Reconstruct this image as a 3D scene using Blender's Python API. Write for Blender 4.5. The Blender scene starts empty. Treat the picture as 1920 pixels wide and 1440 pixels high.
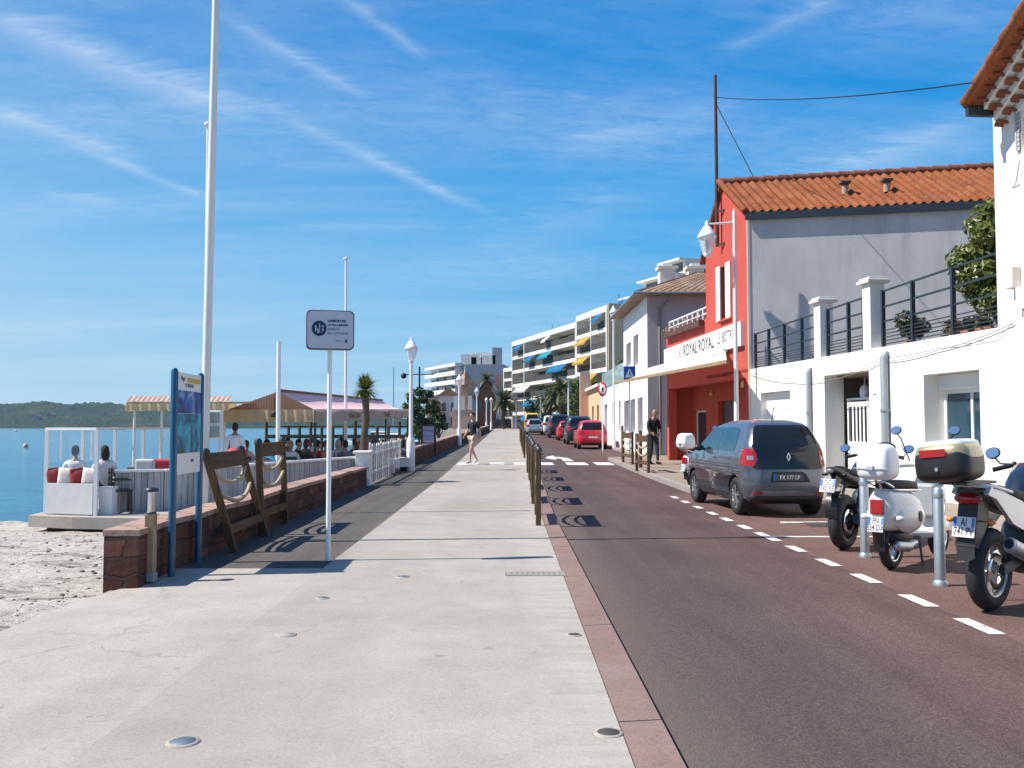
import bpy, bmesh, math, random
from mathutils import Vector, Matrix, noise as mnoise
R = math.radians; PI = math.pi
V = Vector
SC = bpy.context.scene
COL = SC.collection
random.seed(7)

# ------------------------------------------------------------------ camera
FPX = 1700.0; CAMZ = 1.4
PITCH = math.atan(80.0/FPX); YAW = math.atan(8.0/FPX)
CAMR = Matrix.Rotation(-YAW, 3, 'Z') @ Matrix.Rotation(PI/2+PITCH, 3, 'X')
CAMP = V((0, 0, CAMZ))
def ray(px, py):
    return CAMR @ V(((px-960)/FPX, (720-py)/FPX, -1.0))
def G(px, py, z=0.0):
    """where a sight line meets the level z"""
    d = ray(px, py); return CAMP + d*((z-CAMZ)/d.z)
def D(px, py, Y):
    """the point on a sight line at distance Y up the street"""
    d = ray(px, py); return CAMP + d*(Y/d.y)
def gz(Y):
    """height of the ground along the street: level at first, then a slow climb"""
    if Y < 20: return 0.0
    if Y < 30: return 0.0108*(Y-20)**2/20
    return min(0.054 + 0.0108*(Y-30), 1.22)

# ------------------------------------------------------------------ mesh helper
class MB:
    def __init__(s): s.v = []; s.f = []; s.m = []; s.s = []
    def add(s, vs, fs, m=0, smooth=False):
        b = len(s.v); s.v += [V(x) for x in vs]
        for f in fs:
            s.f.append([i+b for i in f]); s.m.append(m); s.s.append(smooth)
        return s
    def box(s, x0, x1, y0, y1, z0, z1, m=0):
        v = [(x0,y0,z0),(x1,y0,z0),(x1,y1,z0),(x0,y1,z0),(x0,y0,z1),(x1,y0,z1),(x1,y1,z1),(x0,y1,z1)]
        return s.add(v, [(0,3,2,1),(4,5,6,7),(0,1,5,4),(1,2,6,5),(2,3,7,6),(3,0,4,7)], m)
    def cbox(s, c, d, m=0):
        return s.box(c[0]-d[0]/2, c[0]+d[0]/2, c[1]-d[1]/2, c[1]+d[1]/2, c[2]-d[2]/2, c[2]+d[2]/2, m)
    def bar(s, a, b, w, h, m=0, up=(0,0,1)):
        a, b = V(a), V(b); t = (b-a).normalized(); u = V(up)
        if abs(t.dot(u)) > .98: u = V((0,1,0))
        x = t.cross(u).normalized(); y = x.cross(t)
        x *= w/2; y *= h/2
        v = [a-x-y, a+x-y, a+x+y, a-x+y, b-x-y, b+x-y, b+x+y, b-x+y]
        return s.add(v, [(0,1,2,3),(7,6,5,4),(1,0,4,5),(2,1,5,6),(3,2,6,7),(0,3,7,4)], m)
    def tube(s, pts, r, n=8, m=0, cap=True, smooth=True):
        pts = [V(p) for p in pts]; k = len(pts)
        rs = r if isinstance(r, (list, tuple)) else [r]*k
        rings = []; px = None
        for i, p in enumerate(pts):
            t = (pts[min(i+1,k-1)]-pts[max(i-1,0)])
            t = t.normalized() if t.length > 1e-9 else V((0,0,1))
            if px is None:
                u = V((0,0,1)) if abs(t.z) < .9 else V((1,0,0))
                px = t.cross(u).normalized()
            else:
                px = (px - t*px.dot(t))
                px = px.normalized() if px.length > 1e-6 else t.orthogonal().normalized()
            py = t.cross(px)
            rings.append([p + (px*math.cos(2*PI*j/n) + py*math.sin(2*PI*j/n))*rs[i] for j in range(n)])
        vs = [q for g in rings for q in g]; fs = []
        for i in range(k-1):
            for j in range(n):
                a = i*n+j; b = i*n+(j+1) % n
                fs.append((a, b, b+n, a+n))
        s.add(vs, fs, m, smooth)
        if cap:
            s.add(rings[0], [tuple(range(n))[::-1]], m); s.add(rings[-1], [tuple(range(n))], m)
        return s
    def ell(s, c, r, n=12, k=8, m=0, M=None, z0=-1.0, z1=1.0):
        c = V(c); vs = []; fs = []
        a0 = math.asin(z0); a1 = math.asin(z1)
        for i in range(k+1):
            a = a0 + (a1-a0)*i/k
            for j in range(n):
                b = 2*PI*j/n
                p = V((r[0]*math.cos(a)*math.cos(b), r[1]*math.cos(a)*math.sin(b), r[2]*math.sin(a)))
                if M is not None: p = M @ p
                vs.append(c+p)
        for i in range(k):
            for j in range(n):
                a = i*n+j; b = i*n+(j+1) % n
                fs.append((a, b, b+n, a+n))
        return s.add(vs, fs, m, True)
    def lathe(s, prof, c=(0,0,0), n=16, m=0, M=None, smooth=True, cap=True):
        c = V(c); vs = []; fs = []
        for (r, z) in prof:
            for j in range(n):
                p = V((r*math.cos(2*PI*j/n), r*math.sin(2*PI*j/n), z))
                if M is not None: p = M @ p
                vs.append(c+p)
        k = len(prof)
        for i in range(k-1):
            for j in range(n):
                a = i*n+j; b = i*n+(j+1) % n
                fs.append((a, b, b+n, a+n))
        s.add(vs, fs, m, smooth)
        if cap:
            if prof[0][0] > 1e-4: s.add(vs[:n], [tuple(range(n))[::-1]], m)
            if prof[-1][0] > 1e-4: s.add(vs[-n:], [tuple(range(n))], m)
        return s
    def poly(s, pts, m=0): return s.add(pts, [tuple(range(len(pts)))], m)
    def prism(s, pts, ext, m=0, smooth=False):
        n = len(pts); pts = [V(p) for p in pts]; e = V(ext); q = [p+e for p in pts]
        s.add(pts+q, [tuple(range(n))[::-1], tuple(range(n, 2*n))], m)
        s.add(pts+q, [(i, (i+1) % n, (i+1) % n+n, i+n) for i in range(n)], m, smooth)
        return s
    def grid(s, fn, nu, nv, m=0, smooth=True, flip=False):
        vs = [fn(i/nu, j/nv) for j in range(nv+1) for i in range(nu+1)]; fs = []
        for j in range(nv):
            for i in range(nu):
                a = j*(nu+1)+i; q = (a, a+1, a+nu+2, a+nu+1)
                fs.append(q[::-1] if flip else q)
        return s.add(vs, fs, m, smooth)
    def xf(s, M):
        s.v = [M @ p for p in s.v]; return s
    def join(s, o, M=None):
        b = len(s.v); s.v += [(M @ p if M is not None else p) for p in o.v]
        s.f += [[i+b for i in f] for f in o.f]; s.m += o.m; s.s += o.s
        return s
    def mesh(s, name, mats):
        me = bpy.data.meshes.new(name)
        me.from_pydata([tuple(p) for p in s.v], [], s.f)
        for mt in (mats if isinstance(mats, (list, tuple)) else [mats]): me.materials.append(mt)
        me.polygons.foreach_set('material_index', s.m)
        me.polygons.foreach_set('use_smooth', s.s)
        me.update()
        return me

def tag(o, label=None, cat=None, group=None, kind=None):
    if label: o['label'] = label
    if cat: o['category'] = cat
    if group: o['group'] = group
    if kind: o['kind'] = kind
    return o
def thing(name, label, cat, loc=(0,0,0), rz=0, group=None):
    o = bpy.data.objects.new(name, None); COL.objects.link(o)
    o.empty_display_size = .2
    o.location = loc; o.rotation_euler = (0, 0, rz)
    return tag(o, label, cat, group)
def put(name, mb, mats, parent=None, world=False, bevel=0, label=None, weld=False, sub=0, loc=None):
    """link a mesh as one object; world=True: vertices are in world coordinates and are moved under the parent"""
    if world:
        off = V((0,0,0)); p = parent
        if p is not None:
            while p is not None: off += p.location; p = p.parent
            mb.v = [q-off for q in mb.v]
        elif loc is not None:
            mb.v = [q-V(loc) for q in mb.v]
    me = mb.mesh(name, mats)
    if weld:
        bm = bmesh.new(); bm.from_mesh(me); bmesh.ops.remove_doubles(bm, verts=bm.verts, dist=.0005)
        bmesh.ops.recalc_face_normals(bm, faces=bm.faces); bm.to_mesh(me); bm.free()
    o = bpy.data.objects.new(name, me); COL.objects.link(o)
    if parent is not None: o.parent = parent
    if loc is not None: o.location = loc
    if bevel:
        b = o.modifiers.new('Bevel', 'BEVEL'); b.width = bevel; b.segments = 2; b.limit_method = 'ANGLE'; b.angle_limit = R(35)
    if sub:
        b = o.modifiers.new('Sub', 'SUBSURF'); b.levels = sub; b.render_levels = sub
    if label: o['label'] = label
    return o
def solid(name, mb, mats, label, cat, group=None, loc=(0,0,0), world=True, **k):
    o = put(name, mb, mats, None, world=world, loc=loc, **k)
    return tag(o, label, cat, group)
def structure(name, mb, mats, kind='structure', **k):
    o = put(name, mb, mats, None, **k); o['kind'] = kind; return o
def dup(root, loc, rz=0, label=None, group=None):
    def cp(o, par):
        c = o.copy(); COL.objects.link(c); c.parent = par
        for ch in KIDS.get(o.name, []): cp(ch, c)
        return c
    KIDS = {}
    def walk(o):
        KIDS[o.name] = list(o.children)
        for ch in o.children: walk(ch)
    walk(root)
    r = cp(root, None); r.location = loc; r.rotation_euler = (0, 0, rz)
    if label: r['label'] = label
    if group: r['group'] = group
    return r
def text(name, body, size, mat, parent, M, align='CENTER', ext=.002, sx=1.0, world=False, bold=0.0, shear=0):
    c = bpy.data.curves.new(name, 'FONT'); c.body = body; c.size = size
    c.align_x = align; c.align_y = 'CENTER'; c.extrude = ext; c.offset = bold; c.shear = shear
    c.resolution_u = 3
    c.materials.append(mat)
    o = bpy.data.objects.new(name, c); COL.objects.link(o)
    M = M @ Matrix.Diagonal((sx, 1, 1, 1))
    if world and parent is not None:
        M = parent.matrix_basis.inverted() @ M if parent.parent is None else (parent.parent.matrix_basis @ parent.matrix_basis).inverted() @ M
    o.parent = parent; o.matrix_basis = M
    return o
def frame(o, x, y):
    """matrix with right x, up y, normal x cross y at o"""
    x = V(x).normalized(); y = V(y); y = (y - x*y.dot(x)).normalized(); z = x.cross(y)
    return Matrix(((x.x,y.x,z.x,o[0]),(x.y,y.y,z.y,o[1]),(x.z,y.z,z.z,o[2]),(0,0,0,1)))

# ------------------------------------------------------------------ materials
def nt_new(name):
    m = bpy.data.materials.new(name); m.use_nodes = True
    nt = m.node_tree; b = nt.nodes['Principled BSDF']
    return m, nt, b
def N(nt, typ, **k):
    n = nt.nodes.new(typ)
    for a, v in k.items():
        if a.startswith('i_'):
            key = a[2:]
            n.inputs[int(key) if key.isdigit() else key.replace('_', ' ')].default_value = v
        else: setattr(n, a, v)
    return n
def L(nt, a, b): nt.links.new(a, b)
def c4(c): return (c[0], c[1], c[2], 1.0)
def ramp(nt, fac, stops, interp='LINEAR'):
    r = N(nt, 'ShaderNodeValToRGB'); r.color_ramp.interpolation = interp
    e = r.color_ramp.elements
    while len(e) < len(stops): e.new(.5)
    for i, (p, c) in enumerate(stops):
        e[i].position = p; e[i].color = c4(c) if len(c) == 3 else c
    L(nt, fac, r.inputs[0]); return r.outputs[0]
def mixc(nt, fac, a, b, blend='MIX'):
    n = N(nt, 'ShaderNodeMix', data_type='RGBA', blend_type=blend)
    for k, x in ((0, fac), (6, a), (7, b)):
        if isinstance(x, (int, float)): n.inputs[k].default_value = x
        elif isinstance(x, (tuple, list)): n.inputs[k].default_value = c4(x)
        else: L(nt, x, n.inputs[k])
    return n.outputs[2]
def math_(nt, op, a, b=0.0, clamp=False):
    n = N(nt, 'ShaderNodeMath', operation=op, use_clamp=clamp)
    for k, x in ((0, a), (1, b)):
        if isinstance(x, (int, float)): n.inputs[k].default_value = x
        else: L(nt, x, n.inputs[k])
    return n.outputs[0]
def coords(nt, scale=(1,1,1), rot=(0,0,0)):
    t = N(nt, 'ShaderNodeTexCoord'); mp = N(nt, 'ShaderNodeMapping')
    mp.inputs['Scale'].default_value = scale; mp.inputs['Rotation'].default_value = rot
    L(nt, t.outputs['Object'], mp.inputs[0]); return mp.outputs[0]
def noise_(nt, co, scale, detail=5, rough=.55, dist=0):
    n = N(nt, 'ShaderNodeTexNoise'); L(nt, co, n.inputs['Vector'])
    n.inputs['Scale'].default_value = scale; n.inputs['Detail'].default_value = detail
    n.inputs['Roughness'].default_value = rough; n.inputs['Distortion'].default_value = dist
    return n.outputs[0]
def bump_(nt, b, h, strength=.3, dist=.01):
    n = N(nt, 'ShaderNodeBump'); n.inputs['Strength'].default_value = strength; n.inputs['Distance'].default_value = dist
    L(nt, h, n.inputs['Height']); L(nt, n.outputs[0], b.inputs['Normal'])
def sc(c, k): return tuple(min(1.0, x*k) for x in c)
MATS = {}
def M(name, col, rough=.6, var=.12, scale=3, col2=None, bump=0, bs=60, metal=0, spec=.5, coat=0, stretch=(1,1,1), detail=5, bd=.004):
    if name in MATS: return MATS[name]
    m, nt, b = nt_new(name); co = coords(nt, stretch)
    n1 = noise_(nt, co, scale, detail); n2 = noise_(nt, co, scale*.23, 3)
    a = sc(col, 1-var); z = col2 or sc(col, 1+var)
    c = ramp(nt, n1, [(.3, a), (.7, z)])
    c = mixc(nt, .6, c, ramp(nt, n2, [(.3, sc(a, 1)), (.7, z)]), 'MIX')
    L(nt, c, b.inputs['Base Color'])
    r = ramp(nt, n1, [(.2, (rough*.85,)*3), (.8, (min(1, rough*1.15),)*3)])
    L(nt, r, b.inputs['Roughness'])
    b.inputs['Metallic'].default_value = metal; b.inputs['Specular IOR Level'].default_value = spec
    b.inputs['Coat Weight'].default_value = coat
    if bump: bump_(nt, b, noise_(nt, co, bs, 3), bump, bd)
    MATS[name] = m; return m
# ------------------------------------------------------------------ particular surfaces
def mk_concrete(name, base, dark, light, speck=.5, crack=False):
    m, nt, b = nt_new(name); co = coords(nt)
    big = noise_(nt, co, .35, 4, .6, .4); mid = noise_(nt, co, 2.2, 6, .65, .3); fine = noise_(nt, co, 70, 3, .7)
    c = ramp(nt, big, [(.3, dark), (.5, base), (.72, light)])
    c = mixc(nt, .45, c, ramp(nt, mid, [(.3, dark), (.5, base), (.7, light)]))
    stm = coords(nt, (.35, 2.2, 1), (0, 0, R(8)))
    st = noise_(nt, stm, 1.1, 4, .6, .6)
    c = mixc(nt, math_(nt, 'MULTIPLY', ramp(nt, st, [(.56, (0,0,0)), (.75, (1,1,1))]), .35), c, light)
    vo = N(nt, 'ShaderNodeTexVoronoi'); L(nt, co, vo.inputs['Vector']); vo.inputs['Scale'].default_value = 95
    sp = ramp(nt, vo.outputs['Color'], [(.05, (.55,.52,.5)), (.5, (1,1,1)), (.95, (1.0,1.0,1.0))])
    c = mixc(nt, speck, c, sp, 'MULTIPLY')
    sp2 = ramp(nt, fine, [(.3, (.8,.8,.8)), (.65, (1,1,1))])
    c = mixc(nt, .5, c, sp2, 'MULTIPLY')
    blot = ramp(nt, noise_(nt, co, 5.5, 2, .4, .2), [(.72, (1,1,1)), (.79, (.62,.6,.58))])
    c = mixc(nt, .5, c, blot, 'MULTIPLY')
    if crack:
        ve = N(nt, 'ShaderNodeTexVoronoi', feature='DISTANCE_TO_EDGE'); wv = N(nt, 'ShaderNodeVectorMath', operation='ADD')
        nz = N(nt, 'ShaderNodeTexNoise'); L(nt, co, nz.inputs['Vector']); nz.inputs['Scale'].default_value = 2.5; nz.inputs['Detail'].default_value = 6
        sv = N(nt, 'ShaderNodeVectorMath', operation='SCALE'); L(nt, nz.outputs['Color'], sv.inputs[0]); sv.inputs['Scale'].default_value = .5
        L(nt, co, wv.inputs[0]); L(nt, sv.outputs[0], wv.inputs[1]); L(nt, wv.outputs[0], ve.inputs['Vector']); ve.inputs['Scale'].default_value = .24
        ck = ramp(nt, ve.outputs['Distance'], [(.0, (1,1,1)), (.0022, (0,0,0))]); mk = ramp(nt, noise_(nt, co, .45, 3), [(.5, (0,0,0)), (.6, (1,1,1))])
        c = mixc(nt, math_(nt, 'MULTIPLY', math_(nt, 'MULTIPLY', ck, mk), .45), c, sc(dark, .55))
        gu = N(nt, 'ShaderNodeTexVoronoi'); L(nt, co, gu.inputs['Vector']); gu.inputs['Scale'].default_value = 1.7
        gd = ramp(nt, gu.outputs['Distance'], [(.0, (1,1,1)), (.022, (1,1,1)), (.034, (0,0,0))])
        c = mixc(nt, math_(nt, 'MULTIPLY', gd, .5), c, sc(dark, .5))
        sx = N(nt, 'ShaderNodeSeparateXYZ'); L(nt, co, sx.inputs[0])
        bandx = ramp(nt, math_(nt, 'ADD', sx.outputs[0], math_(nt, 'MULTIPLY', mid, .25)), [(.22, (0,0,0)), (.42, (1,1,1))])
        br_ = noise_(nt, coords(nt, (.9, 9, 1), (0, 0, R(-4))), 1.0, 4, .6)
        c = mixc(nt, math_(nt, 'MULTIPLY', bandx, math_(nt, 'MULTIPLY', ramp(nt, br_, [(.42, (0,0,0)), (.62, (1,1,1))]), .32)), c, sc(light, 1.12))
        dirt = noise_(nt, coords(nt, (1.2, .25, 1), (0, 0, R(12))), .9, 5, .65, .5)
        c = mixc(nt, math_(nt, 'MULTIPLY', ramp(nt, dirt, [(.5, (0,0,0)), (.72, (1,1,1))]), .30), c, sc(dark, .78))
    L(nt, c, b.inputs['Base Color']); b.inputs['Roughness'].default_value = .88
    h = math_(nt, 'ADD', math_(nt, 'MULTIPLY', fine, .5), math_(nt, 'MULTIPLY', mid, 1.0))
    bump_(nt, b, h, .35, .008)
    MATS[name] = m; return m
def mk_asphalt(name, base, dark, light, edge=None):
    m, nt, b = nt_new(name); co = coords(nt)
    lon = coords(nt, (2.6, .12, 1))
    tr = noise_(nt, lon, 1.0, 4, .6, .2); big = noise_(nt, co, .5, 4, .6, .3)
    vo = N(nt, 'ShaderNodeTexVoronoi'); L(nt, co, vo.inputs['Vector']); vo.inputs['Scale'].default_value = 85
    c = ramp(nt, tr, [(.3, dark), (.5, base), (.7, light)])
    c = mixc(nt, .5, c, ramp(nt, big, [(.3, dark), (.52, base), (.72, light)]))
    g = ramp(nt, vo.outputs['Color'], [(.1, (.5,.5,.5)), (.55, (1,1,1)), (.9, (1.75,1.65,1.6))])
    c = mixc(nt, .45, c, g, 'MULTIPLY')
    if edge:  # dust and worn grit that collects along the kerb
        sep = N(nt, 'ShaderNodeSeparateXYZ'); L(nt, co, sep.inputs[0])
        e = math_(nt, 'ADD', sep.outputs[0], math_(nt, 'MULTIPLY', big, .8))
        f = ramp(nt, math_(nt, 'MULTIPLY', e, .5), [(.5, (1,1,1)), (.8, (0,0,0))])
        c = mixc(nt, math_(nt, 'MULTIPLY', f, .55), c, edge)
        rd = ramp(nt, math_(nt, 'ADD', math_(nt, 'MULTIPLY', sep.outputs[0], .25), math_(nt, 'MULTIPLY', math_(nt, 'SUBTRACT', big, .5), .25)), [(.46, (0,0,0)), (.68, (1,1,1))])
        c = mixc(nt, math_(nt, 'MULTIPLY', rd, .36), c, mixc(nt, 1.0, c, (1.55,1.12,1.0), 'MULTIPLY'))
    L(nt, c, b.inputs['Base Color']); b.inputs['Roughness'].default_value = .82
    h = math_(nt, 'ADD', vo.outputs['Distance'], big)
    bump_(nt, b, h, .5, .006)
    MATS[name] = m; return m
def mk_stone(name, cols, mortar, bw=.42, bh=.2, axis='Y', soft=.02):
    """coursed rubble: blocks of several colours, in metres on a wall whose length runs along axis"""
    m, nt, b = nt_new(name)
    t = N(nt, 'ShaderNodeTexCoord'); sp = N(nt, 'ShaderNodeSeparateXYZ'); L(nt, t.outputs['Object'], sp.inputs[0])
    cb = N(nt, 'ShaderNodeCombineXYZ')
    if axis == 'Y': L(nt, math_(nt, 'ADD', sp.outputs[1], sp.outputs[0]), cb.inputs[0])
    else: L(nt, math_(nt, 'ADD', sp.outputs[0], sp.outputs[1]), cb.inputs[0])
    L(nt, sp.outputs[2], cb.inputs[1])
    co = t.outputs['Object']
    wob = N(nt, 'ShaderNodeTexNoise'); L(nt, co, wob.inputs['Vector']); wob.inputs['Scale'].default_value = 3.5
    va = N(nt, 'ShaderNodeVectorMath', operation='MULTIPLY_ADD'); L(nt, wob.outputs['Color'], va.inputs[0])
    va.inputs[1].default_value = (.3, .16, 0); L(nt, cb.outputs[0], va.inputs[2])
    br = N(nt, 'ShaderNodeTexBrick'); L(nt, va.outputs[0], br.inputs['Vector'])
    br.inputs['Scale'].default_value = 1; br.inputs['Brick Width'].default_value = bw; br.inputs['Row Height'].default_value = bh
    br.inputs['Mortar Size'].default_value = soft; br.inputs['Mortar Smooth'].default_value = .6
    br.inputs['Color1'].default_value = (0, 0, 0, 1); br.inputs['Color2'].default_value = (1, 1, 1, 1); br.inputs['Mortar'].default_value = (.5, .5, .5, 1)
    n = len(cols)
    c = ramp(nt, br.outputs['Color'], [(i/max(1, n-1), q) for i, q in enumerate(cols)])
    mo = noise_(nt, co, 9, 6, .65)
    c = mixc(nt, .75, c, ramp(nt, mo, [(.25, (.45,.45,.45)), (.6, (1,1,1)), (.8, (1.4,1.35,1.3))]), 'MULTIPLY')
    c = mixc(nt, br.outputs['Fac'], c, mortar)
    L(nt, c, b.inputs['Base Color']); b.inputs['Roughness'].default_value = .9
    h = math_(nt, 'SUBTRACT', math_(nt, 'MULTIPLY', mo, .6), br.outputs['Fac'])
    bump_(nt, b, h, .9, .03)
    MATS[name] = m; return m
def mk_plaster(name, base, var=.06, stain=(.5,.47,.42), amt=.25, scale=1.2):
    m, nt, b = nt_new(name); co = coords(nt)
    vert = coords(nt, (2.2, 2.2, .25))
    n1 = noise_(nt, co, scale, 5, .6, .3); n2 = noise_(nt, vert, 1.6, 5, .65); n3 = noise_(nt, co, 45, 3)
    c = ramp(nt, n1, [(.3, sc(base, 1-var)), (.7, sc(base, 1+var))])
    c = mixc(nt, math_(nt, 'MULTIPLY', ramp(nt, n2, [(.52, (0,0,0)), (.78, (1,1,1))]), amt), c, stain)
    L(nt, c, b.inputs['Base Color']); b.inputs['Roughness'].default_value = .85
    bump_(nt, b, math_(nt, 'ADD', n3, math_(nt, 'MULTIPLY', n1, 2)), .25, .008)
    MATS[name] = m; return m
def mk_wood(name, base, dark, axis='Z', rough=.75, scale=1.0):
    m, nt, b = nt_new(name)
    st = {'Z': (30, 30, 1.6), 'Y': (30, 1.6, 30), 'X': (1.6, 30, 30)}[axis]
    co = coords(nt, tuple(x*scale for x in st)); c0 = coords(nt)
    g = noise_(nt, co, 1, 5, .65, .6); bg = noise_(nt, c0, 2.5, 3)
    c = ramp(nt, g, [(.3, dark), (.65, base)])
    c = mixc(nt, .4, c, ramp(nt, bg, [(.3, sc(dark, .9)), (.7, sc(base, 1.15))]))
    L(nt, c, b.inputs['Base Color']); b.inputs['Roughness'].default_value = rough
    bump_(nt, b, g, .4, .004)
    MATS[name] = m; return m
def mk_planks(name, base, dark, w=.14):
    """upright painted boards with dark joints, boards spaced along the length of the fence"""
    m, nt, b = nt_new(name)
    t = N(nt, 'ShaderNodeTexCoord'); sp = N(nt, 'ShaderNodeSeparateXYZ'); L(nt, t.outputs['Object'], sp.inputs[0])
    co = coords(nt, (14, 14, 1.2)); g = noise_(nt, co, 1, 5, .65)
    u = math_(nt, 'ADD', sp.outputs[0], math_(nt, 'MULTIPLY', sp.outputs[1], .6))
    q = math_(nt, 'DIVIDE', u, w); fr = math_(nt, 'FRACT', q)
    wn = N(nt, 'ShaderNodeTexWhiteNoise', noise_dimensions='1D'); L(nt, math_(nt, 'FLOOR', q), wn.inputs['W'])
    c = ramp(nt, g, [(.3, dark), (.62, base)])
    c = mixc(nt, .8, c, ramp(nt, wn.outputs['Value'], [(0, (.62,.62,.64)), (1, (1.1,1.1,1.1))]), 'MULTIPLY')
    ed = ramp(nt, fr, [(0, (.16,.16,.16)), (.05, (.16,.16,.16)), (.1, (1,1,1)), (1, (1,1,1))])
    c = mixc(nt, 1.0, c, ed, 'MULTIPLY')
    L(nt, c, b.inputs['Base Color']); b.inputs['Roughness'].default_value = .7
    MATS[name] = m; return m
def mk_leaf(name, a, bcol, rough=.45, trans=.25):
    m, nt, b = nt_new(name); co = coords(nt)
    n1 = noise_(nt, co, 1.7, 4, .6); n2 = noise_(nt, co, 14, 2)
    c = ramp(nt, n1, [(.3, a), (.7, bcol)])
    c = mixc(nt, .6, c, ramp(nt, n2, [(.3, (.5,.5,.5)), (.7, (1.35,1.35,1.2))]), 'MULTIPLY')
    L(nt, c, b.inputs['Base Color']); b.inputs['Roughness'].default_value = rough
    tl = N(nt, 'ShaderNodeBsdfTranslucent'); L(nt, c, tl.inputs[0])
    mx = N(nt, 'ShaderNodeMixShader'); mx.inputs[0].default_value = trans
    out = nt.nodes['Material Output']
    L(nt, b.outputs[0], mx.inputs[1]); L(nt, tl.outputs[0], mx.inputs[2]); L(nt, mx.outputs[0], out.inputs[0])
    MATS[name] = m; return m
def mk_glass(name, tint=(.9,.95,.97), alpha=.25, rough=.03):
    """thin clear screen: mostly see-through with a surface sheen"""
    m, nt, b = nt_new(name)
    b.inputs['Base Color'].default_value = c4(tint); b.inputs['Roughness'].default_value = rough
    b.inputs['Alpha'].default_value = alpha; b.inputs['Specular IOR Level'].default_value = .8
    MATS[name] = m; return m
def mk_water():
    m, nt, b = nt_new('sea_water'); co = coords(nt, (1, 1.9, 1))
    w1 = noise_(nt, co, .9, 6, .6, .5); w2 = noise_(nt, co, .07, 4, .55); w3 = noise_(nt, co, 4.5, 3)
    c = ramp(nt, w2, [(.3, (.018,.135,.22)), (.55, (.028,.19,.295)), (.75, (.05,.26,.36))])
    c = mixc(nt, .3, c, ramp(nt, w1, [(.35, (.006,.06,.13)), (.65, (.03,.19,.3))]))
    L(nt, c, b.inputs['Base Color']); b.inputs['Roughness'].default_value = .12
    b.inputs['IOR'].default_value = 1.33
    bump_(nt, b, math_(nt, 'ADD', w1, math_(nt, 'MULTIPLY', w3, .25)), .6, .25)
    MATS['sea_water'] = m; return m
def mk_sand():
    m, nt, b = nt_new('beach_sand'); co = coords(nt)
    n1 = noise_(nt, co, .8, 6, .65, .4); n2 = noise_(nt, co, 9, 6, .7); vo = N(nt, 'ShaderNodeTexVoronoi'); L(nt, co, vo.inputs['Vector']); vo.inputs['Scale'].default_value = 45
    c = ramp(nt, n1, [(.3, (.38,.345,.30)), (.55, (.47,.43,.375)), (.75, (.55,.51,.455))])
    c = mixc(nt, .8, c, ramp(nt, n2, [(.28, (.42,.38,.33)), (.5, (1,1,1)), (.8, (1.15,1.15,1.15))]), 'MULTIPLY')
    c = mixc(nt, .5, c, ramp(nt, vo.outputs['Color'], [(.08, (.35,.3,.26)), (.35, (1,1,1))]), 'MULTIPLY')
    wr = noise_(nt, coords(nt, (.5, 1.3, 1)), 1.3, 7, .75, .8)
    c = mixc(nt, math_(nt, 'MULTIPLY', ramp(nt, wr, [(.53, (0,0,0)), (.62, (1,1,1))]), .72), c, (.10,.078,.058))
    L(nt, c, b.inputs['Base Color']); b.inputs['Roughness'].default_value = .95
    bump_(nt, b, math_(nt, 'ADD', n2, math_(nt, 'MULTIPLY', n1, 2.0)), .9, .05)
    MATS['beach_sand'] = m; return m
def mk_roof(name, cols, seam=(.12,.05,.03)):
    m, nt, b = nt_new(name); co = coords(nt)
    vo = N(nt, 'ShaderNodeTexVoronoi'); L(nt, co, vo.inputs['Vector']); vo.inputs['Scale'].default_value = 3.2
    n1 = noise_(nt, co, 1.2, 5, .65); n2 = noise_(nt, co, 22, 4)
    n = len(cols)
    c = ramp(nt, vo.outputs['Color'], [(i/(n-1), q) for i, q in enumerate(cols)])
    c = mixc(nt, .5, c, ramp(nt, n1, [(.3, cols[0]), (.7, cols[-1])]))
    c = mixc(nt, .6, c, ramp(nt, n2, [(.3, (.62,.6,.6)), (.7, (1.15,1.15,1.15))]), 'MULTIPLY')
    L(nt, c, b.inputs['Base Color']); b.inputs['Roughness'].default_value = .8
    bump_(nt, b, n2, .3, .01)
    MATS[name] = m; return m
def mk_stripes(name, a, bcol, w=.12, axis=0, fade=.15, trans=0):
    m, nt, b = nt_new(name)
    t = N(nt, 'ShaderNodeTexCoord'); sp = N(nt, 'ShaderNodeSeparateXYZ'); L(nt, t.outputs['Object'], sp.inputs[0])
    fr = math_(nt, 'FRACT', math_(nt, 'DIVIDE', sp.outputs[axis], w*2))
    n1 = noise_(nt, t.outputs['Object'], 2.0, 4)
    c = ramp(nt, fr, [(0, a), (.5, bcol)], 'CONSTANT')
    c = mixc(nt, .8, c, ramp(nt, n1, [(.3, (1-fade,)*3), (.7, (1,1,1))]), 'MULTIPLY')
    L(nt, c, b.inputs['Base Color']); b.inputs['Roughness'].default_value = .8
    if trans:
        tl = N(nt, 'ShaderNodeBsdfTranslucent'); L(nt, c, tl.inputs[0]); mx = N(nt, 'ShaderNodeMixShader'); mx.inputs[0].default_value = trans
        L(nt, b.outputs[0], mx.inputs[1]); L(nt, tl.outputs[0], mx.inputs[2]); L(nt, mx.outputs[0], nt.nodes['Material Output'].inputs[0])
    MATS[name] = m; return m
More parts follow.
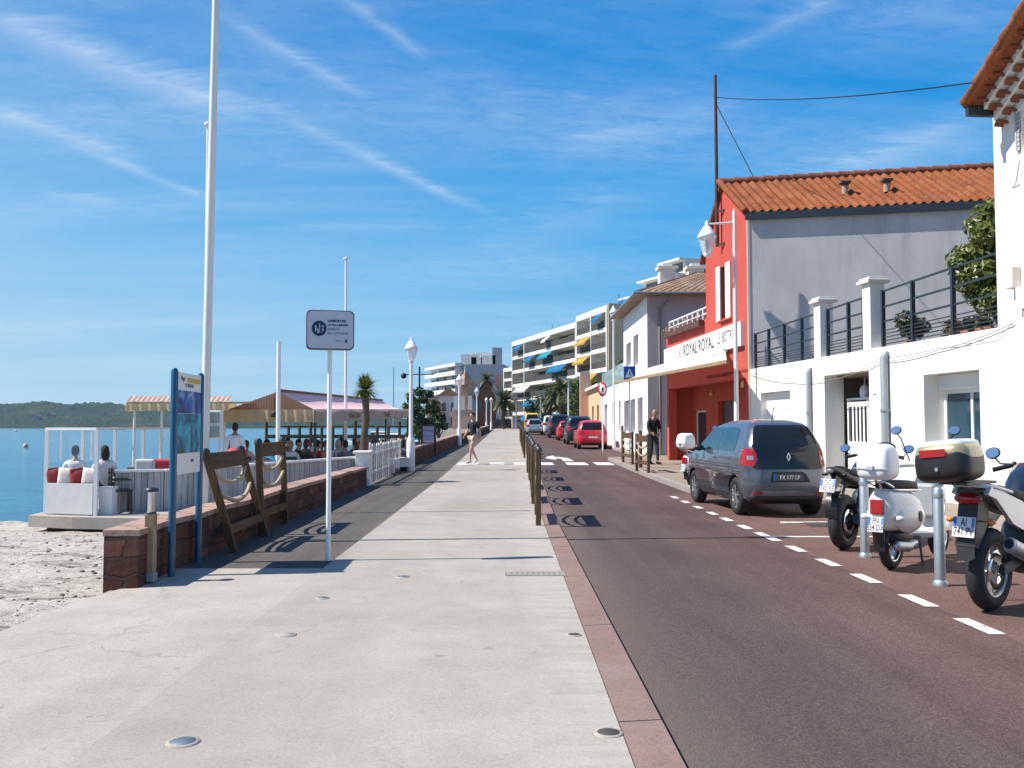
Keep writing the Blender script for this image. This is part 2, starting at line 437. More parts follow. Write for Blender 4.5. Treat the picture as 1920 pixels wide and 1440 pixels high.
def mk_fabric(name, col, trans=.35):
    m, nt, b = nt_new(name); co = coords(nt)
    n1 = noise_(nt, co, 2.5, 5); n2 = noise_(nt, co, 40, 3)
    c = ramp(nt, n1, [(.3, sc(col, .88)), (.7, sc(col, 1.08))])
    c = mixc(nt, .4, c, ramp(nt, n2, [(.3, (.82,.82,.82)), (.7, (1.05,1.05,1.05))]), 'MULTIPLY')
    L(nt, c, b.inputs['Base Color']); b.inputs['Roughness'].default_value = .85
    if trans:
        tl = N(nt, 'ShaderNodeBsdfTranslucent'); L(nt, c, tl.inputs[0])
        mx = N(nt, 'ShaderNodeMixShader'); mx.inputs[0].default_value = trans
        L(nt, b.outputs[0], mx.inputs[1]); L(nt, tl.outputs[0], mx.inputs[2]); L(nt, mx.outputs[0], nt.nodes['Material Output'].inputs[0])
    MATS[name] = m; return m

concrete = mk_concrete('pale_concrete', (0.348,0.3132,0.2784), (0.2828,0.2506,0.2175), (0.4133,0.3785,0.3393), .32, True)
concrete2 = mk_concrete('sandy_concrete', (0.3785,0.3393,0.2958), (0.3088,0.2741,0.2393), (0.4481,0.4046,0.3567), .42, True)
asph_red = mk_asphalt('reddish_asphalt', (.084,.061,.056), (.058,.044,.041), (.114,.083,.075), (.165,.135,.115))
asph_bay = mk_asphalt('pinkish_asphalt', (0.1333,0.07912,0.06708), (0.0989,0.05848,0.0516), (0.172,0.1049,0.08772))
asph_grey = mk_asphalt('grey_asphalt', (0.1015,0.0903,0.07912), (0.0688,0.06106,0.05418), (0.1419,0.1273,0.1118))
kerbmat = mk_concrete('pink_kerb_stone', (0.2304,0.1568,0.1376), (0.1792,0.112,0.096), (0.2816,0.2144,0.192), .5)
pavemat = mk_concrete('beige_paving', (0.2871,0.2349,0.1914), (0.2349,0.187,0.1522), (0.3567,0.2958,0.2436), .5)
groundmat = mk_concrete('dusty_ground', (0.2436,0.2175,0.1827), (0.174,0.1566,0.1305), (0.2958,0.261,0.2262))
sand = mk_sand(); water = mk_water()
def mk_roadpaint():
    m, nt, b = nt_new('road_paint'); co = coords(nt)
    n1 = noise_(nt, co, 9, 6, .7); n2 = noise_(nt, co, 60, 4, .7); n3 = noise_(nt, co, 1.3, 3)
    c = ramp(nt, n3, [(.3, (.50,.49,.46)), (.7, (.64,.63,.61))])
    wear = math_(nt, 'ADD', math_(nt, 'MULTIPLY', n1, .65), math_(nt, 'MULTIPLY', n2, .35))
    c = mixc(nt, ramp(nt, wear, [(.545, (0,0,0)), (.60, (.85,.85,.85))]), c, (.085,.062,.055))
    L(nt, c, b.inputs['Base Color']); b.inputs['Roughness'].default_value = .8
    MATS['road_paint'] = m; return m
paint_white = mk_roadpaint()
redstone = mk_stone('red_sandstone', [(0.085,0.03825,0.0289), (0.136,0.0595,0.0425), (0.07225,0.03995,0.0323), (0.187,0.08925,0.0663), (0.1105,0.051,0.03825)], (0.085,0.05525,0.0425), .34, .17)
redcap = mk_stone('pink_stone_cap', [(.36,.235,.195), (.42,.29,.245), (.33,.2,.165)], (.25,.19,.165), bw=.7, bh=.9)
white_pl = mk_plaster('white_plaster', (.80,.77,.715), .04, (.52,.47,.40), .28)
white_pl2 = mk_plaster('bright_plaster', (.8,.8,.79), .04, (.55,.53,.5), .15)
red_pl = mk_plaster('red_plaster', (.48,.085,.066), .08, (.36,.07,.058), .3)
redd_pl = mk_plaster('dark_red_plaster', (.46,.088,.05), .08, (.32,.06,.04), .3)
grey_pl = mk_plaster('grey_render', (.475,.465,.46), .12, (.29,.285,.285), .55, .8)
cream_pl = mk_plaster('cream_plaster', (.72,.66,.58), .06, (.5,.44,.38), .25)
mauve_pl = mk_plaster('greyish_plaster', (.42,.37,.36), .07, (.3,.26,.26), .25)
pink_pl = mk_plaster('pink_plaster', (.68,.40,.31), .05, (.5,.3,.25), .2)
tan_pl = mk_plaster('ochre_plaster', (.62,.44,.28), .06, (.45,.31,.2), .2)
white_paint = M('white_paint', (.78,.78,.77), .4, .05, 4, bump=.05)
offwhite = M('offwhite_paint', (.72,.70,.66), .5, .07, 4)
grey_metal = M('grey_painted_metal', (.30,.33,.35), .42, .1, 6, metal=.2)
galv = M('galvanised_steel', (.46,.50,.52), .38, .12, 8, metal=.75)
dark_metal = M('dark_metal', (.035,.045,.055), .42, .15, 6, metal=.3)
black_metal = M('black_metal', (.014,.014,.015), .4, .2, 6, metal=.3)
chrome = M('chrome', (.7,.7,.72), .14, .06, 5, metal=1.0)
blue_paint = M('blue_paint', (.004,.075,.15), .38, .12, 5, coat=.2)
deep_blue = M('sign_blue', (.008,.055,.36), .4, .06, 4)
navy = M('navy_ink', (.01,.02,.08), .5, .05, 4)
oldwood = mk_wood('weathered_wood', (.145,.082,.042), (.048,.028,.016))
oldwoody = mk_wood('weathered_board', (.145,.085,.046), (.05,.03,.018), 'Y')
greenwood = mk_wood('post_wood', (.155,.108,.06), (.07,.047,.027))
tanwood = mk_wood('tan_post_wood', (.36,.27,.17), (.22,.155,.09))
rope = M('rope', (.36,.29,.18), .9, .25, 40, bump=.8, bs=90)
rubber = M('tyre_rubber', (.017,.017,.018), .72, .25, 12, bump=.2, bs=70)
black_pl = M('black_plastic', (.016,.016,.018), .42, .2, 8)
dark_pl = M('charcoal_plastic', (.04,.042,.046), .5, .2, 8)
glass_dark = M('dark_window_glass', (.008,.010,.012), .06, .3, 1.2, spec=.55)
glass_teal = M('reflecting_window_glass', (.015,.05,.075), .04, .35, 1.0, spec=.9)
glass_clear = mk_glass('clear_screen', (.6,.8,.9), .045)
red_lamp = M('red_lamp_lens', (.33,.004,.006), .18, .2, 20, coat=.5)
amber = M('amber_lens', (.7,.22,.03), .2, .1, 20, coat=.5)
skin_m = M('skin', (.50,.29,.20), .55, .08, 8)
skin_t = M('tanned_skin', (.33,.175,.115), .55, .08, 8)
planks = mk_planks('whitewashed_planks', (.50,.495,.485), (.30,.30,.30))
canvas = mk_fabric('beige_canvas', (0.629,0.493,0.306), .35)
canvas_grey = mk_fabric('taupe_canvas', (.40,.345,.30), .2)
pinkcan = mk_stripes('pink_striped_canvas', (.88,.47,.47), (.88,.68,.66), .14, 1, .08, .08)
browncan = mk_stripes('brown_slats', (.60,.34,.205), (.48,.255,.155), .035, 0, .25, .25)
stripered = mk_stripes('red_scallops', (.36,.17,.13), (.5,.40,.32), .06, 0)
tile_or = mk_roof('orange_tiles', [(.24,.068,.022), (.31,.098,.036), (.17,.052,.022), (.35,.135,.06), (.20,.075,.038)])
tile_old = mk_roof('weathered_tiles', [(0.255,0.1445,0.08925), (0.3825,0.2635,0.1785), (0.306,0.187,0.1232), (0.204,0.119,0.0765), (0.425,0.323,0.238)])
leaf_dk = mk_leaf('dark_leaf', (.022,.045,.014), (.06,.095,.025))
leaf_md = mk_leaf('mid_leaf', (.04,.075,.016), (.13,.17,.035))
leaf_ol = mk_leaf('olive_leaf', (.05,.06,.02), (.11,.115,.04))
leaf_hedge = mk_leaf('hedge_leaf', (.035,.07,.012), (.095,.15,.025))
bark = M('bark', (.10,.07,.05), .9, .3, 9, bump=.8, bs=25, bd=.02)

leaf_br = mk_leaf('bright_glossy_leaf', (.055,.085,.014), (.19,.21,.04), .35)
# ------------------------------------------------------------------ sun and sky
SUN_EL = R(50.5); SUN_AZ = R(5.0)       # light travels towards +X and a little up the street
sd = V((math.cos(SUN_EL)*math.cos(SUN_AZ), math.cos(SUN_EL)*math.sin(SUN_AZ), -math.sin(SUN_EL)))
sl = bpy.data.lights.new('sun', 'SUN'); sl.energy = 5.0; sl.angle = R(.53); sl.color = (1.0, .945, .86)
so = bpy.data.objects.new('sun', sl); COL.objects.link(so); so.rotation_euler = sd.to_track_quat('-Z', 'Y').to_euler(); so.location = (-20, -5, 40)
world = bpy.data.worlds.new('World'); SC.world = world; world.use_nodes = True
nt = world.node_tree; nt.nodes.clear()
wo = N(nt, 'ShaderNodeOutputWorld'); bg = N(nt, 'ShaderNodeBackground'); bg.inputs['Strength'].default_value = .079
sky = N(nt, 'ShaderNodeTexSky', sky_type='NISHITA', sun_disc=False)
sky.sun_elevation = SUN_EL; sky.sun_rotation = math.atan2(-sd.x, -sd.y); sky.altitude = 0; sky.air_density = 1.0; sky.dust_density = .6; sky.ozone_density = 2.2
hs = N(nt, 'ShaderNodeHueSaturation'); hs.inputs['Saturation'].default_value = 1.22; hs.inputs['Hue'].default_value = .5; hs.inputs['Value'].default_value = 1.0
L(nt, sky.outputs[0], hs.inputs['Color'])
tc = N(nt, 'ShaderNodeTexCoord'); sp = N(nt, 'ShaderNodeSeparateXYZ'); L(nt, tc.outputs['Generated'], sp.inputs[0])
zz = math_(nt, 'ADD', math_(nt, 'MAXIMUM', sp.outputs[2], 0.0), .10)
U = math_(nt, 'DIVIDE', sp.outputs[0], zz); W = math_(nt, 'DIVIDE', sp.outputs[1], zz)
cb = N(nt, 'ShaderNodeCombineXYZ'); L(nt, U, cb.inputs[0]); L(nt, W, cb.inputs[1])
uvco = cb.outputs[0]
def uv_of(px, py):
    d = ray(px, py).normalized(); z = max(d.z, 0)+.10
    return V((d.x/z, d.y/z))
def mapped(rot, s):
    mp = N(nt, 'ShaderNodeMapping'); L(nt, uvco, mp.inputs[0]); mp.inputs['Rotation'].default_value = (0, 0, rot); mp.inputs['Scale'].default_value = s
    return mp.outputs[0]
streak = (uv_of(850, 370)-uv_of(0, 30)); ang = math.atan2(streak.y, streak.x)
ci = noise_(nt, mapped(-ang, (.35, 1.5, 1)), 1.15, 9, .62, .7)
ci2 = noise_(nt, mapped(-ang+.5, (.5, 1.1, 1)), .55, 5, .6, .5)
wisp = noise_(nt, mapped(-ang, (1.2, 3.5, 1)), 2.6, 8, .7, 1.2)
cov = math_(nt, 'MULTIPLY', ramp(nt, ci, [(.36, (0,0,0)), (.74, (1,1,1))]), ramp(nt, ci2, [(.32, (.25,)*3), (.60, (1,1,1))]))
cov = math_(nt, 'MULTIPLY', cov, math_(nt, 'ADD', math_(nt, 'MULTIPLY', wisp, .9), .4))
fl_ = noise_(nt, mapped(-ang+.2, (2.2, 4.5, 1)), 3.2, 9, .75, .8)
cov = math_(nt, 'MULTIPLY', math_(nt, 'MULTIPLY', cov, math_(nt, 'SUBTRACT', math_(nt, 'MULTIPLY', fl_, 2.6), .5, True)), .5)
def trail(a, b, w, k, fade=.25):
    """a long thin streak of ice cloud between two directions of the sky"""
    p, q = uv_of(*a), uv_of(*b); d = q-p; ln = d.length; d /= ln; n_ = V((-d.y, d.x))
    def dot(vv, off):
        return math_(nt, 'SUBTRACT', math_(nt, 'ADD', math_(nt, 'MULTIPLY', U, vv.x), math_(nt, 'MULTIPLY', W, vv.y)), off)
    side = math_(nt, 'ABSOLUTE', math_(nt, 'ADD', dot(n_, n_.dot(p)), math_(nt, 'MULTIPLY', math_(nt, 'SUBTRACT', wisp, .5), w*1.2)))
    s_ = math_(nt, 'POWER', math_(nt, 'SUBTRACT', 1.0, math_(nt, 'DIVIDE', side, w), True), 1.6)
    t_ = dot(d, d.dot(p))
    e1 = math_(nt, 'DIVIDE', t_, ln*fade, True); e2 = math_(nt, 'DIVIDE', math_(nt, 'SUBTRACT', ln, t_), ln*fade, True)
    return math_(nt, 'MULTIPLY', math_(nt, 'MULTIPLY', s_, math_(nt, 'MULTIPLY', e1, e2)), math_(nt, 'MULTIPLY', math_(nt, 'ADD', math_(nt, 'MULTIPLY', math_(nt, 'POWER', wisp, 1.6), 1.6), .12), k*.8))
for tr in (((-120,-10),(480,225),.13,.62), ((380,150),(960,420),.07,.34), ((-80,185),(260,300),.09,.5), ((120,268),(420,385),.06,.4), ((380,10),(700,190),.05,.42),
           ((610,-30),(810,120),.035,.34), ((640,270),(880,385),.05,.3), ((1330,110),(1600,-20),.06,.3), ((500,312),(760,316),.07,.2), ((520,424),(860,426),.12,.22),
           ((1480,360),(1900,200),.22,.42), ((900,480),(1300,330),.35,.22), ((1000,300),(1420,170),.25,.22), ((60,360),(230,380),.1,.35)):
    cov = math_(nt, 'ADD', cov, trail(*tr))
cov = math_(nt, 'MINIMUM', cov, .8)
cl = N(nt, 'ShaderNodeRGB'); cl.outputs[0].default_value = (6.2, 7.2, 8.4, 1)
S_ = 1/.12
gr_ = ramp(nt, math_(nt, 'MAXIMUM', sp.outputs[2], 0.0), [(0, (.36,.64,.86)), (.07, (.25,.57,.85)), (.2, (.06,.41,.84)), (.36, (.004,.275,.74)), (.6, (.0,.19,.6))])
gs = N(nt, 'ShaderNodeVectorMath', operation='SCALE'); gs.inputs['Scale'].default_value = S_; L(nt, gr_, gs.inputs[0])
base = mixc(nt, .95, hs.outputs[0], gs.outputs[0])
lf = math_(nt, 'MULTIPLY', math_(nt, 'SUBTRACT', .12, sp.outputs[0], True), .8)      # paler towards the sun's side
base = mixc(nt, math_(nt, 'MULTIPLY', lf, ramp(nt, sp.outputs[2], [(.0, (1,1,1)), (.45, (.15,)*3)])), base, (.62*S_*.9, .84*S_*.9, 1.0*S_*.9))
skyc = mixc(nt, cov, base, cl.outputs[0])
L(nt, skyc, bg.inputs[0]); L(nt, bg.outputs[0], wo.inputs[0])

cam = bpy.data.cameras.new('camera'); co_ = bpy.data.objects.new('camera', cam); COL.objects.link(co_)
co_.location = CAMP; co_.rotation_euler = CAMR.to_euler(); cam.sensor_width = 36; cam.lens = 36*FPX/1920; cam.clip_end = 6000; cam.clip_start = .05
SC.camera = co_
vs_ = SC.view_settings; vs_.view_transform = 'Standard'; vs_.look = 'None'; vs_.exposure = .60; vs_.gamma = 1; vs_.use_curve_mapping = False
SC.cycles.max_bounces = 6; SC.cycles.transparent_max_bounces = 24; SC.cycles.use_denoising = True
SC.cycles.sample_clamp_indirect = 6

# ------------------------------------------------------------------ ground
YS = [-14, -8, -4, 0] + [i*1.0 for i in range(1, 41)] + [42+3*i for i in range(36)] + [160, 180, 210, 260, 330, 420, 560, 700]
def sm(x): x = max(0, min(1, x)); return x*x*(3-2*x)
def kx(Y): return .73 + .14*sm((Y-13)/10) + .0085*max(0, Y-22)
def rx(Y): return 3.32 + .5*sm((Y-18.6)/.8) + 1.55*sm((Y-35)/1.6)
def pvx(Y): return 6.0 - 2.15*sm((Y-18.4)/.9) + 1.5*sm((Y-35)/1.6)
def sheet(ys, xa, xb, dz, nx=2):
    mb = MB(); n = len(ys)
    def fn(u, v):
        Y = ys[min(n-1, round(v*(n-1)))]; a, b = xa(Y), xb(Y)
        return V((a+(b-a)*u, Y, gz(Y)+dz))
    return mb.grid(fn, nx, n-1, smooth=False)
def wall_strip(mb, ys, xf, z0, z1, flip=False):
    n = len(ys)
    def fn(u, v):
        Y = ys[min(n-1, round(v*(n-1)))]; return V((xf(Y), Y, gz(Y)+(z0+(z1-z0)*u)))
    return mb.grid(fn, 1, n-1, smooth=False, flip=flip)
K = lambda c: (lambda Y: c)
near = [y for y in YS if y <= 130]
def landx(Y): return -3.48 if Y < 92 else -3.48 - 9*sm((Y-92)/36) - .085*max(0, Y-128)
g = sheet(YS, landx, K(700), -.03, 4)
n_ = len(YS)
wall_strip(g, YS, landx, -2.2, -.03)
structure('ground', g, groundmat)
far_ys = sorted([y for y in YS if y <= 210] + [18.3+.1*i for i in range(14)] + [35.1+.15*i for i in range(12)])
structure('road', sheet(far_ys, lambda Y: kx(Y)+.012, rx, 0.0, 6), asph_red)
bay_ys = sorted([y for y in YS if y <= 18] + [18.3+.1*i for i in range(12)])
structure('parking_bay', sheet(bay_ys, lambda Y: rx(Y)+.002, lambda Y: max(rx(Y)+.006, min(pvx(Y), 6.0)), 0.0, 3), asph_bay)
# promenade slab with its edge towards the kerb
def prom_l(Y): return -1.8
pr = sheet([y for y in far_ys], prom_l, lambda Y: kx(Y)-.215, .022, 4)
structure('promenade', pr, concrete)
kb = MB(); y = -8.0
while y < 120:      # separate pink stones with open joints
    ln = 2.05 if y < 60 else 6.0
    ya, yb = y+.006, y+ln-.006
    kb.add([(kx(ya)-.21, ya, gz(ya)-.2), (kx(ya), ya, gz(ya)-.2), (kx(yb), yb, gz(yb)-.2), (kx(yb)-.21, yb, gz(yb)-.2),
            (kx(ya)-.21, ya, gz(ya)+.024), (kx(ya)-.012, ya, gz(ya)+.034), (kx(yb)-.012, yb, gz(yb)+.034), (kx(yb)-.21, yb, gz(yb)+.024)],
           [(4,5,6,7), (0,1,5,4), (1,2,6,5), (2,3,7,6), (3,0,4,7)])
    y += ln
structure('kerb', kb, kerbmat)
gutter = sheet([y for y in far_ys if y < 130], lambda Y: kx(Y)-.012, lambda Y: kx(Y)+.014, .003, 1)
structure('gutter_seam', gutter, M('dark_joint', (.02,.018,.016), .9, .2))
py_ = sorted([y for y in far_ys if y >= 9] + [8.95])
structure('seaside_path', sheet(py_, K(-3.3), K(-1.803), .012, 3), asph_grey)
# the concrete apron that runs down to the beach
ap = MB()
def apf(u, v):
    Y = -8+v*16.95; X = -1.804-u*(1.75 if Y < 8 else 1.5); return V((X, Y, .016-.05*max(0, u)**2*(1 if Y < 7.5 else max(0, (8.9-Y)/1.4))))
structure('beach_ramp', ap.grid(apf, 8, 24, smooth=True, flip=True), concrete2)
# pavement with a stone edge on the house side
pvs = sorted([y for y in YS if y <= 210] + [18.3+.1*i for i in range(14)] + [35+.15*i for i in range(12)])
structure('pavement', sheet(pvs, lambda Y: pvx(Y)+.14, K(40), .10, 4), pavemat)
ke = sheet(pvs, pvx, lambda Y: pvx(Y)+.137, .103, 1); wall_strip(ke, pvs, pvx, -.03, .103)
structure('pavement_kerb', ke, mk_concrete('grey_kerb', (.33,.29,.27), (.26,.23,.21), (.4,.36,.33)))
# beach, water, seabed
def sandz(X, Y):
    z = -.03 - .04*max(0, Y-6) - .02*max(0, -3.4-X) - .012*max(0, -12-X)
    h = mnoise.fractal(V((X*.9, Y*.9, 0)), 1, 2, 4)*.055 + mnoise.noise(V((X*3.1, Y*3.1, 3)))*.018 + mnoise.noise(V((X*9, Y*9, 5)))*.009
    return z + h*min(1, .35+max(0, -3.3-X)*1.2)
bs_ = MB()
def bf(u, v):
    Y = -8+v**1.15*37; X = -3.12-(u**1.6)*30 if Y < 7.9 else -3.4-(u**1.6)*30
    return V((X, Y, sandz(X, Y)))
structure('beach', bs_.grid(bf, 130, 170, flip=True), sand)
st = MB(); rnd = random.Random(3)
for i in range(3000):
    Y = 4.5+13*rnd.random()**1.2; X = -3.35-rnd.random()**1.3*7.5
    r = .006+.022*rnd.random()**4
    st.ell((X, Y, sandz(X, Y)+r*.25), (r*1.3, r, r*.6), 6, 4, m=rnd.choice((0,1,1,2)))
structure('beach_pebbles', st, [M('pale_pebble', (.5,.46,.4), .9), M('dark_pebble', (.12,.1,.085), .9), M('brown_pebble', (.27,.21,.16), .9)], kind='stuff')
sw = MB(); sw.add([(-4000,-60,-.78), (-3.3,-60,-.78), (-3.3,100,-.78), (-8,132,-.78), (-30,420,-.78), (300,4000,-.78), (-4000,4000,-.78)], [(0,1,2,3,4,5,6)])
structure('water', sw, water)
sb = MB(); sb.add([(-4000,-60,-2.1), (20,-60,-2.1), (20,4000,-2.1), (-4000,4000,-2.1)], [(0,1,2,3)])
structure('seabed', sb, M('seabed_sand', (.1,.12,.1), .9))
# ------------------------------------------------------------------ markings
rm = MB()
def mark(x0, x1, y0, y1, sk=0.0, dz=.005):
    ym = (y0+y1)/2; n = max(1, int((y1-y0)/1.5))
    for i in range(n):
        a = y0+(y1-y0)*i/n; b = y0+(y1-y0)*(i+1)/n
        rm.add([(x0, a, gz(a)+dz), (x1, a, gz(a)+dz), (x1, b, gz(b)+dz), (x0, b, gz(b)+dz)], [(0,1,2,3)])
for yc in (5.45, 6.42, 7.36, 8.42, 9.4, 10.45): mark(3.24, 3.36, yc-.26, yc+.25)
mark(3.24, 3.36, 11.15, 12.05); mark(3.36, 4.75, 11.52, 11.64)
for yc in (12.7, 13.75, 14.7, 15.8, 16.9, 18.0): mark(3.24, 3.36, yc-.25, yc+.25)
structure('bay_markings', rm, paint_white)
rm = MB()
cy = 32.2
for xa, xb in ((-2.0, -1.86),): pass
for xa, xb in ((-1.78, -1.05), (-.62, -.12), (.2, .62)): mark(xa, xb, cy-1.0, cy+.55, dz=.027)
for i, (xa, xb) in enumerate(((-1.75, -.9),)): pass
structure('crossing_markings', rm, paint_white)
rm = MB()
for xa, xb in ((1.18, 1.62), (2.08, 2.82), (3.1, 3.72)): mark(xa, xb, cy-.75, cy+1.1)
# bent arrow painted beyond the crossing
a_ = [(2.1,34.2), (2.5,34.2), (2.45,36.4), (2.2,37.6), (1.95,37.9), (1.95,39.2), (1.35,36.9), (1.9,35.2), (1.9,36.5), (2.12,36.2)]
rm.add([(x, y, gz(y)+.006) for x, y in a_], [tuple(range(len(a_)))])
structure('road_arrow', rm, paint_white)
pt = MB(); pt.add([(4.25,12.75,.006),(5.3,12.7,.006),(5.35,13.35,.006),(4.3,13.3,.006)], [(0,1,2,3)])
structure('tar_patch', pt, mk_asphalt('dark_tar_patch', (.055,.055,.052), (.035,.035,.034), (.08,.078,.072)))
pt = MB(); pt.add([(3.95,13.2,.0055),(4.9,13.3,.0055),(4.85,13.42,.0055),(4.0,13.38,.0055)], [(0,1,2,3)])
structure('old_bay_line', pt, paint_white)
# low drain covers and light studs let into the concrete
def stud(px, py, r, label, mat, grp='round metal studs in the promenade'):
    p = G(px, py, .022); t = MB(); rr = r
    t.lathe([(rr*1.35, .0), (rr*1.3, .006), (rr*1.02, .007)], n=22, m=1, cap=False); t.lathe([(rr, .005), (rr*.97, .008), (0.001, .008)], n=22, m=0, cap=False)
    solid('floor_stud', t, [mat, concrete2], label, 'floor stud', grp, (p.x, p.y, p.z), world=False)
stm = M('dull_steel_disc', (.13,.16,.20), .6, .3, 9, metal=.3); std = M('dark_socket', (.05,.045,.04), .8, .4, 9)
stud(343, 1392, .055, 'steel stud in the concrete nearest the bottom left corner', stm)
stud(537, 1191, .05, 'pale worn stud between the sign pole and the bottom edge', concrete)
stud(605, 1122, .04, 'small steel stud just in front of the sign pole', stm)
stud(755, 1082, .05, 'steel stud to the right of the sign pole foot', stm)
stud(1141, 1375, .05, 'dark socket beside the pink kerb near the bottom', std)
stud(1076, 1191, .038, 'small dark socket where the kerb stones change level', std)
p = G(1005, 1076, .022)
gr = MB()
for i in range(11):
    for j in range(5): gr.cbox((-.25+i*.05, -.09+j*.045, .004), (.034, .032, .008))
gr.box(-.29, .29, -.125, .125, 0, .003, 1)
solid('drain_grate', gr, [concrete2, M('grate_gap', (.2,.185,.165), .9, .2)], 'concrete drain grate let into the promenade beside the kerb', 'drain', None, (p.x, p.y, p.z), world=False)
# ------------------------------------------------------------------ people
def skinned(nodes, edges, root=0, sub=1):
    """grow one continuous surface over a skeleton: nodes = [(point, radius)]"""
    me = bpy.data.meshes.new('tmp'); me.from_pydata([tuple(p) for p, r in nodes], edges, [])
    o = bpy.data.objects.new('tmp', me); COL.objects.link(o)
    o.modifiers.new('Skin', 'SKIN').use_smooth_shade = True
    sv = me.skin_vertices[0].data
    for i, (p, r) in enumerate(nodes): sv[i].radius = (r, r) if not isinstance(r, tuple) else r
    sv[root].use_root = True
    s_ = o.modifiers.new('Sub', 'SUBSURF'); s_.levels = sub; s_.render_levels = sub
    dg = bpy.context.evaluated_depsgraph_get(); dg.update()
    out = bpy.data.meshes.new_from_object(o.evaluated_get(dg))
    mb = MB(); mb.v = [v.co.copy() for v in out.vertices]; mb.f = [list(p.vertices) for p in out.polygons]; mb.m = [0]*len(mb.f); mb.s = [True]*len(mb.f)
    bpy.data.objects.remove(o); bpy.data.meshes.remove(me); bpy.data.meshes.remove(out)
    return mb
CACHE = {}
def body_parts(pose, sleeves='long', legs='long', sx=.92):
    """meshes of the body, the top and the trousers for one pose; the figure faces +Y and stands on z = 0"""
    key = (pose, sleeves, legs)
    if key in CACHE: return CACHE[key]
    J = dict(pel=(0,0,.95), sp=(0,0,1.10), ch=(0,.0,1.30), nb=(0,0,1.46), nk=(0,.012,1.53), hd=(0,.025,1.60))
    for s, n in ((-1,'l'), (1,'r')):
        J['sh'+n] = (s*.185,0,1.41); J['el'+n] = (s*.235,-.03,1.13); J['wr'+n] = (s*.225,.05,.90)
        J['hp'+n] = (s*.09,0,.90); J['kn'+n] = (s*.10,.02,.50); J['an'+n] = (s*.10,-.01,.085); J['to'+n] = (s*.115,.15,.035)
    def sh(ks, d):
        for k in ks: J[k] = tuple(a+b for a, b in zip(J[k], d))
    if pose == 'walk':
        J.update(knl=(-.09,.20,.53), anl=(-.09,.26,.11), tol=(-.10,.42,.06), knr=(.09,-.04,.49), anr=(.09,-.27,.16), tor=(.10,-.15,.04), elr=(.23,.06,1.14), wrr=(.20,.24,.98), ell=(-.24,-.12,1.15), wrl=(-.23,-.12,.90))
    elif pose == 'stroll':
        J.update(knl=(-.08,.10,.50), anl=(-.08,.14,.09), tol=(-.10,.30,.04), knr=(.08,-.03,.49), anr=(.08,-.14,.11), tor=(.09,.0,.035), elr=(.22,.02,1.14), wrr=(.17,.20,1.02), ell=(-.22,.02,1.14), wrl=(-.12,.23,1.08))
        sh(('hd','nk'), (0,.03,-.01))
    elif pose == 'sit':
        dz = -.47
        for k in list(J): J[k] = (J[k][0], J[k][1], J[k][2]+dz)
        for s, n in ((-1,'l'), (1,'r')):
            J['kn'+n] = (s*.11,.42,.50); J['an'+n] = (s*.11,.38,.085); J['to'+n] = (s*.12,.52,.035); J['hp'+n] = (s*.09,.03,.47)
            J['el'+n] = (s*.25,.10,.70); J['wr'+n] = (s*.13,.34,.76)
        sh(('ch','nb','nk','hd','shl','shr'), (0,-.03,0))
    elif pose == 'serve':
        J.update(elr=(.24,.06,1.12), wrr=(.20,.30,1.12))
    rad = dict(pel=(.135,.105), sp=(.115,.09), ch=(.14,.10), nb=.075, nk=.052, hd=.06, sh=.062, el=.042, wr=.029, hp=.085, kn=.058, an=.038, to=.03)
    names = list(J); idx = {n: i for i, n in enumerate(names)}
    rr = lambda n: rad.get(n, rad.get(n[:2], .05))
    E = [('pel','sp'),('sp','ch'),('ch','nb'),('nb','nk'),('nk','hd')] + [e for n in 'lr' for e in ((('nb','sh'+n)), ('sh'+n,'el'+n), ('el'+n,'wr'+n), ('pel','hp'+n), ('hp'+n,'kn'+n), ('kn'+n,'an'+n), ('an'+n,'to'+n))]
    body = skinned([(J[n], rr(n)) for n in names], [(idx[a], idx[b]) for a, b in E], idx['pel'])
    # head with nose, ears, eyes, mouth
    hc = V(J['hd'])+V((0,.012,.075))
    body.ell(hc, (.074,.094,.118), 14, 10); body.ell(hc+V((0,.092,-.012)), (.013,.02,.026), 8, 6); body.ell(hc+V((0,.03,-.075)), (.052,.06,.05), 10, 6)
    for s in (-1, 1):
        body.ell(hc+V((s*.075,-.005,-.005)), (.01,.022,.032), 8, 6); body.ell(hc+V((s*.03,.083,.012)), (.013,.009,.007), 8, 4, 1)
    body.ell(hc+V((0,.086,-.056)), (.024,.008,.007), 8, 4, 2)
    # hands: palm, four unequal bent fingers, thumb from the side of the palm
    for s, n in ((-1,'l'), (1,'r')):
        w = V(J['wr'+n]); d = (w-V(J['el'+n])).normalized(); side = d.cross(V((0,0,1)) if abs(d.z) < .8 else V((0,1,0))).normalized(); nn = side.cross(d)
        inw = V((-s,0,0)); inw = (inw-d*inw.dot(d)).normalized(); acr = d.cross(inw)
        Mx = Matrix((acr, inw, d)).transposed()
        body.ell(w+d*.05, (.041,.018,.055), 8, 6, 0, Mx)
        for k, ln in enumerate((.062,.075,.07,.055)):
            b0 = w+d*.085+acr*(.028-.019*k); b1 = b0+d*ln*.5+inw*.008; b2 = b1+d*ln*.38+inw*.026; body.tube([b0-d*.02, b0, b1, b2], [.010,.0095,.0088,.0068], 6)
        t0 = w+d*.03+acr*.034; body.tube([t0-acr*.015, t0+acr*.022+d*.022+inw*.012, t0+acr*.026+d*.052+inw*.022], [.0125,.0108,.0078], 6)
    grow = .016
    cl = [('pel',.028),('sp',.03),('ch',.022),('nb',.02)]
    tn = ['pel','sp','ch','nb','shl','ell','shr','elr'] + (['wrl','wrr'] if sleeves == 'long' else [])
    def g(n, x):
        r = rr(n); return (r[0]+x, r[1]+x) if isinstance(r, tuple) else r+x
    JT = {n: V(J[n]) for n in names}
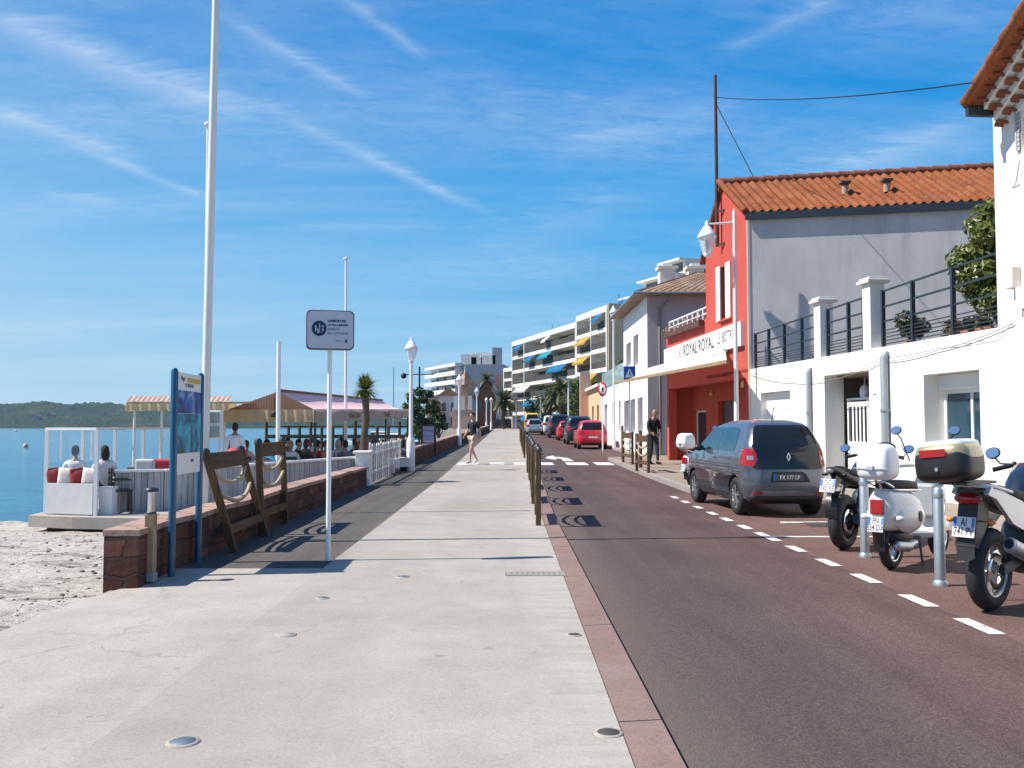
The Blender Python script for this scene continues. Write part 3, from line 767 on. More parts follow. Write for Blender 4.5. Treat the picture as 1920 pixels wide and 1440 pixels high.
    if sleeves != 'long':
        for n in 'lr': JT['el'+n] = V(J['sh'+n]).lerp(V(J['el'+n]), .72)
    else:
        for n in 'lr': JT['wr'+n] = V(J['el'+n]).lerp(V(J['wr'+n]), .93)
    JT['pel'] = V(J['pel'])+V((0,0,-.03)); JT['nb'] = V(J['nb'])+V((0,0,-.005))
    ti = {n: i for i, n in enumerate(tn)}
    TE = [('pel','sp'),('sp','ch'),('ch','nb')]+[e for n in 'lr' for e in (('nb','sh'+n), ('sh'+n,'el'+n))]+([('ell','wrl'),('elr','wrr')] if sleeves == 'long' else [])
    top = skinned([(JT[n], g(n, .018)) for n in tn], [(ti[a], ti[b]) for a, b in TE], ti['pel'])
    kn = ['pel','hpl','knl','hpr','knr']+(['anl','anr'] if legs == 'long' else [])
    JL = {n: V(J[n]) for n in names}
    if legs != 'long':
        for n in 'lr': JL['kn'+n] = V(J['hp'+n]).lerp(V(J['kn'+n]), .85)
    else:
        for n in 'lr': JL['an'+n] = V(J['kn'+n]).lerp(V(J['an'+n]), .95)
    ki = {n: i for i, n in enumerate(kn)}
    LE = [e for n in 'lr' for e in (('pel','hp'+n), ('hp'+n,'kn'+n))]+([('knl','anl'),('knr','anr')] if legs == 'long' else [])
    tr = skinned([(JL[n], g(n, .017 if legs == 'long' else .03)) for n in kn], [(ki[a], ki[b]) for a, b in LE], ki['pel'])
    shoes = []
    for n in 'lr':
        shoe_ = MB(); shoes.append(shoe_)
        a, t = V(J['an'+n]), V(J['to'+n]); f = (t-a); f.z = 0; f.normalize()
        shoe_.tube([a-f*.045+V((0,0,-.03)), a+f*.03+V((0,0,-.035)), t+V((0,0,.005)), t+f*.05+V((0,0,-.005))], [.045,.05,.042,.02], 10)
    S = Matrix.Diagonal((sx, 1, 1, 1))
    for m_ in (body, top, tr, *shoes): m_.xf(S)
    hcs = V((hc.x*sx, hc.y, hc.z))
    CACHE[key] = (body, top, tr, shoes, hcs); return CACHE[key]
def hair_mesh(hc, kind):
    b = MB()
    if kind == 'bald': return None
    if kind == 'short':
        b.ell(hc+V((0,-.012,.022)), (.076,.096,.112), 14, 8, 0, None, .02, 1.0); b.ell(hc+V((0,-.035,-.005)), (.075,.075,.085), 12, 8)
    else:
        b.ell(hc+V((0,-.012,.022)), (.082,.1,.115), 14, 8, 0, None, -.05, 1.0); b.ell(hc+V((0,-.055,-.05)), (.088,.062,.15), 12, 8)
    return b
def person(label, loc, rz, pose, topc, botc, skin=None, hair='short', hairc=(.02,.014,.01), sleeves='long', legs='long', shoec=(.03,.03,.035), scale=1.0, group=None, full=True):
    body, top, tr, shoes, hc = body_parts(pose, sleeves, legs)
    t = thing('person', label, 'person', loc, rz, group); t.scale = (scale,)*3
    def cp(m_): k = MB(); k.v = list(m_.v); k.f = m_.f; k.m = m_.m; k.s = m_.s; return k
    mt = lambda p, c: M(p+'_%02x%02x%02x' % tuple(int(255*x) for x in c), c, .85, .12, 9)
    put('body', cp(body), [skin or skin_m, M('eye_dark', (.02,.015,.012), .3), M('lips', (.30,.10,.08), .6)], t)
    put('shirt', cp(top), mt('cloth', topc), t); put('trousers', cp(tr), mt('cloth', botc), t)
    if full:
        for q in shoes: put('shoe', cp(q), mt('leather', shoec), t)
    h = hair_mesh(hc, hair)
    if h: put('hair', h, mt('hair', hairc), t)
    return t
# ------------------------------------------------------------------ the house side of the street
# facade line of the near houses: u runs up the street, d out towards the road
FO = V((7.69, 14.24, 0)); FD = V((-.0980, .9952, 0)); FN = V((-.9952, -.0980, 0))
FM = Matrix(((FD.x, FN.x, 0, FO.x), (FD.y, FN.y, 0, FO.y), (0, 0, 1, 0), (0, 0, 0, 1)))
def fu(px, py, d=0.0):
    r = ray(px, py); o = FO + FN*d
    t = (o-CAMP).dot(FN)/r.dot(FN); p = CAMP + r*t
    return (p-o).dot(FD), p.z
def fw(u, z, d=0.0): return FM @ V((u, d, z))
# facade line of the houses further on: x = 5.75
def f2(px, py, X=5.75):
    r = ray(px, py); p = CAMP + r*(X/r.x); return p.y, p.z
def wall_open(mb, u0, u1, z0, z1, ops, depth=.25, d=0.0, m=0, mr=0):
    """a wall in (u, d, z) with rectangular openings that have reveals of the given depth"""
    us = sorted({u0, u1, *[x for o in ops for x in o[:2]]}); zs = sorted({z0, z1, *[x for o in ops for x in o[2:4]]})
    for i in range(len(us)-1):
        for j in range(len(zs)-1):
            a, b, p, q = us[i], us[i+1], zs[j], zs[j+1]; cu, cz = (a+b)/2, (p+q)/2
            if any(o[0] < cu < o[1] and o[2] < cz < o[3] for o in ops): continue
            mb.add([(a,d,p), (b,d,p), (b,d,q), (a,d,q)], [(3,2,1,0)], m)
    for o in ops:
        a, b, p, q = o[:4]; e = d-depth
        mb.add([(a,d,p),(a,e,p),(a,e,q),(a,d,q),(b,d,p),(b,e,p),(b,e,q),(b,d,q)], [(0,1,2,3), (7,6,5,4), (3,2,6,7), (4,5,1,0)], mr)
    return mb
def inset_window(parent, a, b, p, q, e, M_, frame_mat, pane_mat, fwid=.06, mull=1, label=None):
    f = MB()
    f.box(a, a+fwid, e, e+.05, p, q); f.box(b-fwid, b, e, e+.05, p, q); f.box(a+fwid, b-fwid, e, e+.05, q-fwid, q); f.box(a+fwid, b-fwid, e, e+.05, p, p+fwid)
    for i in range(1, mull+1):
        c = a+(b-a)*i/(mull+1); f.box(c-fwid*.4, c+fwid*.4, e+.002, e+.045, p+fwid, q-fwid)
    w = put('window', f.xf(M_), frame_mat, parent, world=True, label=label)
    g = MB().box(a+fwid*.5, b-fwid*.5, e+.012, e+.022, p+fwid*.5, q-fwid*.5)
    put('pane', g.xf(M_), pane_mat, w, world=True)
    return w
def child_loc(p):  return p.location

# ---- white garden wall with garage recess, gate opening and a window
uW0 = fu(1872, 640)[0]; uW1 = fu(1406, 700)[0]
zt0 = fu(1872, 614)[1]; zt1 = fu(1410, 692)[1]
ztop = lambda u: zt0+(zt1-zt0)*(u-uW0)/(uW1-uW0)
def fbox(px0, px1, py0, py1, d=0):
    """(u0, u1, z0, z1) of a rectangle seen between two columns; heights are read at the nearer (right) edge"""
    ua = fu(px1, (py0+py1)/2, d)[0]; ub = fu(px0, (py0+py1)/2, d)[0]
    return ua, ub, fu(px1, py1, d)[1], fu(px1, py0, d)[1]
win = fbox(1733, 1838, 692, 860); gate = fbox(1547, 1631, 692, 900); gar = fbox(1427, 1483, 729, 900)
win = (win[0], win[1], .95, win[3]); gate = (gate[0], gate[1], .1, gate[3]-.02); gar = (gar[0], gar[1], .1, gar[3]-.03)
ww = thing('garden_wall', 'long white plastered wall with garage door, gate opening and window below a terrace', 'wall', fw(uW0, 0))
b = MB(); zlow = min(zt0, zt1)-.12
wall_open(b, uW0, uW1, -.1, zlow, [win, gate, gar], .45, mr=0)
b.add([(uW0,0,zlow),(uW1,0,zlow),(uW1,0,ztop(uW1)),(uW0,0,ztop(uW0))], [(3,2,1,0)])
b.add([(uW0,0,ztop(uW0)),(uW1,0,ztop(uW1)),(uW1,-.3,ztop(uW1)),(uW0,-.3,ztop(uW0))], [(0,1,2,3)])
b.add([(uW1,0,-.1),(uW1,-.3,-.1),(uW1,-.3,ztop(uW1)),(uW1,0,ztop(uW1)),(uW0,0,-.1),(uW0,-.3,-.1),(uW0,-.3,ztop(uW0)),(uW0,0,ztop(uW0))], [(0,1,2,3),(7,6,5,4)])
put('wall', b.xf(FM), white_pl, ww, world=True)
b = MB(); b.box(uW0+.02, uW1-.02, -8.0, -.3, zlow-.35, zlow-.05)
put('terrace_floor', b.xf(FM), pavemat, ww, world=True)
b = MB(); a0, a1, q0, q1 = gar
for i in range(5): b.box(a0, a1, -.20, -.172, q0+(q1-q0)*i/5+.006, q0+(q1-q0)*(i+1)/5-.006)
b.box(a0, a1, -.22, -.201, q0, q1)
put('garage_door', b.xf(FM), white_paint, ww, world=True)
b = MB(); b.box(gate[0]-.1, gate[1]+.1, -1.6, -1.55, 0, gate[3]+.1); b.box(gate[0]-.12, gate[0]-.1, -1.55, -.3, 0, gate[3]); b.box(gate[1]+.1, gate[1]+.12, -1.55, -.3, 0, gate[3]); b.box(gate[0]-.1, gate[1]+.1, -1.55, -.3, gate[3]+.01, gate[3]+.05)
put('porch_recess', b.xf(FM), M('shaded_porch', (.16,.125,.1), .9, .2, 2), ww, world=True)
# window: deep reveal, roller-shutter box, white frame
e = -.43
b = MB(); b.box(win[0], win[1], e+.0, e+.16, win[3]-.27, win[3]-.003)
put('shutter_box', b.xf(FM), white_paint, ww, world=True, bevel=.02)
inset_window(ww, win[0], win[1], win[2], win[3]-.27, e+.0, FM, white_paint, glass_teal, .075, 1)
b = MB(); b.box(win[0]-.06, win[1]+.06, e+.05, .05, win[2]-.05, win[2]-.002)
put('sill', b.xf(FM), white_pl, ww, world=True)
# roller shutter slats half-way down behind the right hand pane are part of the glass reflection; two drainpipes on the face
for pxa, pya, r_ in ((1515, 690, .055), (1657, 660, .075)):
    u, z = fu(pxa, pya, .08); b = MB()
    b.tube([fw(u, .12, .08), fw(u, z-.12, .08), fw(u, z, .02)], r_, 12)
    for zz_ in (.7, 1.7): b.tube([fw(u, zz_, .08), fw(u, zz_+.04, .08)], r_*1.25, 12)
    put('drainpipe', b, grey_metal, ww, world=True)
for pxa, pya, pyb in ((1543, 568, 668), (1637, 532, 652)):
    u, zb = fu(pxa, pyb, -.12); z2 = fu(pxa, pya, -.12)[1]; w_ = .16
    b = MB(); b.box(u-w_, u+w_, -.30, .012, ztop(u)-.03, z2); pl_ = put('pillar', b.xf(FM), white_pl, ww, world=True, bevel=.01)
    b = MB(); b.box(u-w_-.09, u+w_+.09, -.38, .09, z2, z2+.07); b.box(u-w_-.05, u+w_+.05, -.35, .05, z2+.07, z2+.12); put('pillar_cap', b.xf(FM), cream_pl, pl_, world=True, bevel=.01)
u, z = fu(1640, 728, .0); b = MB(); b.box(u-.07, u+.07, .002, .02, z-.11, z+.11)
nb = put('number_plate', b.xf(FM), white_paint, ww, world=True)
# white iron gate in the opening
gt = thing('iron_gate', 'white double gate with slender vertical bars under a white lantern', 'gate', fw(gate[0], .1, -.28))
for k in (0, 1):
    a = gate[0]+.05+(gate[1]-gate[0]-.1)*k/2; c = a+(gate[1]-gate[0]-.1)/2-.02; b = MB(); zt_ = 1.98
    b.box(a, a+.06, -.54, -.49, .12, zt_); b.box(c-.06, c, -.54, -.49, .12, zt_); b.box(a+.06, c-.06, -.535, -.495, zt_-.14, zt_-.03); b.box(a+.06, c-.06, -.535, -.495, .95, 1.07); b.box(a+.06, c-.06, -.535, -.495, .15, .24)
    b.box(a-.02, c+.02, -.55, -.48, zt_, zt_+.05)
    for i in range(1, 5):
        x = a+.06+(c-a-.12)*i/5; b.box(x-.035, x+.035, -.528, -.505, 1.07, zt_-.14)
    b.box(a+.06, c-.06, -.522, -.505, .24, .95)
    put('gate_leaf', b.xf(FM), white_paint, gt, world=True)
u, z = fu(1600, 735, -.3); b = MB(); b.ell(fw(u, z, -.56), (.11,.11,.17), 12, 8); b.tube([fw(u, z+.16, -.56), fw(u, z+.3, -.56), fw(u, z+.32, -.8)], .015, 6)
put('lantern', b, white_paint, gt, world=True)
# terrace railing: three bays of dark steel between the pillars
zb0, zb1 = ztop(uW0), ztop(uW1)
rt0 = fu(1870, 474, -.1)[1]; rt1 = fu(1415, 627, -.1)[1]; ur0 = fu(1870, 474, -.1)[0]; ur1 = fu(1415, 627, -.1)[0]
rtop = lambda u: rt0+(rt1-rt0)*(u-ur0)/(ur1-ur0)
bays = [([1788, 1712, 1656], 1872, 'steel terrace railing bay nearest the white house, in front of the evergreen'),
        ([1620, 1591, 1552], 1620, 'steel terrace railing bay between the two white pillars'),
        ([1533, 1503, 1470, 1441, 1416], 1533, 'steel terrace railing bay furthest up the street, before the grey wall')]
for posts, pstart, lab in bays:
    ua = fu(pstart, 600, -.1)[0]; ub = fu(posts[-1], 600, -.1)[0]
    t = thing('terrace_railing', lab, 'railing', fw(ua, ztop(ua), -.1), 0, 'steel railings on the terrace')
    for p_ in posts:
        u = fu(p_, 600, -.1)[0]; b = MB(); b.box(u-.03, u+.03, -.135, -.065, ztop(u)-.02, rtop(u)+.02); put('post', b.xf(FM), dark_metal, t, world=True)
    hgt = [1.0, .72, .46] + [.30, .24, .18, .12, .06]
    for k, h in enumerate(hgt):
        za = ztop(ua)+(rtop(ua)-ztop(ua))*h; zb_ = ztop(ub)+(rtop(ub)-ztop(ub))*h; r_ = .018 if k < 3 else .010
        put('rail', MB().bar(fw(ua, za, -.1), fw(ub, zb_, -.1), r_*1.5, r_*2), dark_metal, t, world=True)
# sagging cable along the wall
def cable(name, pts, r, mat, label, cat='cable', sag=.0, n=10):
    out = []
    for i in range(len(pts)-1):
        a, b_ = V(pts[i]), V(pts[i+1])
        for k in range(n):
            t = k/n; out.append(a.lerp(b_, t)-V((0,0,sag*4*t*(1-t)*(b_-a).length)))
    out.append(V(pts[-1]))
    return solid(name, MB().tube(out, r, 6), mat, label, cat, None, out[0])
def fpt(px, py, d=.03): u, z = fu(px, py, d); return fw(u, z, d)
wirem = M('grey_wire', (.2,.2,.2), .7, .1)
cable('wall_cable', [fpt(1409, 703), fpt(1480, 716), fpt(1560, 712), fpt(1652, 678), fpt(1758, 657), fpt(1900, 606)], .007, wirem, 'thin grey cable sagging along the top of the white garden wall', sag=.02)
cable('wall_cable', [fpt(1409, 698), fpt(1560, 706), fpt(1650, 668), fpt(1756, 649), fpt(1868, 634), fpt(1906, 600)], .0045, wirem, 'thinner cable just above the other along the white wall', sag=.015)
# ---- evergreen on the terrace and pots
def leaf_cards(mb, c, rad, n, size, rnd, m=0, shell=.35, elong=1.5):
    for i in range(n):
        d = V((rnd.gauss(0,1), rnd.gauss(0,1), rnd.gauss(0,1))).normalized()
        r = (shell+(1-shell)*rnd.random()**.5)
        p = V(c)+V((d.x*rad[0], d.y*rad[1], d.z*rad[2]))*r
        nrm = (d+V((rnd.gauss(0,.6), rnd.gauss(0,.6), rnd.gauss(.35,.6)))).normalized()
        t = nrm.orthogonal().normalized(); t = Matrix.Rotation(rnd.random()*6.28, 3, nrm) @ t; w = nrm.cross(t)
        s = size*(.6+.8*rnd.random()); l = s*elong
        mb.add([p-t*l*.5, p+w*s*.32+nrm*s*.08, p+t*l*.5, p-w*s*.32+nrm*s*.08], [(0,1,2,3)], m, False)
def clump_tree(name, loc, h, rad, trunk_h, label, leafm, seed=1, nclump=14, nleaf=160, size=.16, group=None, trunk_r=.12, cat='tree', low=.35):
    rnd = random.Random(seed); t = thing(name, label, cat, loc, 0, group)
    tr = MB(); cen = []
    for i in range(nclump):
        a = rnd.random()*6.28; z = trunk_h+(h-trunk_h)*(low*.3+(1-low*.3)*rnd.random()); k = 1-((z-(trunk_h+h)/2)/((h-trunk_h)/2+.01))**2*.75
        rr = rad*max(.2, k)*(.35+.6*rnd.random()); cen.append(V((math.cos(a)*rr, math.sin(a)*rr, z)))
    tr.tube([(0,0,-.05), (.02*h*rnd.uniform(-1,1), .02*h, trunk_h*.6), (0, 0, trunk_h), (0,0,(h+trunk_h)/2)], [trunk_r*1.25, trunk_r, trunk_r*.8, trunk_r*.25], 8)
    for c in cen[:9]: tr.tube([(0,0,trunk_h*.85), c*.5+V((0,0,trunk_h*.35)), c], [trunk_r*.5, trunk_r*.3, trunk_r*.08], 5)
    put('trunk', tr, bark, t)
    cr = MB()
    for c in cen:
        s = rad*(.36+.26*rnd.random()); leaf_cards(cr, c, (s, s, s*.8), nleaf, size, rnd)
    put('crown', cr, leafm, t); return t
tp = fw(fu(1886, 600, -1.5)[0], zlow-.05, -1.5)
clump_tree('evergreen_tree', tp, 2.5, .80, .35, 'glossy round evergreen behind the terrace railing beside the white house', leaf_br, 5, 34, 300, .105, low=.8)
def pot_plant(px, py, d, h, rad, label, leafm, seed, n=260, size=.09, potc=None):
    u, z = fu(px, py, d); loc = fw(u, zlow-.05, d); t = thing('potted_plant', label, 'plant', loc, 0, 'plants along the terrace edge')
    put('pot', MB().lathe([(.11,0), (.16,.24), (.17,.28), (.14,.28), (.13,.24)], n=14), potc or M('terracotta', (.32,.13,.075), .8, .15), t)
    r = random.Random(seed); c = MB(); c.tube([(0,0,.2), (.02,0,h*.6)], [.02,.01], 5)
    for i in range(6): leaf_cards(c, (r.uniform(-.5,.5)*rad, r.uniform(-.5,.5)*rad, .28+(h-.28)*(.3+.5*r.random())), (rad*.55, rad*.55, (h-.2)*.3), n//6, size, r)
    put('foliage', c, leafm, t)
pot_plant(1712, 640, -.55, .78, .42, 'dark bushy shrub in a pot behind the terrace railing', leaf_ol, 4, 500)
pot_plant(1782, 625, -.6, .55, .25, 'small reddish plant in a terracotta pot on the terrace', mk_leaf('reddish_leaf', (.1,.05,.03), (.2,.12,.06)), 9, 200)
pot_plant(1820, 620, -.5, .5, .22, 'low potted plant with dry leaves below the evergreen', leaf_ol, 12, 160)
pot_plant(1848, 610, -.45, .42, .18, 'smallest terracotta pot plant beside the white house', leaf_ol, 14, 120)

# ---- tall white house at the right edge
wh = thing('white_house', 'tall white house with orange roman tiles at the right edge of the picture', 'house', fw(uW0, 0))
zev = 5.95
b = MB(); uN = -8.0
gA = fu(1869, 205)[1]; gB = fu(1920, 125); slope = .30
def gz_(u): return gA + .02 + slope*(uW0-u)
sh_ = (-.35, .45)   # a shuttered window almost outside the picture
wu0, wu1 = fu(1960, 220)[0], fu(1914, 220)[0]; wz0, wz1 = fu(1914, 282)[1], fu(1914, 160)[1]
umid = -3.2
wall_open(b, uN, uW0, -.1, gA-.25, [(wu0, wu1, wz0, min(wz1, gA-.3))], .2)
b.add([(uN,0,gA-.25), (uW0,0,gA-.25), (uW0,0,gA), (umid,0,gz_(umid)), (uN,0,gz_(umid)-slope*(umid-uN))], [(4,3,2,1,0)])
b.add([(uW0,0,-.1), (uW0,-9,-.1), (uW0,-9,gA), (uW0,0,gA)], [(0,1,2,3)])
b.add([(uN,0,-.1), (uN,-9,-.1), (uN,-9,gA), (uN,0,gA)], [(3,2,1,0)])
put('wall', b.xf(FM), white_pl, wh, world=True)
inset_window(wh, wu0, wu1, wz0, min(wz1, gA-.3), -.19, FM, white_paint, glass_dark, .06, 1)
b = MB()
for i in range(14): b.box(wu1+.004, wu1+.05, .01, .035, wz0+(wz1-wz0)*i/14, wz0+(wz1-wz0)*(i+.8)/14)
b.box(wu1+.05, wu1+.085, .01, .045, wz0, wz1)
put('shutter', b.xf(FM), M('grey_shutter', (.42,.43,.42), .6, .08), wh, world=True)
# roof: gable end to the street, rake climbing towards the camera
ov = .62; oh = .30
p1 = fu(1806, 196, ov); uR, zR = p1[0], p1[1]
p2 = fu(1922, 6, ov); sl2 = (p2[1]-zR)/(uR-p2[0])
def rz_(u): return zR + sl2*(uR-u)
b = MB()
def rooff(x, y):
    u = uR+(umid-uR)*x; dd = ov-y*9.6; return V((u, dd, rz_(u)+.03*math.cos(dd*2*PI/.23)))
b.grid(rooff, 10, 168, flip=True)
b.add([(uR,ov,zR-.06),(umid,ov,rz_(umid)-.06),(umid,-9,rz_(umid)-.06),(uR,-9,zR-.06)], [(0,1,2,3)])
b.add([(uR,ov,zR-.06),(umid,ov,rz_(umid)-.06),(umid,ov,rz_(umid)+.01),(uR,ov,zR+.01)], [(3,2,1,0)])
rf = put('roof', b.xf(FM), tile_or, wh, world=True)
b = MB(); n = 9   # barrel tiles lapped along the rake
for i in range(n):
    ua = uR+(umid-uR)*i/n; ub = uR+(umid-uR)*(i+1.12)/n
    b.tube([fw(ua, rz_(ua)+.02, ov-.02), fw(ub, rz_(ub)-.005, ov-.02)], [.085, .068], 12)
put('verge_tiles', b, tile_or, rf, world=True)
b = MB()        # two courses of half-round tiles carrying the overhang
for k, (dd, dz) in enumerate(((.50, -.13), (.33, -.30), (.17, -.46))):
    for i in range(16):
        u = uR-.16-i*.2-(k % 2)*.1
        if u < umid: break
        z = rz_(u)+dz; vs = []
        for j in range(9):
            a = PI*j/8; vs.append((u+.085*math.cos(a), dd, z+.085*math.sin(a)))
        vs2 = [(u+.068*math.cos(PI*j/8), dd, z+.068*math.sin(PI*j/8)) for j in range(9)]
        back = [(q[0], dd-.25, q[2]) for q in vs]; back2 = [(q[0], dd-.25, q[2]) for q in vs2]
        al = vs+vs2+back+back2
        b.add(al, [(j, j+1, j+10, j+9) for j in range(8)] + [(j+1, j, j+18, j+19) for j in range(8)] + [(j+9, j+10, j+28, j+27) for j in range(8)], 0, True)
put('eaves_tiles', b.xf(FM), mk_roof('shaded_old_tiles', [(.30,.10,.05), (.40,.16,.08), (.24,.08,.045)]), rf, world=True)
b = MB()
for k, (dd, dz, hh) in enumerate(((.36, -.15, .10), (.2, -.33, .12), (.04, -.50, .14))):
    b.add([(uR-.12,0,rz_(uR-.12)+dz-.03), (uR-.12,dd,rz_(uR-.12)+dz-.03), (umid,dd,rz_(umid)+dz-.03), (umid,0,rz_(umid)+dz-.03),
           (uR-.12,0,rz_(uR-.12)+dz+hh), (uR-.12,dd,rz_(uR-.12)+dz+hh), (umid,dd,rz_(umid)+dz+hh), (umid,0,rz_(umid)+dz+hh)], [(0,3,2,1),(4,5,6,7),(1,2,6,5),(0,1,5,4),(2,3,7,6)])
put('eaves_mortar', b.xf(FM), white_pl, rf, world=True)
b = MB(); b.box(uR-.10, uR-.02, -1.0, ov-.02, zR-.20, zR-.06); put('eaves_board', b.xf(FM), dark_metal, rf, world=True)
u, z = fu(1898, 518, .08); b = MB(); b.box(u-.09, u+.09, .003, .15, z-.19, z+.14); put('alarm_box', b.xf(FM), cream_pl, wh, world=True, bevel=.015)
u, z = fu(1916, 558, .08); b = MB(); b.box(u-.14, u+.12, .003, .1, z-.17, z+.16); b.tube([V((u-.02, .05, z-.17)), V((u-.02, .05, z-.3))], .02, 6); put('meter_box', b.xf(FM), white_paint, wh, world=True, bevel=.012)
put('thin_conduit', MB().tube([fpt(1911, 300, .012), fpt(1905, 340, .012), fpt(1898, 352, .012), fpt(1912, 345, .012)], .006, 5), wirem, wh, world=True)

# ---- red restaurant with the grey party wall
uc, zc = fu(1403, 397); ca = fw(uc, 0); ul = fu(1323, 486)[0]; uap, zap = fu(1356, 347); ub_ = fu(1250, 700)[0]
zl = fu(1323, 482)[1]; zc = zc
yE = ca.y*400/424; xE = (1878-952)/FPX*yE; eE = V((xE, yE, 0)); sdir = (eE-ca).normalized()
rh = thing('red_restaurant', 'red gabled restaurant with orange tiled roof and a blank grey side wall', 'building', ca)
b = MB(); q = lambda u, z: fw(u, z)
shu = (fu(1371, 560)[0], fu(1352, 560)[0], fu(1371, 592)[1], fu(1371, 492)[1])
wall_open(b, uc, ul, 2.9, zl-.02, [shu], .16)
zcl = min(zc, 99)
b.add([(uc,0,zl-.02), (ul,0,zl-.02), (uap,0,zap), (uc,0,zc)], [(3,2,1,0)])
up = put('facade', b.xf(FM), red_pl, rh, world=True)
b = MB(); back = sdir*11
def wq(p, z): return V((p.x, p.y, z))
b.add([wq(ca, -.1), wq(eE+sdir*3, -.1), wq(eE+sdir*3, zc), wq(ca, zc)], [(0,1,2,3)])
put('side_wall', b, grey_pl, rh, world=True)
b = MB(); fl = fw(ul, 0)
b.add([wq(fl, 2.9), wq(fl+sdir*9, 2.9), wq(fl+sdir*9, zl), wq(fl, zl)], [(3,2,1,0)])
put('far_wall', b, mauve_pl, rh, world=True)
# pale quoin line where the red face meets the grey render
put('corner_strip', MB().bar(fw(uc, 0, .012), fw(uc, zc-.08, .012), .07, .05), cream_pl, rh, world=True)
# roof: ridge runs back from the apex, corrugated tiles on the near slope
A = fw(uap, zap+.06, .12); E = fw(uc-.06, zc-.02, .12); F_ = fw(ul+.25, zl-.1, .12)
LR = 11.0
b = MB()
ridge_e = A+sdir*LR; eave_e = E+sdir*LR; eave_e.z = E.z; ridge_e.z = A.z
nu_ = int(LR/.225)
def nearslope(x, y):
    p = A.lerp(E, y)+sdir*(LR*x); nrm = V((0, -.3, .95))
    return p + nrm*(.036*math.cos(2*PI*x*nu_) + .030*(1-((y*10.999) % 1)))
b.grid(nearslope, nu_*6, 66, flip=False)
def farslope(x, y):
    p = A.lerp(F_, y)+sdir*(LR*x); return p+V((0,0,.03*math.cos(2*PI*x*nu_)))
b.grid(farslope, nu_*2, 2, flip=True)
b.add([A-V((0,0,.1)), E-V((0,0,.1)), E, A], [(0,1,2,3)]); b.add([A-V((0,0,.1)), F_-V((0,0,.1)), F_, A], [(3,2,1,0)])
b.add([A-V((0,0,.1)), E-V((0,0,.1)), E-V((0,0,.1))+sdir*LR, A-V((0,0,.1))+sdir*LR], [(3,2,1,0)])
b.add([A-V((0,0,.1)), F_-V((0,0,.1)), F_-V((0,0,.1))+sdir*LR, A-V((0,0,.1))+sdir*LR], [(0,1,2,3)])
rr = put('roof', b, tile_or, rh, world=True)
b = MB()
for i in range(26):
    a = A+V((0,0,.03))+sdir*(i*LR/26); c = A+V((0,0,.01))+sdir*((i+1.1)*LR/26); b.tube([a, c], [.12,.1], 10)
put('ridge_tiles', b, mk_roof('dark_ridge_tile', [(.2,.07,.04), (.28,.1,.055), (.14,.06,.04)]), rr, world=True)
b = MB()
for i in range(9):
    a = A.lerp(E, i/9)+V((0,0,.05)); c = A.lerp(E, (i+1.1)/9)+V((0,0,.03)); b.tube([a, c], [.10,.085], 10)
put('verge_tiles', b, tile_or, rr, world=True)
b = MB(); nn = V((-sdir.y, sdir.x, 0))*-1
g0 = E+V((0,-.005,-.13)); b.bar(g0, g0+sdir*LR, .07, .2); put('gutter', b, dark_metal, rh, world=True)
for px_ in (1592, 1661):
    x_ = (px_-1403)/(1870-1403); p = A.lerp(E, .62)+sdir*(x_*7.5/1.02)
    b = MB(); b.tube([p, p+V((0,0,.26))], .085, 10); b.box(p.x-.13, p.x+.13, p.y-.13, p.y+.13, p.z+.3, p.z+.36, 1); b.tube([p+V((0,0,.24)), p+V((0,0,.31))], .1, 10, 1)
    put('roof_vent', b, [M('clay_vent', (.36,.25,.18), .8, .15), M('vent_cap', (.06,.045,.04), .7, .2)], rr, world=True)
# shutters and upper window
b = MB(); b.box(shu[0], shu[1], -.15, -.13, shu[2], shu[3]); w_ = put('window', b.xf(FM), M('dark_shutter_gap', (.11,.03,.03), .6, .2), rh, world=True)
for a, c in ((fu(1371.5, 540)[0], fu(1362.5, 540)[0]), (fu(1352.5, 540)[0], fu(1345, 540)[0])):
    b = MB(); b.box(a, c, .012, .05, shu[2]-.05, shu[3]+.05)
    for i in range(16): b.box(a+.04, c-.04, .05, .062, shu[2]+.05+i*(shu[3]-shu[2]-.1)/16, shu[2]+.05+(i+.6)*(shu[3]-shu[2]-.1)/16)
    put('shutter', b.xf(FM), white_paint, rh, world=True)
b = MB(); b.box(shu[0]-.06, shu[1]+.06, .0, .09, shu[2]-.09, shu[2]-.052); put('sill', b.xf(FM), red_pl, rh, world=True)
# lower storey: sign board, dining terrace on top, open front below
zs = fu(1390, 646)[1]; zsT = fu(1390, 603)[1]; zcp = fu(1323, 597)[1]
zfl = 2.78
b = MB()
b.box(uc, ub_, -.28, .0, zfl-.02, 3.0); b.box(ul+.004, ub_, -.28, 0, 3.0, zcp); b.box(ub_-.26, ub_, -.3, .0, .1, zfl-.02); b.box(uc, uc+.34, -.28, 0, 0, zfl-.02)
b.box(ul, ub_, -5.5, -.28, 3.0, 3.25)
put('front_frame', b.xf(FM), red_pl, rh, world=True)
dr = (fu(1377, 740, -.9)[0], fu(1346, 740, -.9)[0], .12, 2.25)
wa = (fu(1324, 760, -.9)[0], fu(1300, 760, -.9)[0], .55, 1.98); wb = (fu(1291, 760, -.9)[0], fu(1272, 760, -.9)[0], .15, 2.45)
b = MB(); wall_open(b, uc+.02, ub_-.02, .0, 3.0, [dr, wa, wb], .18, d=-.9)
b.add([(ub_-.02,-.9,0),(ub_-.02,-.3,0),(ub_-.02,-.3,3),(ub_-.02,-.9,3)], [(0,1,2,3)])
put('recessed_wall', b.xf(FM), redd_pl, rh, world=True)
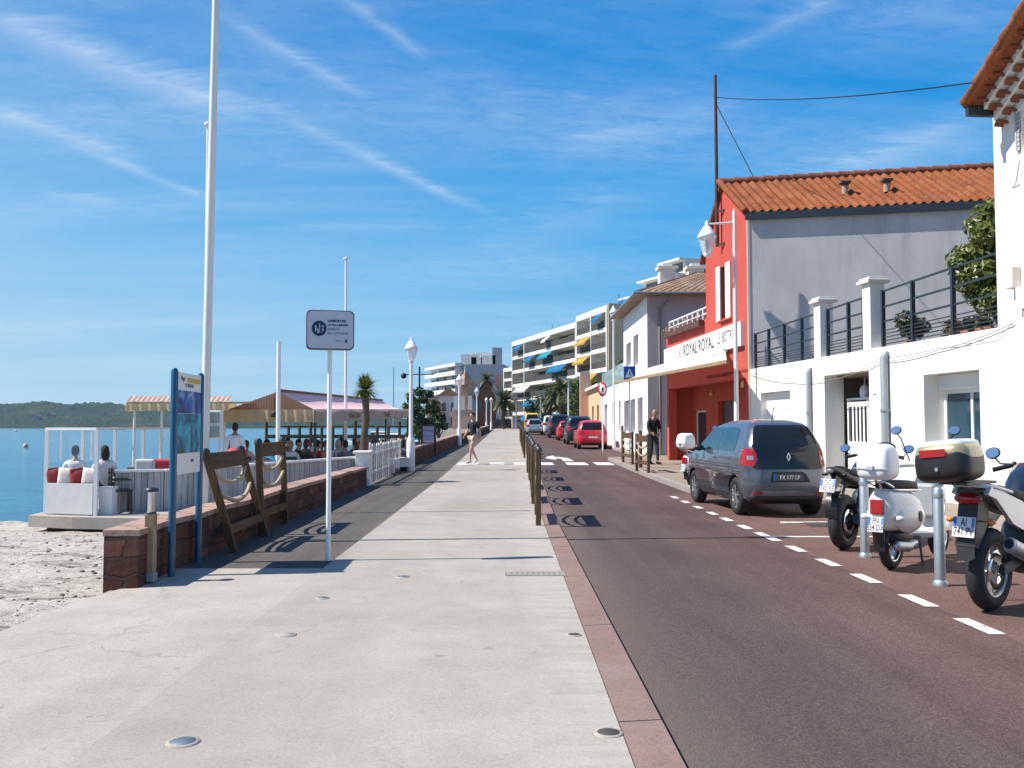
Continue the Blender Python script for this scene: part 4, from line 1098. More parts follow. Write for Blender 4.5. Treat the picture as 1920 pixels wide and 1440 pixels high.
b = MB(); b.box(dr[0], dr[1], -1.1, -1.06, dr[2], dr[3]); b.box(dr[0]+.08, dr[1]-.08, -1.06, -1.045, .3, 1.0); b.box(dr[0]+.08, dr[1]-.08, -1.06, -1.045, 1.12, 2.1)
put('door', b.xf(FM), M('brown_door', (.07,.028,.02), .5, .2), rh, world=True)
inset_window(rh, *wa, -1.07, FM, white_paint, glass_teal, .07, 0)
inset_window(rh, *wb, -1.07, FM, M('bronze_frame', (.1,.07,.055), .5), glass_dark, .06, 0)
for pxl, pyl in ((1291, 742), (1336, 738), (1395, 722)):
    dd_ = -.86 if pxl < 1380 else .04
    u, z = fu(pxl, pyl, dd_); b = MB(); b.ell(fw(u, z, dd_+.04), (.06,.06,.085), 10, 6); b.bar(fw(u, z+.1, dd_), fw(u, z+.1, dd_+.06), .05, .03)
    put('wall_lamp', b, M('amber_glass', (.7,.42,.12), .3, .2), rh, world=True)
b = MB(); a0_ = fu(1391, 625, .08)[0]; a1_ = fu(1247, 660, .08)[0]; zA0, zA1 = fu(1391, 648, .08)[1], fu(1391, 602, .08)[1]
zB0, zB1 = fu(1247, 687, .08)[1], fu(1247, 656, .08)[1]
b.add([fw(a0_, zA0, .004), fw(a1_, zB0, .004), fw(a1_, zB1, .004), fw(a0_, zA1, .004), fw(a0_, zA0, .12), fw(a1_, zB0, .12), fw(a1_, zB1, .12), fw(a0_, zA1, .12)],
      [(0,1,2,3), (7,6,5,4), (0,4,5,1), (2,6,7,3), (1,5,6,2), (0,3,7,4)])
sgn = put('sign_board', b, white_pl2, rh, world=True, weld=True)
inkm = M('dark_lettering', (.06,.045,.05), .6, .1)
mid = lambda t, k: fw(a1_+(a0_-a1_)*t, (zB0+(zA0-zB0)*t)*(1-k)+(zB1+(zA1-zB1)*t)*k, .128)
xd = mid(.7, .5)-mid(.3, .5)
def sign_words(body, px0, px1, k, size, mat, bold=0):
    u0, u1 = fu(px0, 650, .128)[0], fu(px1, 630, .128)[0]; ta_, tb_ = (u0-a1_)/(a0_-a1_), (u1-a1_)/(a0_-a1_)
    o = text('lettering', body, size, mat, sgn, frame(mid((ta_+tb_)/2, k), xd, (0,0,1)), world=True, bold=bold)
    bpy.context.view_layer.update(); o.matrix_basis = o.matrix_basis @ Matrix.Diagonal((abs(u1-u0)/max(.01, o.dimensions.x), 1, 1, 1))
sign_words('LE', 1268, 1277, .46, .36, M('pink_lettering', (.42,.2,.2), .6))
sign_words('ROYAL ROYAL', 1281, 1338, .5, .56, inkm, .004)
sign_words('LE BISTRO', 1344, 1378, .55, .46, M('grey_lettering', (.2,.19,.2), .6))
# white tube balustrade with flower boxes on the terrace above
b = MB(); zr = zcp; ua, ub2 = ul+.05, ub_-.08
zrr = fu(1258, 618)[1]
for z in (zcp+.38, zcp+.18): b.tube([fw(ua, z, -.1), fw(ub2, z, -.1)], .035, 8)
for i in range(9): u = ua+(ub2-ua)*i/8; b.tube([fw(u, zcp, -.1), fw(u, zcp+.38, -.1)], .03, 6)
put('balustrade', b, white_paint, rh, world=True)
rnd = random.Random(2); b = MB(); fb = MB()
for i in range(7):
    u = ua+.4+(ub2-ua-.8)*i/6
    fb.box(u-.3, u+.3, .03, .2, -.1, .08)
    for k in range(45):
        p = V((u+rnd.uniform(-.35,.35), .1+rnd.uniform(-.1,.18), .05+rnd.uniform(-.12,.25))); s = .05
        b.add([p, p+V((s*rnd.uniform(-1,1), s, s*rnd.uniform(-1,1))), p+V((s, s*rnd.uniform(-1,1), s*rnd.uniform(0,1)))], [(0,1,2)], rnd.choice((0,0,1)))
for mb_ in (b, fb): mb_.v = [V((q.x, q.y, q.z+zcp-.12)) for q in mb_.v]
fbx = put('flower_box', fb.xf(FM), M('box_brown', (.09,.04,.03), .7), rh, world=True)
put('foliage', b.xf(FM), [leaf_md, M('rust_blossom', (.45,.1,.07), .7, .3)], fbx, world=True)
# awning let out over the front
aw = MB(); ta = fw(fu(1362, 655, .1)[0], fu(1362, 655, .1)[1], .13); tb = fw(a1_+.2, zB0-.02, .13)
dT = 1.75
dT = 1.35; oa_ = fu(1364, 678, dT); ob_ = fu(1152, 718, dT); oa = fw(oa_[0], oa_[1], dT); ob = fw(ob_[0], ob_[1], dT)
ta.z = zA0-.05; tb = fw(ob_[0]-.3, zB0-.02, .13)
aw = MB()
aw.grid(lambda x, y: ta.lerp(tb, x).lerp(oa.lerp(ob, x), y)-V((0,0,.05*math.sin(PI*y))), 10, 8)
aws = thing('awning', 'off white fabric awning let out over the red restaurant front', 'awning', ta)
put('fabric', aw, mk_fabric('offwhite_awning', (.66,.62,.57), .3), aws, world=True)
b = MB(); b.bar(oa, ob, .07, .09); put('front_bar', b, tanwood, aws, world=True)
b = MB(); b.bar(ta+V((0,0,.03)), tb+V((0,0,.03)), .13, .12); put('cassette', b, offwhite, aws, world=True)
for t_ in (.1, .9):
    a = ta.lerp(tb, t_); c = oa.lerp(ob, t_); k = (a+c)/2+FD*(.5 if t_ < .5 else -.5)-V((0,0,.12)); put('arm', MB().tube([a, k, c], .025, 6), tanwood, aws, world=True)
# rooftop mast with stays
bm_ = thing('roof_mast', 'tall rusty mast bracketed to the red gable and rising far above the roof', 'mast', fw(fu(1344, 470)[0], zl, .1))
um = fu(1345, 460, .14)[0]; ztopm = fu(1342, 140, .14)[1]; zbm = fu(1345, 462, .14)[1]
rustm = M('rusty_steel', (.06,.028,.022), .75, .3, 8)
put('pole', MB().tube([fw(um, zbm, .14), fw(um+.02, ztopm, .14)], [.06, .045], 8), rustm, bm_, world=True)
for z in (zbm+.05, zbm+1.05): put('bracket', MB().bar(fw(um, z, .14), fw(um-.28, z, .0), .05, .05), rustm, bm_, world=True)
put('stay', MB().tube([fw(um, fu(1346, 190, .14)[1], .14), D(1418, 342, 27.5)], .016, 5), wirem, bm_, world=True)
cable('overhead_wire', [fw(um, fu(1346, 178, .14)[1], .14), fw(uR-.1, zR+.35, .3)], .013, black_metal, 'overhead wire strung from the roof mast to the white house eaves', sag=.012)

# ---- tall slender lamp standard in front of the red building
def lantern(parent, c, s=1.0, mat=None, hang=False):
    """square-shouldered street lantern, c is the bottom of the glass"""
    c = V(c); mat = mat or white_paint
    b = MB(); b.lathe([(.06*s,-.06*s), (.10*s,0), (.09*s,.01*s)], c, 6); b.lathe([(.20*s,.36*s), (.22*s,.39*s), (.17*s,.46*s), (.09*s,.60*s), (.04*s,.64*s), (.045*s,.70*s), (.0,.76*s)], c, 12)
    for k in range(6):
        a = 2*PI*k/6; b.bar(c+V((.09*s*math.cos(a), .09*s*math.sin(a), 0)), c+V((.19*s*math.cos(a), .19*s*math.sin(a), .37*s)), .014*s, .014*s)
    h = put('lantern', b, mat, parent, world=True)
    g = MB(); g.lathe([(.085*s,.01*s), (.18*s,.36*s)], c, 6, cap=False, smooth=False); put('lantern_glass', g, mk_frost, h, world=True)
    return h
mk_frost = mk_glass('frosted_lantern_glass', (.8,.84,.86), .45, .3)
lp = D(1381, 790, 24.3); lp = V((lp.x, lp.y, .1))
ls = thing('street_lamp', 'tall slim white lamp standard with one arm in front of the red restaurant', 'street lamp', lp)
zt_ = D(1373, 398, 24.3).z
b = MB(); b.lathe([(.10,0), (.10,.5), (.075,.62), (.06,2.2), (.045,zt_-.1), (.0,zt_+.02)], (0,0,0), 14); put('shaft', b, offwhite, ls)
lt = D(1326, 480, 24.3); za_ = D(1373, 424, 24.3).z
b = MB(); b.tube([lp+V((0,0,za_)), V((lt.x, lt.y, za_+.05))], .028, 8); b.tube([V((lt.x, lt.y, za_+.05)), V((lt.x, lt.y, za_-.1))], .03, 8)
put('arm', b, offwhite, ls, world=True)
lantern(ls, (lt.x, lt.y, D(1326, 482, 24.3).z+.08), 1.22)
# ------------------------------------------------------------------ sea side: walls, barriers, signs
def low_wall(name, ya, yb, xf, hf, t, label):
    o = thing(name, label, 'wall', (xf(ya)-t/2, ya, 0)); n = max(2, int((yb-ya)/.8)); b = MB(); c = MB(); rnd = random.Random(int(ya))
    ysw = [ya+(yb-ya)*i/n for i in range(n+1)]; jit = [rnd.uniform(-.012, .012) for _ in ysw]
    def ring(i, mb, x0, x1, z0, z1): pass
    for i in range(n):
        a, e = ysw[i], ysw[i+1]; ha, he = hf(a)+jit[i], hf(e)+jit[i+1]
        for mb, xo, z0a, z1a, z0e, z1e in ((b, 0, gz(a)-.9, gz(a)+ha-.055, gz(e)-.9, gz(e)+he-.055), (c, .012, gz(a)+ha-.052, gz(a)+ha, gz(e)+he-.052, gz(e)+he)):
            X0a, X1a, X0e, X1e = xf(a)-t-xo, xf(a)+xo, xf(e)-t-xo, xf(e)+xo
            v = [(X0a,a,z0a),(X1a,a,z0a),(X1e,e,z0e),(X0e,e,z0e),(X0a,a,z1a),(X1a,a,z1a),(X1e,e,z1e),(X0e,e,z1e)]
            f = [(4,5,6,7),(1,2,6,5),(3,0,4,7),(0,3,2,1)]
            if i == 0: f.append((0,1,5,4))
            if i == n-1: f.append((2,3,7,6))
            mb.add(v, f)
    put('wall', b, redstone, o, world=True); put('coping', c, redcap, o, world=True); return o
low_wall('stone_wall', 8.02, 21.3, lambda Y: -3.24-.06*sm((Y-8)/13), lambda Y: .50-.03*sm((Y-8)/12), .30, 'low red sandstone wall between the beach terrace and the promenade, with open end face')
low_wall('stone_wall', 31.5, 112, lambda Y: -3.2+.012*max(0, Y-31.5), lambda Y: .62, .35, 'far stretch of red stone wall beyond the menu board')
# bollard light
p = G(281, 1089, .012); t = thing('bollard_light', 'square wooden bollard light with steel head beside the blue board', 'bollard light', p)
b = MB().cbox((0,0,.30), (.085,.085,.60)); put('post', b, tanwood, t, bevel=.006)
put('foot', MB().cbox((0,0,.035), (.10,.10,.07)), grey_metal, t)
put('lamp_tube', MB().tube([(0,0,.60),(0,0,.80)], .033, 14), chrome, t); put('cap', MB().lathe([(.062,.80),(.062,.825),(.03,.84),(0,.842)], n=18), dark_metal, t)
put('collar', MB().lathe([(.044,.60),(.044,.615),(.035,.62)], n=16), dark_metal, t)
# blue information board, its face turned to the promenade
pa = G(321, 1079, .012); pb = G(371, 1055, .012); zt_ = D(321, 690, pa.y).z
ib = thing('information_board', 'tall blue framed information board with sea photographs standing by the wall', 'information board', (pa.x, pa.y, .012))
for p in (pa, pb):
    b = MB(); b.tube([(p.x, p.y, .0), (p.x, p.y, zt_-.03), (p.x, p.y, zt_)], [.034, .034, .018], 16); put('post', b, blue_paint, ib, world=True)
ex = (pb-pa).normalized(); nz = ex.cross(V((0,0,1))); ln = (pb-pa).length-.07; o0 = pa+ex*.035
zz_ = [D(330, y, pa.y+.04).z for y in (891, 851, 774, 731, 697)]
def bd(u0, u1, z0, z1, d0, d1): 
    q = [o0+ex*(ln*u)+nz*d for u in (u0, u1) for d in (d0, d1)]
    vs = [(q[0].x,q[0].y,z0),(q[1].x,q[1].y,z0),(q[3].x,q[3].y,z0),(q[2].x,q[2].y,z0)]
    return MB().add(vs+[(x,y,z1) for x,y,z in vs], [(0,3,2,1),(4,5,6,7),(0,1,5,4),(1,2,6,5),(2,3,7,6),(3,0,4,7)])
panel = put('panel', bd(0, 1, zz_[0], zz_[4], -.014, .014), offwhite, ib, world=True)
def pic(name, stops, sc_, seed):
    m, nt_, bb = nt_new(name); co = coords(nt_); n1 = noise_(nt_, co, sc_, 5, .6, .8)
    c = ramp(nt_, n1, stops); L(nt_, c, bb.inputs['Base Color']); bb.inputs['Roughness'].default_value = .6; return m
put('photo_print', bd(.0, 1, zz_[2], zz_[3], .0145, .018), pic('dusk_print', [(.36,(.02,.015,.02)), (.45,(.01,.05,.2)), (.56,(.012,.14,.42)), (.68,(.45,.45,.6))], 3.3, 1), panel, world=True)
put('map_print', bd(.0, 1, zz_[1], zz_[2]-.004, .0145, .018), pic('coast_print', [(.36,(.02,.05,.05)), (.46,(.01,.12,.2)), (.56,(.02,.32,.42)), (.68,(.12,.42,.5))], 4.2, 2), panel, world=True)
put('title_bar', bd(.42, .95, zz_[3]+.085, zz_[3]+.13, .0145, .017), M('yellow_bar', (.45,.38,.03), .5), panel, world=True)
xr = ex; fr = lambda u, z: frame(o0+ex*(ln*u)+nz*.0165, ex, (0,0,1))
for u, z, s_, body in ((.22, zz_[3]+.105, .06, 'Plage'), (.5, zz_[3]+.04, .05, 'LE SENTIER'), (.66, zz_[0]+.11, .045, 'BAIE')):
    F0 = frame(V((0,0,z))+o0+ex*(ln*u)+nz*.0165, ex, (0,0,1)); text('lettering', body, s_, M('blue_grey_ink', (.06,.10,.18), .6), panel, F0, world=True, ext=.001, sx=1.0)
# boxed street sign on a slim pole
p = G(615, 1051, .02); ss = thing('street_sign', 'grey box sign with a round dark blue emblem on a slim white pole', 'sign', p)
zb_, zt_ = D(615, 656, p.y).z-p.z, D(615, 583, p.y).z-p.z
put('pole', MB().tube([(0,0,0), (0,0,zb_+.2)], .024, 14), white_paint, ss)
b = MB(); hw, hh, rr_ = .245, (zt_-zb_)/2, .05; pts = []
for cx, cz, a0 in ((hw-rr_, hh-rr_, 0), (-hw+rr_, hh-rr_, 90), (-hw+rr_, -hh+rr_, 180), (hw-rr_, -hh+rr_, 270)):
    for k in range(7): a = R(a0+15*k); pts.append((cx+rr_*math.cos(a), cz+rr_*math.sin(a)))
cz = (zb_+zt_)/2; sg_rot = Matrix.Rotation(R(14), 4, 'Z')
b.prism([sg_rot @ V((x, -.055, z+cz)) for x, z in pts], sg_rot.to_3x3() @ V((0, .11, 0)), 0, True)
sp_ = put('sign_box', b, M('sign_edge', (.10,.11,.12), .5, .1), ss, bevel=.006)
b = MB(); b.prism([sg_rot @ V((x*.955, -.061, z*.95+cz)) for x, z in pts], sg_rot.to_3x3() @ V((0, .005, 0)))
fp_ = put('face', b, M('sign_face', (.50,.51,.56), .4, .05, 3), sp_)
b = MB(); ring = [(-.115+.076*math.cos(2*PI*k/32), .012+.080*math.sin(2*PI*k/32)) for k in range(32)]
b.prism([sg_rot @ V((x, -.064, z+cz)) for x, z in ring], sg_rot.to_3x3() @ V((0, .003, 0)))
em = put('emblem', b, navy, fp_)
b = MB()
for (xa, za, xb, zb2, w) in ((-.035,-.03,-.035,.028,.014), (-.012,-.05,-.012,.0,.011), (-.035,.028,-.012,-.045,.009), (.004,-.045,.004,.05,.008), (.004,.012,.036,.034,.009), (.038,-.03,.038,.034,.012), (.02,-.05,.034,-.02,.009)):
    b.bar(sg_rot @ V((-.115+xa, -.066, cz+.012+za)), sg_rot @ V((-.115+xb, -.066, cz+.012+zb2)), w, .003)
put('emblem_mark', b, M('pale_mark', (.45,.52,.6), .5), fp_)
def sgt(body, x, z, s_, mat, al='LEFT', bold=0):
    F0 = frame(sg_rot @ V((x, -.0625, cz+z)), sg_rot.to_3x3() @ V((1,0,0)), (0,0,1)); text('lettering', body, s_, mat, fp_, F0, al, .001, 1.0, bold=bold)
sgt('LIAISON DE', -.03, .092, .036, navy, bold=.0015); sgt('LA VILLA JEANNE', -.03, .05, .027, navy, bold=.0012); sgt('ADRETS', -.03, .006, .034, M('grey_blue_ink', (.05,.09,.15), .5)); sgt('DU LITTORAL', -.03, -.038, .034, M('grey_blue_ink', (.05,.09,.15), .5)); sgt('Ville de', .05, -.115, .028, M('pale_ink', (.2,.24,.32), .5)); 
b = MB(); b.prism([sg_rot @ V((x, -.064, z+cz)) for x, z in ((.148,-.10),(.172,-.10),(.172,-.125),(.16,-.14),(.148,-.125))], sg_rot.to_3x3() @ V((0,.003,0))); put('crest', b, M('grey_blue_ink', (.05,.09,.15), .5), fp_)
# wooden rope barriers: two posts, top board, low board, two rope swags
def rope_barrier(name, label, loc, rz, ln=1.5, h=1.06, group=None, mat=None, lean=0.0, board=True):
    t = thing(name, label, 'barrier', loc, rz, group); mat = mat or oldwood
    Ml = Matrix.Rotation(-lean, 4, 'Y')
    for y in (0, ln):
        b = MB(); b.cbox((0, y, h/2-.02), (.075,.075,h)); b.lathe([(.055,h-.04),(.055,h+.0),(.03,h+.03),(0,h+.032)], (0,y,0), 4, 1); put('post', b.xf(Ml), [mat, dark_metal], t, bevel=.005)
    b = MB(); b.box(-.034, .034, .04, ln-.04, h-.215, h-.03); put('top_board', b.xf(Ml), oldwoody, t, bevel=.006)
    if board: b = MB(); b.box(-.03, .03, .04, ln-.04, .22, .32); put('low_board', b.xf(Ml), oldwoody, t, bevel=.006)
    for z in (h-.24, h-.46):
        pts = [(0, .02+(ln-.04)*k/12, z-.16*(1-(2*k/12-1)**2)) for k in range(13)]; put('rope', MB().tube(pts, .025, 7).xf(Ml), rope, t)
    return t
ga = G(437, 1036, .012); rope_barrier('rope_barrier', 'leaning weathered rope barrier propped against the wall nearest the blue board', (ga.x+.02, ga.y, .0), R(1), 1.42, 1.18, 'rope barriers by the sandstone wall', None, R(17))
gb = G(487, 985, .012); rope_barrier('rope_barrier', 'upright weathered rope barrier against the wall behind the leaning one', (-3.16, 11.75, .0), R(1), 1.35, 1.22, 'rope barriers by the sandstone wall', None, R(3))
base_b = None; ordn = ['nearest', 'second', 'third', 'fourth', 'fifth', 'sixth', 'seventh', 'eighth', 'ninth', 'tenth', 'eleventh', 'twelfth', 'thirteenth', 'fourteenth']
yk = [12.75, 16.3, 19.8, 23.3, 26.8] + [36.5+3.6*i for i in range(9)]
for i, y in enumerate(yk):
    lab = f'{ordn[i]} wooden rope barrier from the camera in the row along the kerb'
    x = kx(y)-.30-.004*i
    if base_b is None: base_b = rope_barrier('rope_barrier', lab, (x, y, .02), R(-1), 1.55, 1.07, 'rope barriers along the kerb', greenwood)
    else: dup(base_b, (x, y, gz(y)+.02), R(-1), lab)
for (px, py, rz, lab) in ((1216, 888, 4, 'rope barrier at the pavement edge nearest the walking man'), (1186, 874, 4, 'rope barrier at the pavement edge beyond the walking man, further up the street')):
    q = G(px, py, .1); dup(base_b, (q.x, q.y, gz(q.y)+.1), R(rz), lab, 'rope barriers by the crossing')
for (px, py, lab) in ((1201, 879, 'thick wooden post standing between the two pavement rope barriers'), (1167, 866, 'slender dark wooden post by the far end of the crossing')):
    q = G(px, py, .1); hh = 1.15 if px > 1180 else 1.25
    b = MB(); b.tube([(0,0,0), (0,0,hh-.03), (0,0,hh)], [.06 if px > 1180 else .045]*2+[.03], 12); solid('wooden_post', b, oldwood, lab, 'post', None, (q.x, q.y, gz(q.y)+.1), world=False)
# grey steel bollards by the parked bikes
bl = None
for (px, pb_, pt_, lab) in ((1763, 1098, 912, 'grey steel bollard between the white scooter and the large motorcycle'), (1622, 1045, 884, 'grey steel bollard in front of the black motorcycle and scooter topcase')):
    q = G(px, pb_, 0); h = D(px, pt_, q.y).z
    if bl is None:
        bl = thing('steel_bollard', lab, 'bollard', q, 0, 'grey steel bollards of the bike bay')
        put('shaft', MB().lathe([(.046,0),(.046,h-.03),(.03,h-.005),(0,h)], n=18), galv, bl); put('foot_ring', MB().lathe([(.065,0),(.065,.03),(.05,.05)], n=18), galv, bl); put('head_ring', MB().lathe([(.05,h-.1),(.052,h-.08),(.05,h-.06)], n=18), galv, bl)
    else: dup(bl, q, 0, lab)
# masts and flagpoles on the beach side
def mast(px0, py0, px1, py1, Y, r0, r1, label, cap=True, name='flagpole', mat=None, zb=-.5, crossarm=None):
    a = D(px0, py0, Y); c = D(px1, py1, Y); a = a+(a-c)*((a.z-zb)/(c.z-a.z)); t = thing(name, label, 'pole', a)
    put('shaft', MB().tube([a, (a+c)/2, c], [r0, (r0+r1)/2, r1], 16), mat or white_paint, t, world=True)
    if cap: put('finial', MB().lathe([(r1,-.02), (r1*2.2,0), (r1*2.2,.04), (r1*.8,.06), (0,.07)], c, 12), offwhite, t, world=True)
    return t, a, c
t, a, c = mast(383, 870, 405, 0, 10.95, .056, .043, 'tall thick white lighting mast behind the blue board running out of the picture', False, 'lighting_mast', offwhite)
dv = (c-a).normalized(); top = a+dv*((8.15-a.z)/dv.z)
put('upper_shaft', MB().tube([c, top], [.043, .036], 14), white_paint, t, world=True)
put('lamp_head', MB().cbox(top+V((.16,0,.03)), (.5,.2,.09)), grey_metal, t, world=True, bevel=.02)
bx = D(403, 796, 11.1); b = MB(); b.cbox(bx, (.17,.10,.34)); fb_ = put('floodlight', b, offwhite, t, world=True, bevel=.01)
b = MB(); b.cbox(bx+V((0,-.055,.085)), (.14,.012,.13)); b.cbox(bx+V((0,-.055,-.085)), (.14,.012,.13)); put('lens', b, M('greenish_lens', (.25,.32,.31), .15, .2), fb_, world=True)
put('bracket', MB().bar(bx+V((-.22,0,.02)), bx+V((-.06,0,.02)), .03, .03), dark_metal, t, world=True)
mast(384, 860, 391, 236, 14.5, .04, .03, 'slimmer white flagpole with a small cap close behind the lighting mast')
mast(521, 860, 523, 640, 20.5, .05, .046, 'short plain white pole rising in front of the striped canopy', False)
mast(648, 830, 649, 486, 29, .055, .04, 'white flagpole with ball top behind the grey box sign')
# menu board
p = G(803, 862, .012); p.z = gz(p.y); mb_t = thing('menu_board', 'wooden menu board with a bluish poster standing by the picket fence', 'menu board', p, R(4))
s_ = p.y/FPX; w_, h_ = 27*s_, 60*s_
for x in (-w_/2, w_/2): put('leg', MB().bar((x,0,0), (x,.06,h_+.05), .05, .05), oldwood, mb_t)
b = MB(); b.box(-w_/2, w_/2, .02, .06, .22, h_); put('board', b, oldwood, mb_t)
b = MB(); b.box(-w_*.38, w_*.38, .004, .018, .30, h_-.08); po = put('poster', b, M('bluish_poster', (.33,.38,.52), .35, .12, 5), mb_t)
text('lettering', 'MENU', .16, M('grey_blue_ink', (.05,.09,.15), .5), po, frame((0, .003, h_-.25), (1,0,0), (0,0,1)), ext=.001)
for k in range(6): text('lettering', ('Poissons grillés', 'Salades', 'Pâtes fraîches', 'Desserts', 'Vins', 'Glaces')[k], .075, M('grey_blue_ink', (.05,.09,.15), .5), po, frame((0, .003, h_-.48-.15*k), (1,0,0), (0,0,1)), ext=.001)
for x in (-w_/2, w_/2): put('rear_leg', MB().bar((x,.06,h_), (x,.5,0), .04, .04), oldwood, mb_t)
# white promenade lamps
def lamp_post(px, pyb, pyt, Y, label, group='white lamp posts along the promenade', head=None, proto=[None]):
    q = D(px, pyb, Y); q.z = gz(Y)+.01; h = D(px, pyt, Y).z-q.z
    t = thing('lamp_post', label, 'street lamp', q, 0, group); k = h/4.2
    put('shaft', MB().lathe([(.13*k,0),(.13*k,.9*k),(.10*k,.98*k),(.065*k,1.1*k),(.05*k,3.4*k)], n=14), white_paint, t)
    lantern(t, q+V((0,0,3.42*k)), k*1.0)
    return t
for a in ((770, 885, 630, 28, 'nearest white lamp post, beside the picket fence and menu board'), (861, 834, 700, 53, 'second white lamp post, in front of the brown stone villa'), (894, 818, 725, 75, 'third white lamp post, just right of the person in shorts'),
          (912, 808, 744, 112, 'left one of the two small far white lamp posts before the villa'), (921, 808, 744, 114, 'right one of the two small far white lamp posts before the villa')): lamp_post(*a)
# ------------------------------------------------------------------ beach restaurant terrace
TF = -.30     # terrace floor
sl_ = thing('terrace_slab', 'pale concrete slab under the beach restaurant terrace, sand undercut below its front', 'terrace', (-6, 17.5, TF))
c0 = G(75, 966, TF); c0 = V((-9.15, 17.6, TF)); pts = [(-9.2,17.55), (-8.2,17.2), (-3.56,16.4), (-3.56,45), (-11.5,45), (-9.9,24)]
b = MB(); b.prism([V((x, y, TF-.22)) for x, y in pts], V((0,0,.22)))
put('slab', b, concrete2, sl_, world=True)
put('footing', MB().prism([V((x+(.25 if x < -5 else 0), y+.22, -1.8)) for x, y in pts], V((0,0,1.8+TF-.225))), M('wet_dark_stone', (.06,.055,.05), .9, .3, 4, bump=.8, bs=12), sl_, world=True)
put('ledge', MB().prism([V((-9.45,17.5,-.95)), V((-8.2,17.0,-.95)), V((-4.6,16.45,-.95)), V((-4.6,16.9,-.95)), V((-8.2,17.4,-.95)), V((-9.3,17.9,-.95))], V((0,0,.28))), concrete2, sl_, world=True)
# sea-side wind screen: white posts, rail, clear panes
ws = thing('wind_screen', 'white framed clear wind screen along the sea edge of the terrace', 'wind screen', (-9.0, 17.75, TF))
def edge(t): return V((-9.0-.75*t, 17.75+6.6*t, 0)) if t >= 0 else V((0,0,0))
zt = D(88, 806, 17.75).z
tpx = [88, 155, 215, 268, 300, 345]
epos = []
for px in tpx:
    # the screen runs from the front corner away along the sea edge
    best = min((abs((CAMP + (edge(t/200)-CAMP)).x - D(px, 850, edge(t/200).y).x), t/200) for t in range(0, 700)); epos.append(best[1])
front = [(-9.0, 17.75), (-8.05, 17.45)]
for px, t in zip(tpx, epos):
    p = edge(t); put('post', MB().cbox((p.x, p.y, (TF+zt)/2), (.07,.07,zt-TF)), white_paint, ws, world=True)
for a, c in zip(epos[:-1], epos[1:]):
    p, q = edge(a), edge(c); put('top_rail', MB().bar((p.x,p.y,zt+.02), (q.x,q.y,zt+.02), .06, .05), white_paint, ws, world=True)
    put('pane', MB().prism([V((p.x,p.y,TF+.1)), V((q.x,q.y,TF+.1)), V((q.x,q.y,zt-.02)), V((p.x,p.y,zt-.02))], V((.008,0,0))), glass_clear, ws, world=True)
p2 = D(181, 870, 17.45); p2 = V((p2.x, 17.45, 0)); pA = edge(0)
put('post', MB().cbox((p2.x, p2.y, (TF+zt)/2), (.07,.07,zt-TF)), white_paint, ws, world=True)
put('top_rail', MB().bar((pA.x,pA.y,zt+.02), (p2.x,p2.y,zt+.02), .06, .05), white_paint, ws, world=True)
put('pane', MB().prism([V((pA.x,pA.y,TF+1.02)), V((p2.x,p2.y,TF+1.02)), V((p2.x,p2.y,zt-.02)), V((pA.x,pA.y,zt-.02))], V((0,.008,0))), glass_clear, ws, world=True)
for k, px in enumerate((113, 170)):
    a = D(px, 870, 17.6); put('mullion', MB().cbox((a.x, 17.62, zt-.3), (.03,.03,.55)), white_paint, ws, world=True)
# bench with white back board and cushions
bt = D(181, 907, 17.5).z
bench = thing('bench_seat', 'white board backed bench seat at the sea corner of the terrace', 'bench', (-8.5, 17.7, TF))
b = MB(); 
b.prism([V((pA.x+.05, pA.y-.03, TF+.02)), V((p2.x-.05, p2.y-.03, TF+.02)), V((p2.x-.05, p2.y-.03, bt)), V((pA.x+.05, pA.y-.03, bt))], V((0,.05,0)))
put('back_board', b, M('shaded_white_board', (.56,.555,.56), .6, .12, 5), bench, world=True)  # shade on the white back board is put into its greyed colour
put('seat', MB().prism([V((pA.x+.05, pA.y+.05, .02)), V((p2.x-.05, p2.y+.05, .02)), V((p2.x-.05, p2.y+.55, .02)), V((pA.x+.05, pA.y+.6, .02))], V((0,0,.08))), white_paint, bench, world=True)
cw = (p2-pA)
cols = [('dark red cushion in the sea corner of the bench', (.24,.018,.022)), ('off white cushion behind the man in a white shirt', (.62,.58,.52)), ('dark red cushion in the middle of the bench', (.25,.018,.022)), ('off white cushion at the inner end of the bench', (.64,.6,.55))]
for i, (lab, c) in enumerate(cols):
    q = pA+cw*((i+.55)/4.2)+V((0,.10,0)); q.z = bt+.03
    b = MB(); Mr = Matrix.Rotation(R((-8, 6, -5, 7)[i]), 3, 'Y')
    def cus(u, v):
        x = (u-.5)*2; z = (v-.5)*2; return (x, z)
    for sgn_ in (-1, 1):
        b.grid(lambda u, v: Mr @ V(((u-.5)*.33, sgn_*.055*(1-(2*u-1)**4)*(1-(2*v-1)**4)**1.0, (v-.5)*.34)), 8, 8, flip=(sgn_ > 0))
    o = solid('cushion', b, M('cushion_'+str(i % 2), c, .9, .1, 12), lab, 'cushion', 'cushions on the white bench', (q.x, q.y, q.z+.09), world=False, weld=True)
person('person in a white shirt with short dark hair seated on the bench, seen from behind', (D(141, 870, 18.35).x, 18.35, TF+.02), R(14), 'sit', (.66,.66,.66), (.04,.05,.08), skin_t, scale=.98)
person('person with long dark hair and a white top seated right of the white shirted man', (D(196, 870, 18.3).x, 18.3, TF+.02), R(38), 'sit', (.6,.58,.56), (.10,.05,.05), skin_t, 'long', sleeves='short', scale=.98)
